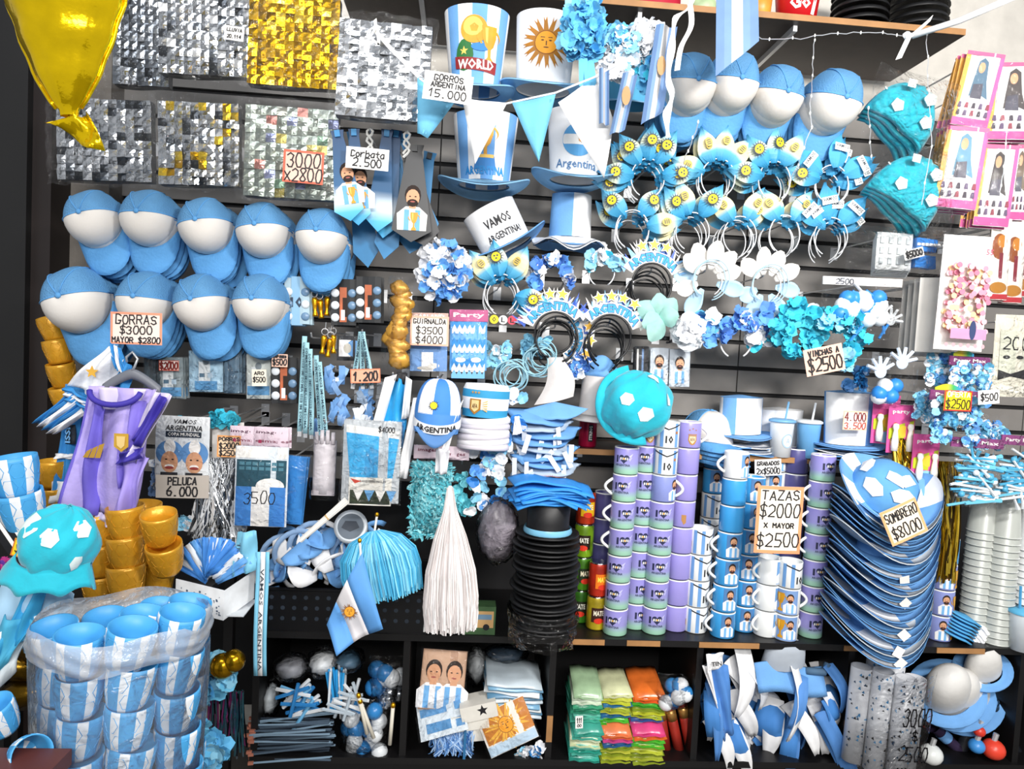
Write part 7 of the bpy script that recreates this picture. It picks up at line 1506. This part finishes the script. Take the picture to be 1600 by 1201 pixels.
# ================================================================ fifth cubby: printed tubes, white hats, toys
t = thing('tube_bag', 'bag of white printed cups in tubes marked 3000 and 2500', 'bag', 1382, 1120, .52, (0, 2, 0)); k = t.k; rr = random.Random(30)
m_tp = M('#c9cbd0', .35, var=.1); spm = MB()
for i, (x, y_, h) in enumerate(((-40, .02, 150), (-16, -.02, 156), (12, -.05, 150), (36, -.02, 140), (-4, .06, 166), (22, .05, 160))):
    r_ = 15*k; tb_ = t.part('tube', MB().add(lathe([(.0001, -h/2*k), (r_, -h/2*k), (r_*1.05, h/2*k), (r_*.95, h/2*k), (r_*.9, -h/2*k+.005)], 20), smooth=True), m_tp, loc=(x*k, y_, 0))
    mb = MB()
    for j in range(60):
        a = rr.uniform(pi, 2*pi); z = rr.uniform(-.48, .48)*h*k; s = rr.uniform(.8, 2.2)*k; q = r_*1.06
        mb.add(([(q*cos(a)-s*sin(a)*-1, q*sin(a), z), (q*cos(a+.12), q*sin(a+.12), z+s*2), (q*cos(a+.2), q*sin(a+.2), z-s)], [(0, 1, 2)]), rr.randrange(3))
    t.part('confetti_print', mb, [M('#27405a', .5), M('#3f7fae', .5), m_ink], parent=tb_, kind='stuff')
t.part('film', MB().add(grid(lambda u, v: ((-58+116*u)*k, -.05-.05*math.sqrt(sin(pi*u))-.006*sin(v*14), (-90+v*178)*k), 14, 10), smooth=True), FILM2)
mbx = MB()
for s, z, w_, h in (('3000', 26, 46, 26), ('$', -2, 10, 16), ('2500', -30, 46, 22), ('MAYOR', -60, 46, 16)): mbx.add(pen(s, 18*k, z*k, w_*k, h*k, 2.4*k, -.106))
t.part('lettering', mbx, m_ink)
def soft_hat(label, px, py, d, w, h, rot, brimc, crownc=None):
    t = thing('felt_hat', label, 'hat', px, py, d, rot, 'white felt hats'); k = t.k
    t.part('crown', MB().add(lathe([(w*.44*k, 0), (w*.43*k, h*.3*k), (w*.36*k, h*.7*k), (w*.2*k, h*.92*k), (.0001, h*.96*k)], 28, 1, .8), smooth=True), crownc or M('#dcdad6', .75, bump=.1))
    t.part('brim', MB().add(lathe([(w*.44*k, 0), (w*.55*k, -2*k), (w*.68*k, 2*k), (w*.68*k, -1*k), (w*.55*k, -5*k), (w*.42*k, -4*k)], 30, 1, .9), smooth=True), brimc); return t
for i in range(3): soft_hat(['front white felt hat with blue brim in the fifth cubby', 'second white felt hat nested behind the front one, fifth cubby', 'third white felt hat nested behind the front two, fifth cubby'][i], 1478+14*i, 1082+6*i, .40-.04*i, 84, 78, (38, -32, 0), m_foam)
soft_hat('white felt hat with blue brim at the right of the fifth cubby', 1535, 1045, .40, 62, 52, (30, -24, 0), m_foam)
for i, (x, y, r_, c) in enumerate(((1552, 1170, 17, '#e8452f'), (1530, 1142, 9, '#d83a2a'), (1455, 1178, 17, '#e3e6e4'), (1526, 1165, 12, '#3f8fd6'))):
    t = thing('party_horn_ball', ['large red orange squeeze bulb in the fifth cubby', 'small red squeeze bulb above the large one', 'white bulb at the front of the fifth cubby', 'blue bulb beside the red orange one'][i], 'bulb', x, y, .44, group='squeeze bulbs'); k = t.k
    t.part('bulb', MB().add(ball(r_*k, r_*k, r_*.9*k, n=16), smooth=True), M(c, .35)); t.part('neck', MB().add(tube([(0, 0, r_*.8*k), (3*k, 0, (r_+8)*k)], 4*k, 8)), m_wire)
for i, (x, y, a, c) in enumerate(((1570, 1140, -32, '#15171c'), (1520, 1130, 20, '#2a2c34'), (1492, 1165, -50, '#3a2f4a'))):
    t = thing('toy_horn', ['black toy horn with blue band in the fifth cubby', 'dark toy horn left of the banded one', 'violet toy horn lying at the front of the fifth cubby'][i], 'horn', x, y, .36, (0, a, 0), 'toy horns'); k = t.k
    t.part('tube', MB().add(lathe([(9*k, -50*k), (8*k, 0), (9*k, 44*k), (12*k, 50*k)], 16), smooth=True), M(c, .3)); t.part('band', MB().add(lathe([(9.4*k, 18*k), (9.6*k, 34*k)], 16), smooth=True), m_foam)
# ================================================================ right side: bags of teal hats
def teal_bag(label, px, py, d, w, h, ang, seed):
    t = thing('plush_hat_bag', label, 'hat bag', px, py, d, (0, ang-3, 0), 'bags of teal plush hats'); k = t.k; rr = random.Random(seed)
    for i in range(4):
        o = t.part('folded_hat', MB().add(slab(lambda u, v: ((u-.5)*w*.95*k*math.sqrt(max(.02, 1-(v*.96)**2.2)), -.040*math.sqrt(sin(pi*u)*(1-v*.9))+.005*sin(u*13+i)+.004*sin(v*9), (v-.5)*h*.8*k), 14, 8, .02), smooth=True), m_teal, loc=((-2+4*i)*k, .03*i, (-5*i)*k), rot=(0, .42+.05*i, .04*i))
        for j in range(3 if i == 0 else 1):
            x, z = [(.1, .22), (-.2, -.18), (.24, -.1)][j]
            t.part('patch', MB().add(poly([(x*w*k+11*k*sin(2*pi*q/5+.4), z*h*k+11*k*cos(2*pi*q/5+.4)) for q in range(5)], .003, -.040)), M('#e3eae6', .8), parent=o)
    for j in range(5): t.part('lace_edge', MB().add(box(5*k, .003, 2*k)), m_paper, loc=((-w*.42+9*j)*k, -.012, (h*.2-14*j)*k), rot=(0, .6, 0))
    t.part('tag', MB().add(box(13*k, .002, 12*k)), m_paper, loc=(-w*.16*k, -.045, h*.3*k))
    t.part('plastic_bag', MB().add(grid(lambda u, v: ((u-.5)*w*1.15*k, -.055*math.sqrt(max(0, sin(pi*u)*sin(pi*v)))-.006+.008*wob(u, v, 1, 1.3), (v-.5)*h*1.15*k), 18, 14), smooth=True), film('shiny_film', amount=.015, rough=.12, bs=36, strength=.7)); hook(px, py-h*.48, d-.02)
teal_bag('bag of teal plush hats beside the last cap, upper', 1422, 172, .48, 118, 98, 14, 1)
teal_bag('bag of teal plush hats below, next to the VAMOS leaf headbands', 1430, 290, .46, 124, 110, 12, 2)
# wig packs
def wigpic(k, w, h, hair):
    o = [(flat(rect(-w*.43*k, 0, w*.12*k, h*.96*k)), M('#e6a33c', .5)), (flat(rect(w*.44*k, 0, w*.1*k, h*.96*k)), M('#d0559a', .5)), (flat(rect(0, h*.46*k, w*.96*k, h*.05*k)), M('#d65a8a', .5)), (flat(rect(0, -h*.43*k, w*.96*k, h*.1*k)), M('#c93f8a', .5)), (flat(rect(0, h*.14*k, w*.7*k, h*.56*k)), M('#eef0f0', .5))]
    c = M(hair, .6)
    o += [(flat([(-w*.12*k, h*.36*k), (0, h*.41*k), (w*.12*k, h*.36*k), (w*.18*k, h*.1*k), (w*.3*k, -h*.12*k), (w*.05*k, -h*.06*k), (-w*.2*k, -h*.1*k), (-w*.16*k, h*.16*k)]), c), (flat(ell(-w*.02*k, h*.28*k, w*.085*k, h*.07*k)), m_skin), (flat([(-w*.14*k, h*.06*k), (w*.1*k, h*.08*k), (w*.14*k, -h*.12*k), (-w*.16*k, -h*.12*k)]), M('#4a4a58', .6))]
    for i in range(5):
        for j in range(2): o.append((flat([((-.36+.18*i)*w*k-w*.05*k, (-.35+.1*j)*h*k), ((-.36+.18*i)*w*k+w*.05*k, (-.35+.1*j)*h*k), ((-.36+.18*i)*w*k+w*.03*k, (-.28+.1*j)*h*k), ((-.36+.18*i)*w*k-w*.03*k, (-.28+.1*j)*h*k)]), M(['#3a3440', '#5a4a6a', '#8a3a4a'][(i+j) % 3], .6)))
    return o
for i, (x, y, w, h, d, a, hair, lb) in enumerate(((1527, 140, 56, 118, .50, 12, '#4f6f86', 'wig pack with blue haired picture, top of the left wig column'), (1582, 158, 66, 122, .46, 4, '#4a4444', 'wig pack with dark haired picture at the right edge, upper'), (1502, 262, 62, 130, .50, 8, '#5f8fa8', 'wig pack with blue haired picture, second row'), (1556, 290, 52, 130, .44, 6, '#3f3a3a', 'wig pack with grey haired picture, second row right'), (1592, 285, 30, 120, .40, 4, '#6a5a4a', 'wig pack cut off at the right edge, lower'))):
    pack('wig_pack', lb, 'wig pack', x, y, w, h, d, a, '#f0eef0', items=lambda k: wigpic(k, w, h, hair), n=3, blab='wig pack stacked behind: '+lb, group='hanging wig packs', yaw=-14, step=.02)
# brown balloon packs at the right edge, balloon arch pack
for i, (x, y) in enumerate(((1562, 405), (1585, 410), (1597, 400))):
    pack('balloon_pack', ['brown balloon pack left at the right edge', 'brown balloon pack middle at the right edge', 'brown balloon pack cut off by the right edge'][i], 'balloon pack', x, y, 34, 130, .42-.02*i, 2, '#e6e0d8', items=lambda k: [(flat(ell(-2*k, 20*k, 12*k, 20*k)), M('#8a4a20', .5)), (flat(ell(2*k, 28*k, 8*k, 10*k)), M('#b9782a', .5)), (flat(rect(2*k, -10*k, 6*k, 40*k)), M('#7a2030', .5)), (flat(ell(0, -44*k, 14*k, 9*k)), M('#a9742a', .5)), (flat(rect(0, -58*k, 32*k, 8*k)), M('#b0303a', .5))], group='brown balloon packs', n=1, blab='brown balloon pack stacked behind those at the right edge')
def archpic(k):
    o = []; rr = random.Random(4)
    for i in range(240):
        x = rr.uniform(-28, 28); z = rr.uniform(-60, 42); 
        if abs(x) < 16 and -40 < z < -6 and rr.random() < .8: continue
        o.append((flat(ell(x*k, z*k, 4.4*k, 4.4*k, 8)), [M('#eab4bc', .6), M('#e090a4', .6), M('#f0cf9a', .6), M('#d97a94', .6)][rr.randrange(4) if z > -20 else rr.randrange(3)]))
    o += [(flat(rect(2*k, -64*k, 54*k, 16*k)), M('#c990b4', .6)), (flat(ell(8*k, -58*k, 5*k, 15*k)), M('#2a3a66', .5)), (text('55', 22*k, 62*k, 11*k, 9*k, 0, .02), M('#c9506a', .6))]
    for i in range(6): o.append((flat(ell((-30+11*i)*k, -82*k, 3*k, 3.5*k, 8)), M('#d4a0a8', .6)))
    return o
pack('balloon_pack', 'white balloon arch pack printed with pink balloons and 55', 'balloon pack', 1505, 458, 78, 184, .52, 4, '#f0ece8', items=archpic, filmy=FILM, yaw=-6)
for i in range(4): pack('balloon_pack', f'pale balloon arch pack seen edge-on behind the pink one, {NTH[i]} back', 'balloon pack', 1462-9*i, 492+2*i, 52, 120, .44-.05*i, 3, '#d9d6d0', filmy=None, yaw=-30, group='edge-on balloon packs', items=lambda k: [(flat(ell(10*k, 10*k, 10*k, 22*k)), M('#b08a94', .6))])
# lace pack with 2000
pack('lace_pack', 'cream lace bow pack marked 20 at the right edge', 'lace pack', 1580, 556, 62, 132, .46, 2, '#d9d5c6', items=lambda k: [(flat(rect(6*k, 6*k, 52*k, 66*k)), M('#c9cbbb', .6)), (pen('2000', 14*k, 20*k, 60*k, 20*k, 2.2*k), m_ink)] + [(flat(ell((-8+22*s)*k, -2*k, 6*k, 3*k)), m_ink) for s in (0, 1)] + [(flat([(-20*k, -22*k), (0, -28*k), (24*k, -20*k), (24*k, -36*k), (0, -32*k), (-20*k, -38*k)]), m_ink)] + [(flat(ell((-24+12*i)*k, -52*k, 7*k, 6*k)), M('#e9e6da', .6)) for i in range(5)], filmy=FILM2)
# letter packs with $5000
t = thing('letter_pack', 'clear bag of white and blue plastic letters behind the $5000 tag', 'letter pack', 1398, 392, .42, (0, 0, 0)); k = t.k
for i in range(5): t.part('white_letters', MB().add(slab(lambda u, v: ((-30+58*u)*k, .012*i, (-30+58*v-2*i)*k), 3, 3, .006)), M('#e3e6e6', .4), loc=(2*i*k, 0, 0))
for i in range(6):
    for j in range(2): t.part('blue_letter', MB().add(box(7*k, .03, 20*k)), M('#2f7fd0', .35), loc=((34+6.5*i)*k, .004*i, (12-26*j)*k), rot=(0, .1*((i+j) % 3-1), 0))
    t.part('blue_bar', MB().add(box(5*k, .032, 4*k)), m_paper, loc=((34+6.5*i)*k, .0, 12*k))
for i in range(4):
    for j in range(3): t.part('slot', MB().add(box(6*k, .004, 10*k)), M('#c3cacc', .4), loc=((-22+14*i)*k, -.003, (16-16*j)*k))
t.part('film', MB().add(grid(lambda u, v: ((-80+156*u)*k, -.05*math.sqrt(sin(pi*u)*sin(pi*v))-.006, (-36+72*v)*k), 16, 8), smooth=True), film('shiny_film')); hook(1398, 360, .40)
# pack of balls and clappers
t = pack('clapper_pack', 'clear pack of white balls and blue clappers with paper header', 'clapper pack', 1345, 482, 128, 96, .46, 2, None, '#eceae8', fill=f_all(f_balls(15, 13, [m_bw, m_bw, M('#2f86d6', .4)], 3, .30, .2, 0, 'ball', (128, 96)), f_sticks(10, [m_bw, M('#2f86d6', .4)], (128, 96), 4, .3, 2.4, 60, -.05, 'clapper_stick')), filmy=film('shiny_film'), hh=.13)
k = t.k; t.part('lettering', MB().add(pen('2500', -30*k, 41*k, 30*k, 8*k, 1.3*k, -.006)), M('#5a6070', .6))
HAND = None
def clapper_hand(k):
    mb = MB().add(ball(10*k, .006, 11*k, (0, 0, 0), 12))
    for i in range(5):
        a = math.radians(-64+32*i); mb.add(tube([(6*k*sin(a), 0, 6*k*cos(a)), (24*k*sin(a), 0, 24*k*cos(a))], [3.2*k, 2.6*k], 6))
    return mb
for i, (x, y, a) in enumerate(((1392, 500, 30), (1378, 488, -10))):
    t = thing('hand_clapper', ['white hand clapper at the right end of the ball pack', 'second white hand clapper in the ball pack'][i], 'clapper', x, y, .44, (0, a, 0), 'hand clappers'); t.part('hand', clapper_hand(t.k*.8), m_bw); t.part('stem', MB().add(tube([(0, 0, -8*t.k), (0, 0, -34*t.k)], 2.2*t.k, 6)), M('#2f86d6', .4))
t = pack('clapper_pack', 'dark pack of blue clapper balls right of the VINCHAS sign', 'clapper pack', 1392, 592, 82, 80, .44, 2, None, fill=f_all(f_balls(9, 12, [M('#2f86d6', .4), M('#2f86d6', .4), m_bw], 7, .3, .12, -.24, 'ball', (82, 80))), filmy=film('shiny_film'))
for i, (x, y, a) in enumerate(((1376, 580, -6), (1410, 566, 10))):
    t = thing('hand_clapper', ['pale hand clapper left in the dark clapper pack', 'pale hand clapper right in the dark clapper pack'][i], 'clapper', x, y, .50, (0, a, 0), 'hand clappers'); t.part('hand', clapper_hand(t.k), M('#cfdcec', .5))
t = thing('crepe_tuft', 'dark blue crepe tuft left of the clapper pack', 'crepe tuft', 1334, 590, .40); f_bloss(16, [M('#1f4f80', .6), m_bb], (40, 36), 10, 77)(t, t.k)
# party packs with colourful headers
bits = [m_bw, M('#4f9fc8', .4), M('#8fc4dc', .4)]
for i, (x, y, w, h, d, lb) in enumerate(((1512, 592, 66, 70, .48, 'party favour pack with violet header, upper'), (1490, 650, 84, 80, .54, 'party favour pack under the OFERTA tag'), (1466, 572, 48, 50, .40, 'party favour pack half hidden behind the upper one'), (1536, 672, 76, 50, .42, 'loose blue favour pack at the right'), (1446, 630, 40, 50, .46, 'narrow blue favour pack left of the OFERTA tag'))):
    t = pack('favour_pack', lb, 'party pack', x, y, w, h, d, 3, None, '#7a2f6a' if i < 2 else None, 'Party Max' if i < 2 else None, fill=f_all(f_balls(18, 5, bits, 50+i, .4, .3, -.1, 'bead', (w, h)), f_bloss(64, [m_plt, m_pb, m_pw, M('#5fa6c8', .5)], (w, h), 8, 50+i, .44, -.1)), filmy=FILM2, group='party favour packs', hh=.2)
    if i < 2:
        k = t.k; t.part('rainbow_header', MB().add(slab(lambda u, v: ((-.42+.5*u)*w*k, -.0045, (.5*h+v*10*(.4+.6*sin(pi*u)))*k), 8, 1, .002)), ramp_mat('rainbow', [(0, '#b8c92a'), (.4, '#e0c22a'), (.7, '#3fae5a'), (1, '#2f8fd0')], 'X'))
# pink packs with white pins
for i, (x, y) in enumerate(((1384, 655), (1408, 670), (1446, 716))):
    t = pack('pin_whistle_pack', ['pink card of whistle pins left behind the next one', 'pink and yellow card with two white pins, upper', 'pink and yellow card with two white pins, lower'][i], 'whistle pack', x, y, 46, 78, .38+.04*i, 3, '#d9559a', items=lambda k: [(flat([(-20*k, 0), (0, 8*k), (20*k, 14*k), (20*k, -20*k), (-20*k, -16*k)]), M('#b9c22a', .5)), (flat(ell(4*k, -4*k, 9*k, 9*k)), M('#e8c23a', .5)), (flat(ell(2*k, -28*k, 18*k, 9*k)), M('#8fc8e4', .5)), (text('party', -2*k, 26*k, 28*k, 7*k, 0, .02), m_paper), (flat(ell(-10*k, 6*k, 4*k, 4*k)), M('#e04a3a', .5))], filmy=None, group='pink whistle cards')
    k = t.k
    for s in (-1, 1): t.part('pin', MB().add(lathe([(.0001, -30*k), (5*k, -30*k), (5.6*k, -16*k), (4*k, -4*k), (3.2*k, 2*k), (5*k, 7*k), (4*k, 12*k), (.0001, 13*k)], 12, 1, .8), smooth=True), M('#eee9e0', .4), loc=(s*12*k, -.012, -4*k))
# trumpet packs
for i, (x, y, w) in enumerate(((1522, 738, 86), (1588, 734, 60))):
    pack('trumpet_pack', ['clear pack of blue and white trumpets with violet header', 'trumpet pack at the right edge with violet header'][i], 'trumpet pack', x, y, w, 108, .54-.04*i, 4, None, '#8a3f7a', 'Party Max', fill=f_all(f_sticks(22, [M('#4fa6cc', .4), m_bw, M('#6fc0dc', .4)], (w, 100), 80+i, .62, 2.2, 12, -.12, 'trumpet'), f_sticks(10, [M('#4fa6cc', .4), m_bw], (w, 100), 90+i, .5, 2.0, 75, -.05, 'trumpet'), f_balls(10, 5, [M('#4fa6cc', .4), m_bw], 85+i, .44, .3, -.1, 'bell', (w, 100))), filmy=film('shiny_film'), group='trumpet packs', hh=.14)
# gold tinsel curtain
m_gt = [M('#c99a14', .2, .9), M('#7d5c0a', .25, .9), M('#f0cf4a', .2, .8), M('#3a2a08', .3, .7)]
tinsel('gold tinsel curtain right of the sombrero, upper part', 1424, 740, .42, 76, 110, 420, m_gt, 31, 1.0, 'tinsel_curtain', 'tinsel', 1.6, .9, 'gold tinsel curtains', 6)
tinsel('gold tinsel curtain hanging between mugs and clear cups', 1476, 815, .40, 44, 190, 420, m_gt, 32, .9, 'tinsel_curtain', 'tinsel', 1.6, .8, 'gold tinsel curtains', 6); hook(1424, 690, .42); hook(1476, 725, .40)
# stacks of clear plastic cups
m_clr = M('#d9ddd6', .3, trans=.35, var=.04); m_clw = M('#e6e9ea', .4, var=.03)
for si, (x, n, d, m, nm) in enumerate(((1520, 17, .36, m_clr, 'left'), (1556, 17, .40, m_clr, 'middle'), (1600, 15, .40, m_clw, 'right'))):
    k = scl(x, 900, d); p_ = at(x, 990, d)
    for i in range(n):
        r0, r1, h = 17*k, 21*k, 60*k
        t = thing('plastic_cup', f'{"white" if m is m_clw else "clear"} plastic cup in the {nm} tall cup stack, {NUM[n-1-i]} from the top', 'cup', x, 900, d, (180, 0, R.uniform(0, 40)), 'tall stacks of plastic cups', loc=(p_.x, p_.y, Z_MUG+h+i*10.5*k))
        t.part('wall', MB().add(lathe([(.0001, .001), (r0*.94, .0), (r0, .002), (r1, h-.004), (r1*1.05, h), (r1*1.05, h-.003), (r1*.97, h-.006)], 24), smooth=True), m)
t = thing('straw_cup', 'white cup with blue crest, blue lid and straw at the right edge', 'cup', 1600, 960, .46, loc=zloc(1598, 985, .46, Z_MUG)); k = t.k
t.part('body', MB().add(lathe([(.0001, 0), (17*k, 0), (21*k, 58*k)], 24), smooth=True), M('#dfe6ea', .3)); t.part('lid', MB().add(lathe([(23*k, 58*k), (23*k, 63*k), (.0001, 66*k)], 24), smooth=True), M('#5fb4dc', .35)); t.part('straw', MB().add(tube([(-8*k, 0, 60*k), (-10*k, 0, 100*k)], 2*k, 6)), M('#4f9fd0', .35))
# foam visors at the end of the mug shelf
for i in range(7):
    t = thing('foam_visor', f'blue foam visor at the mug shelf end, {NTH[6-i]} from the top', 'visor', 1494, 960, .38, (14, 24, 8+R.uniform(-6, 6)), 'foam visors at the shelf end', loc=zloc(1488+2*i, 985, .38, Z_MUG+.035+i*.011)); k = t.k
    t.part('brim', MB().add(slab(lambda u, v: ((-32+64*u)*k, -(6+26*v*math.sqrt(max(0, sin(pi*u))))*k, (-4*abs(2*u-1))*k), 12, 3, .005, (0, 0, -1)), smooth=True), M('#4fa6dc', .75)); t.part('strap', MB().add(tube([(26*k, -10*k, -4*k), (34*k, -20*k, -6*k), (40*k, -24*k, -10*k)], 4*k, 6)), m_white)
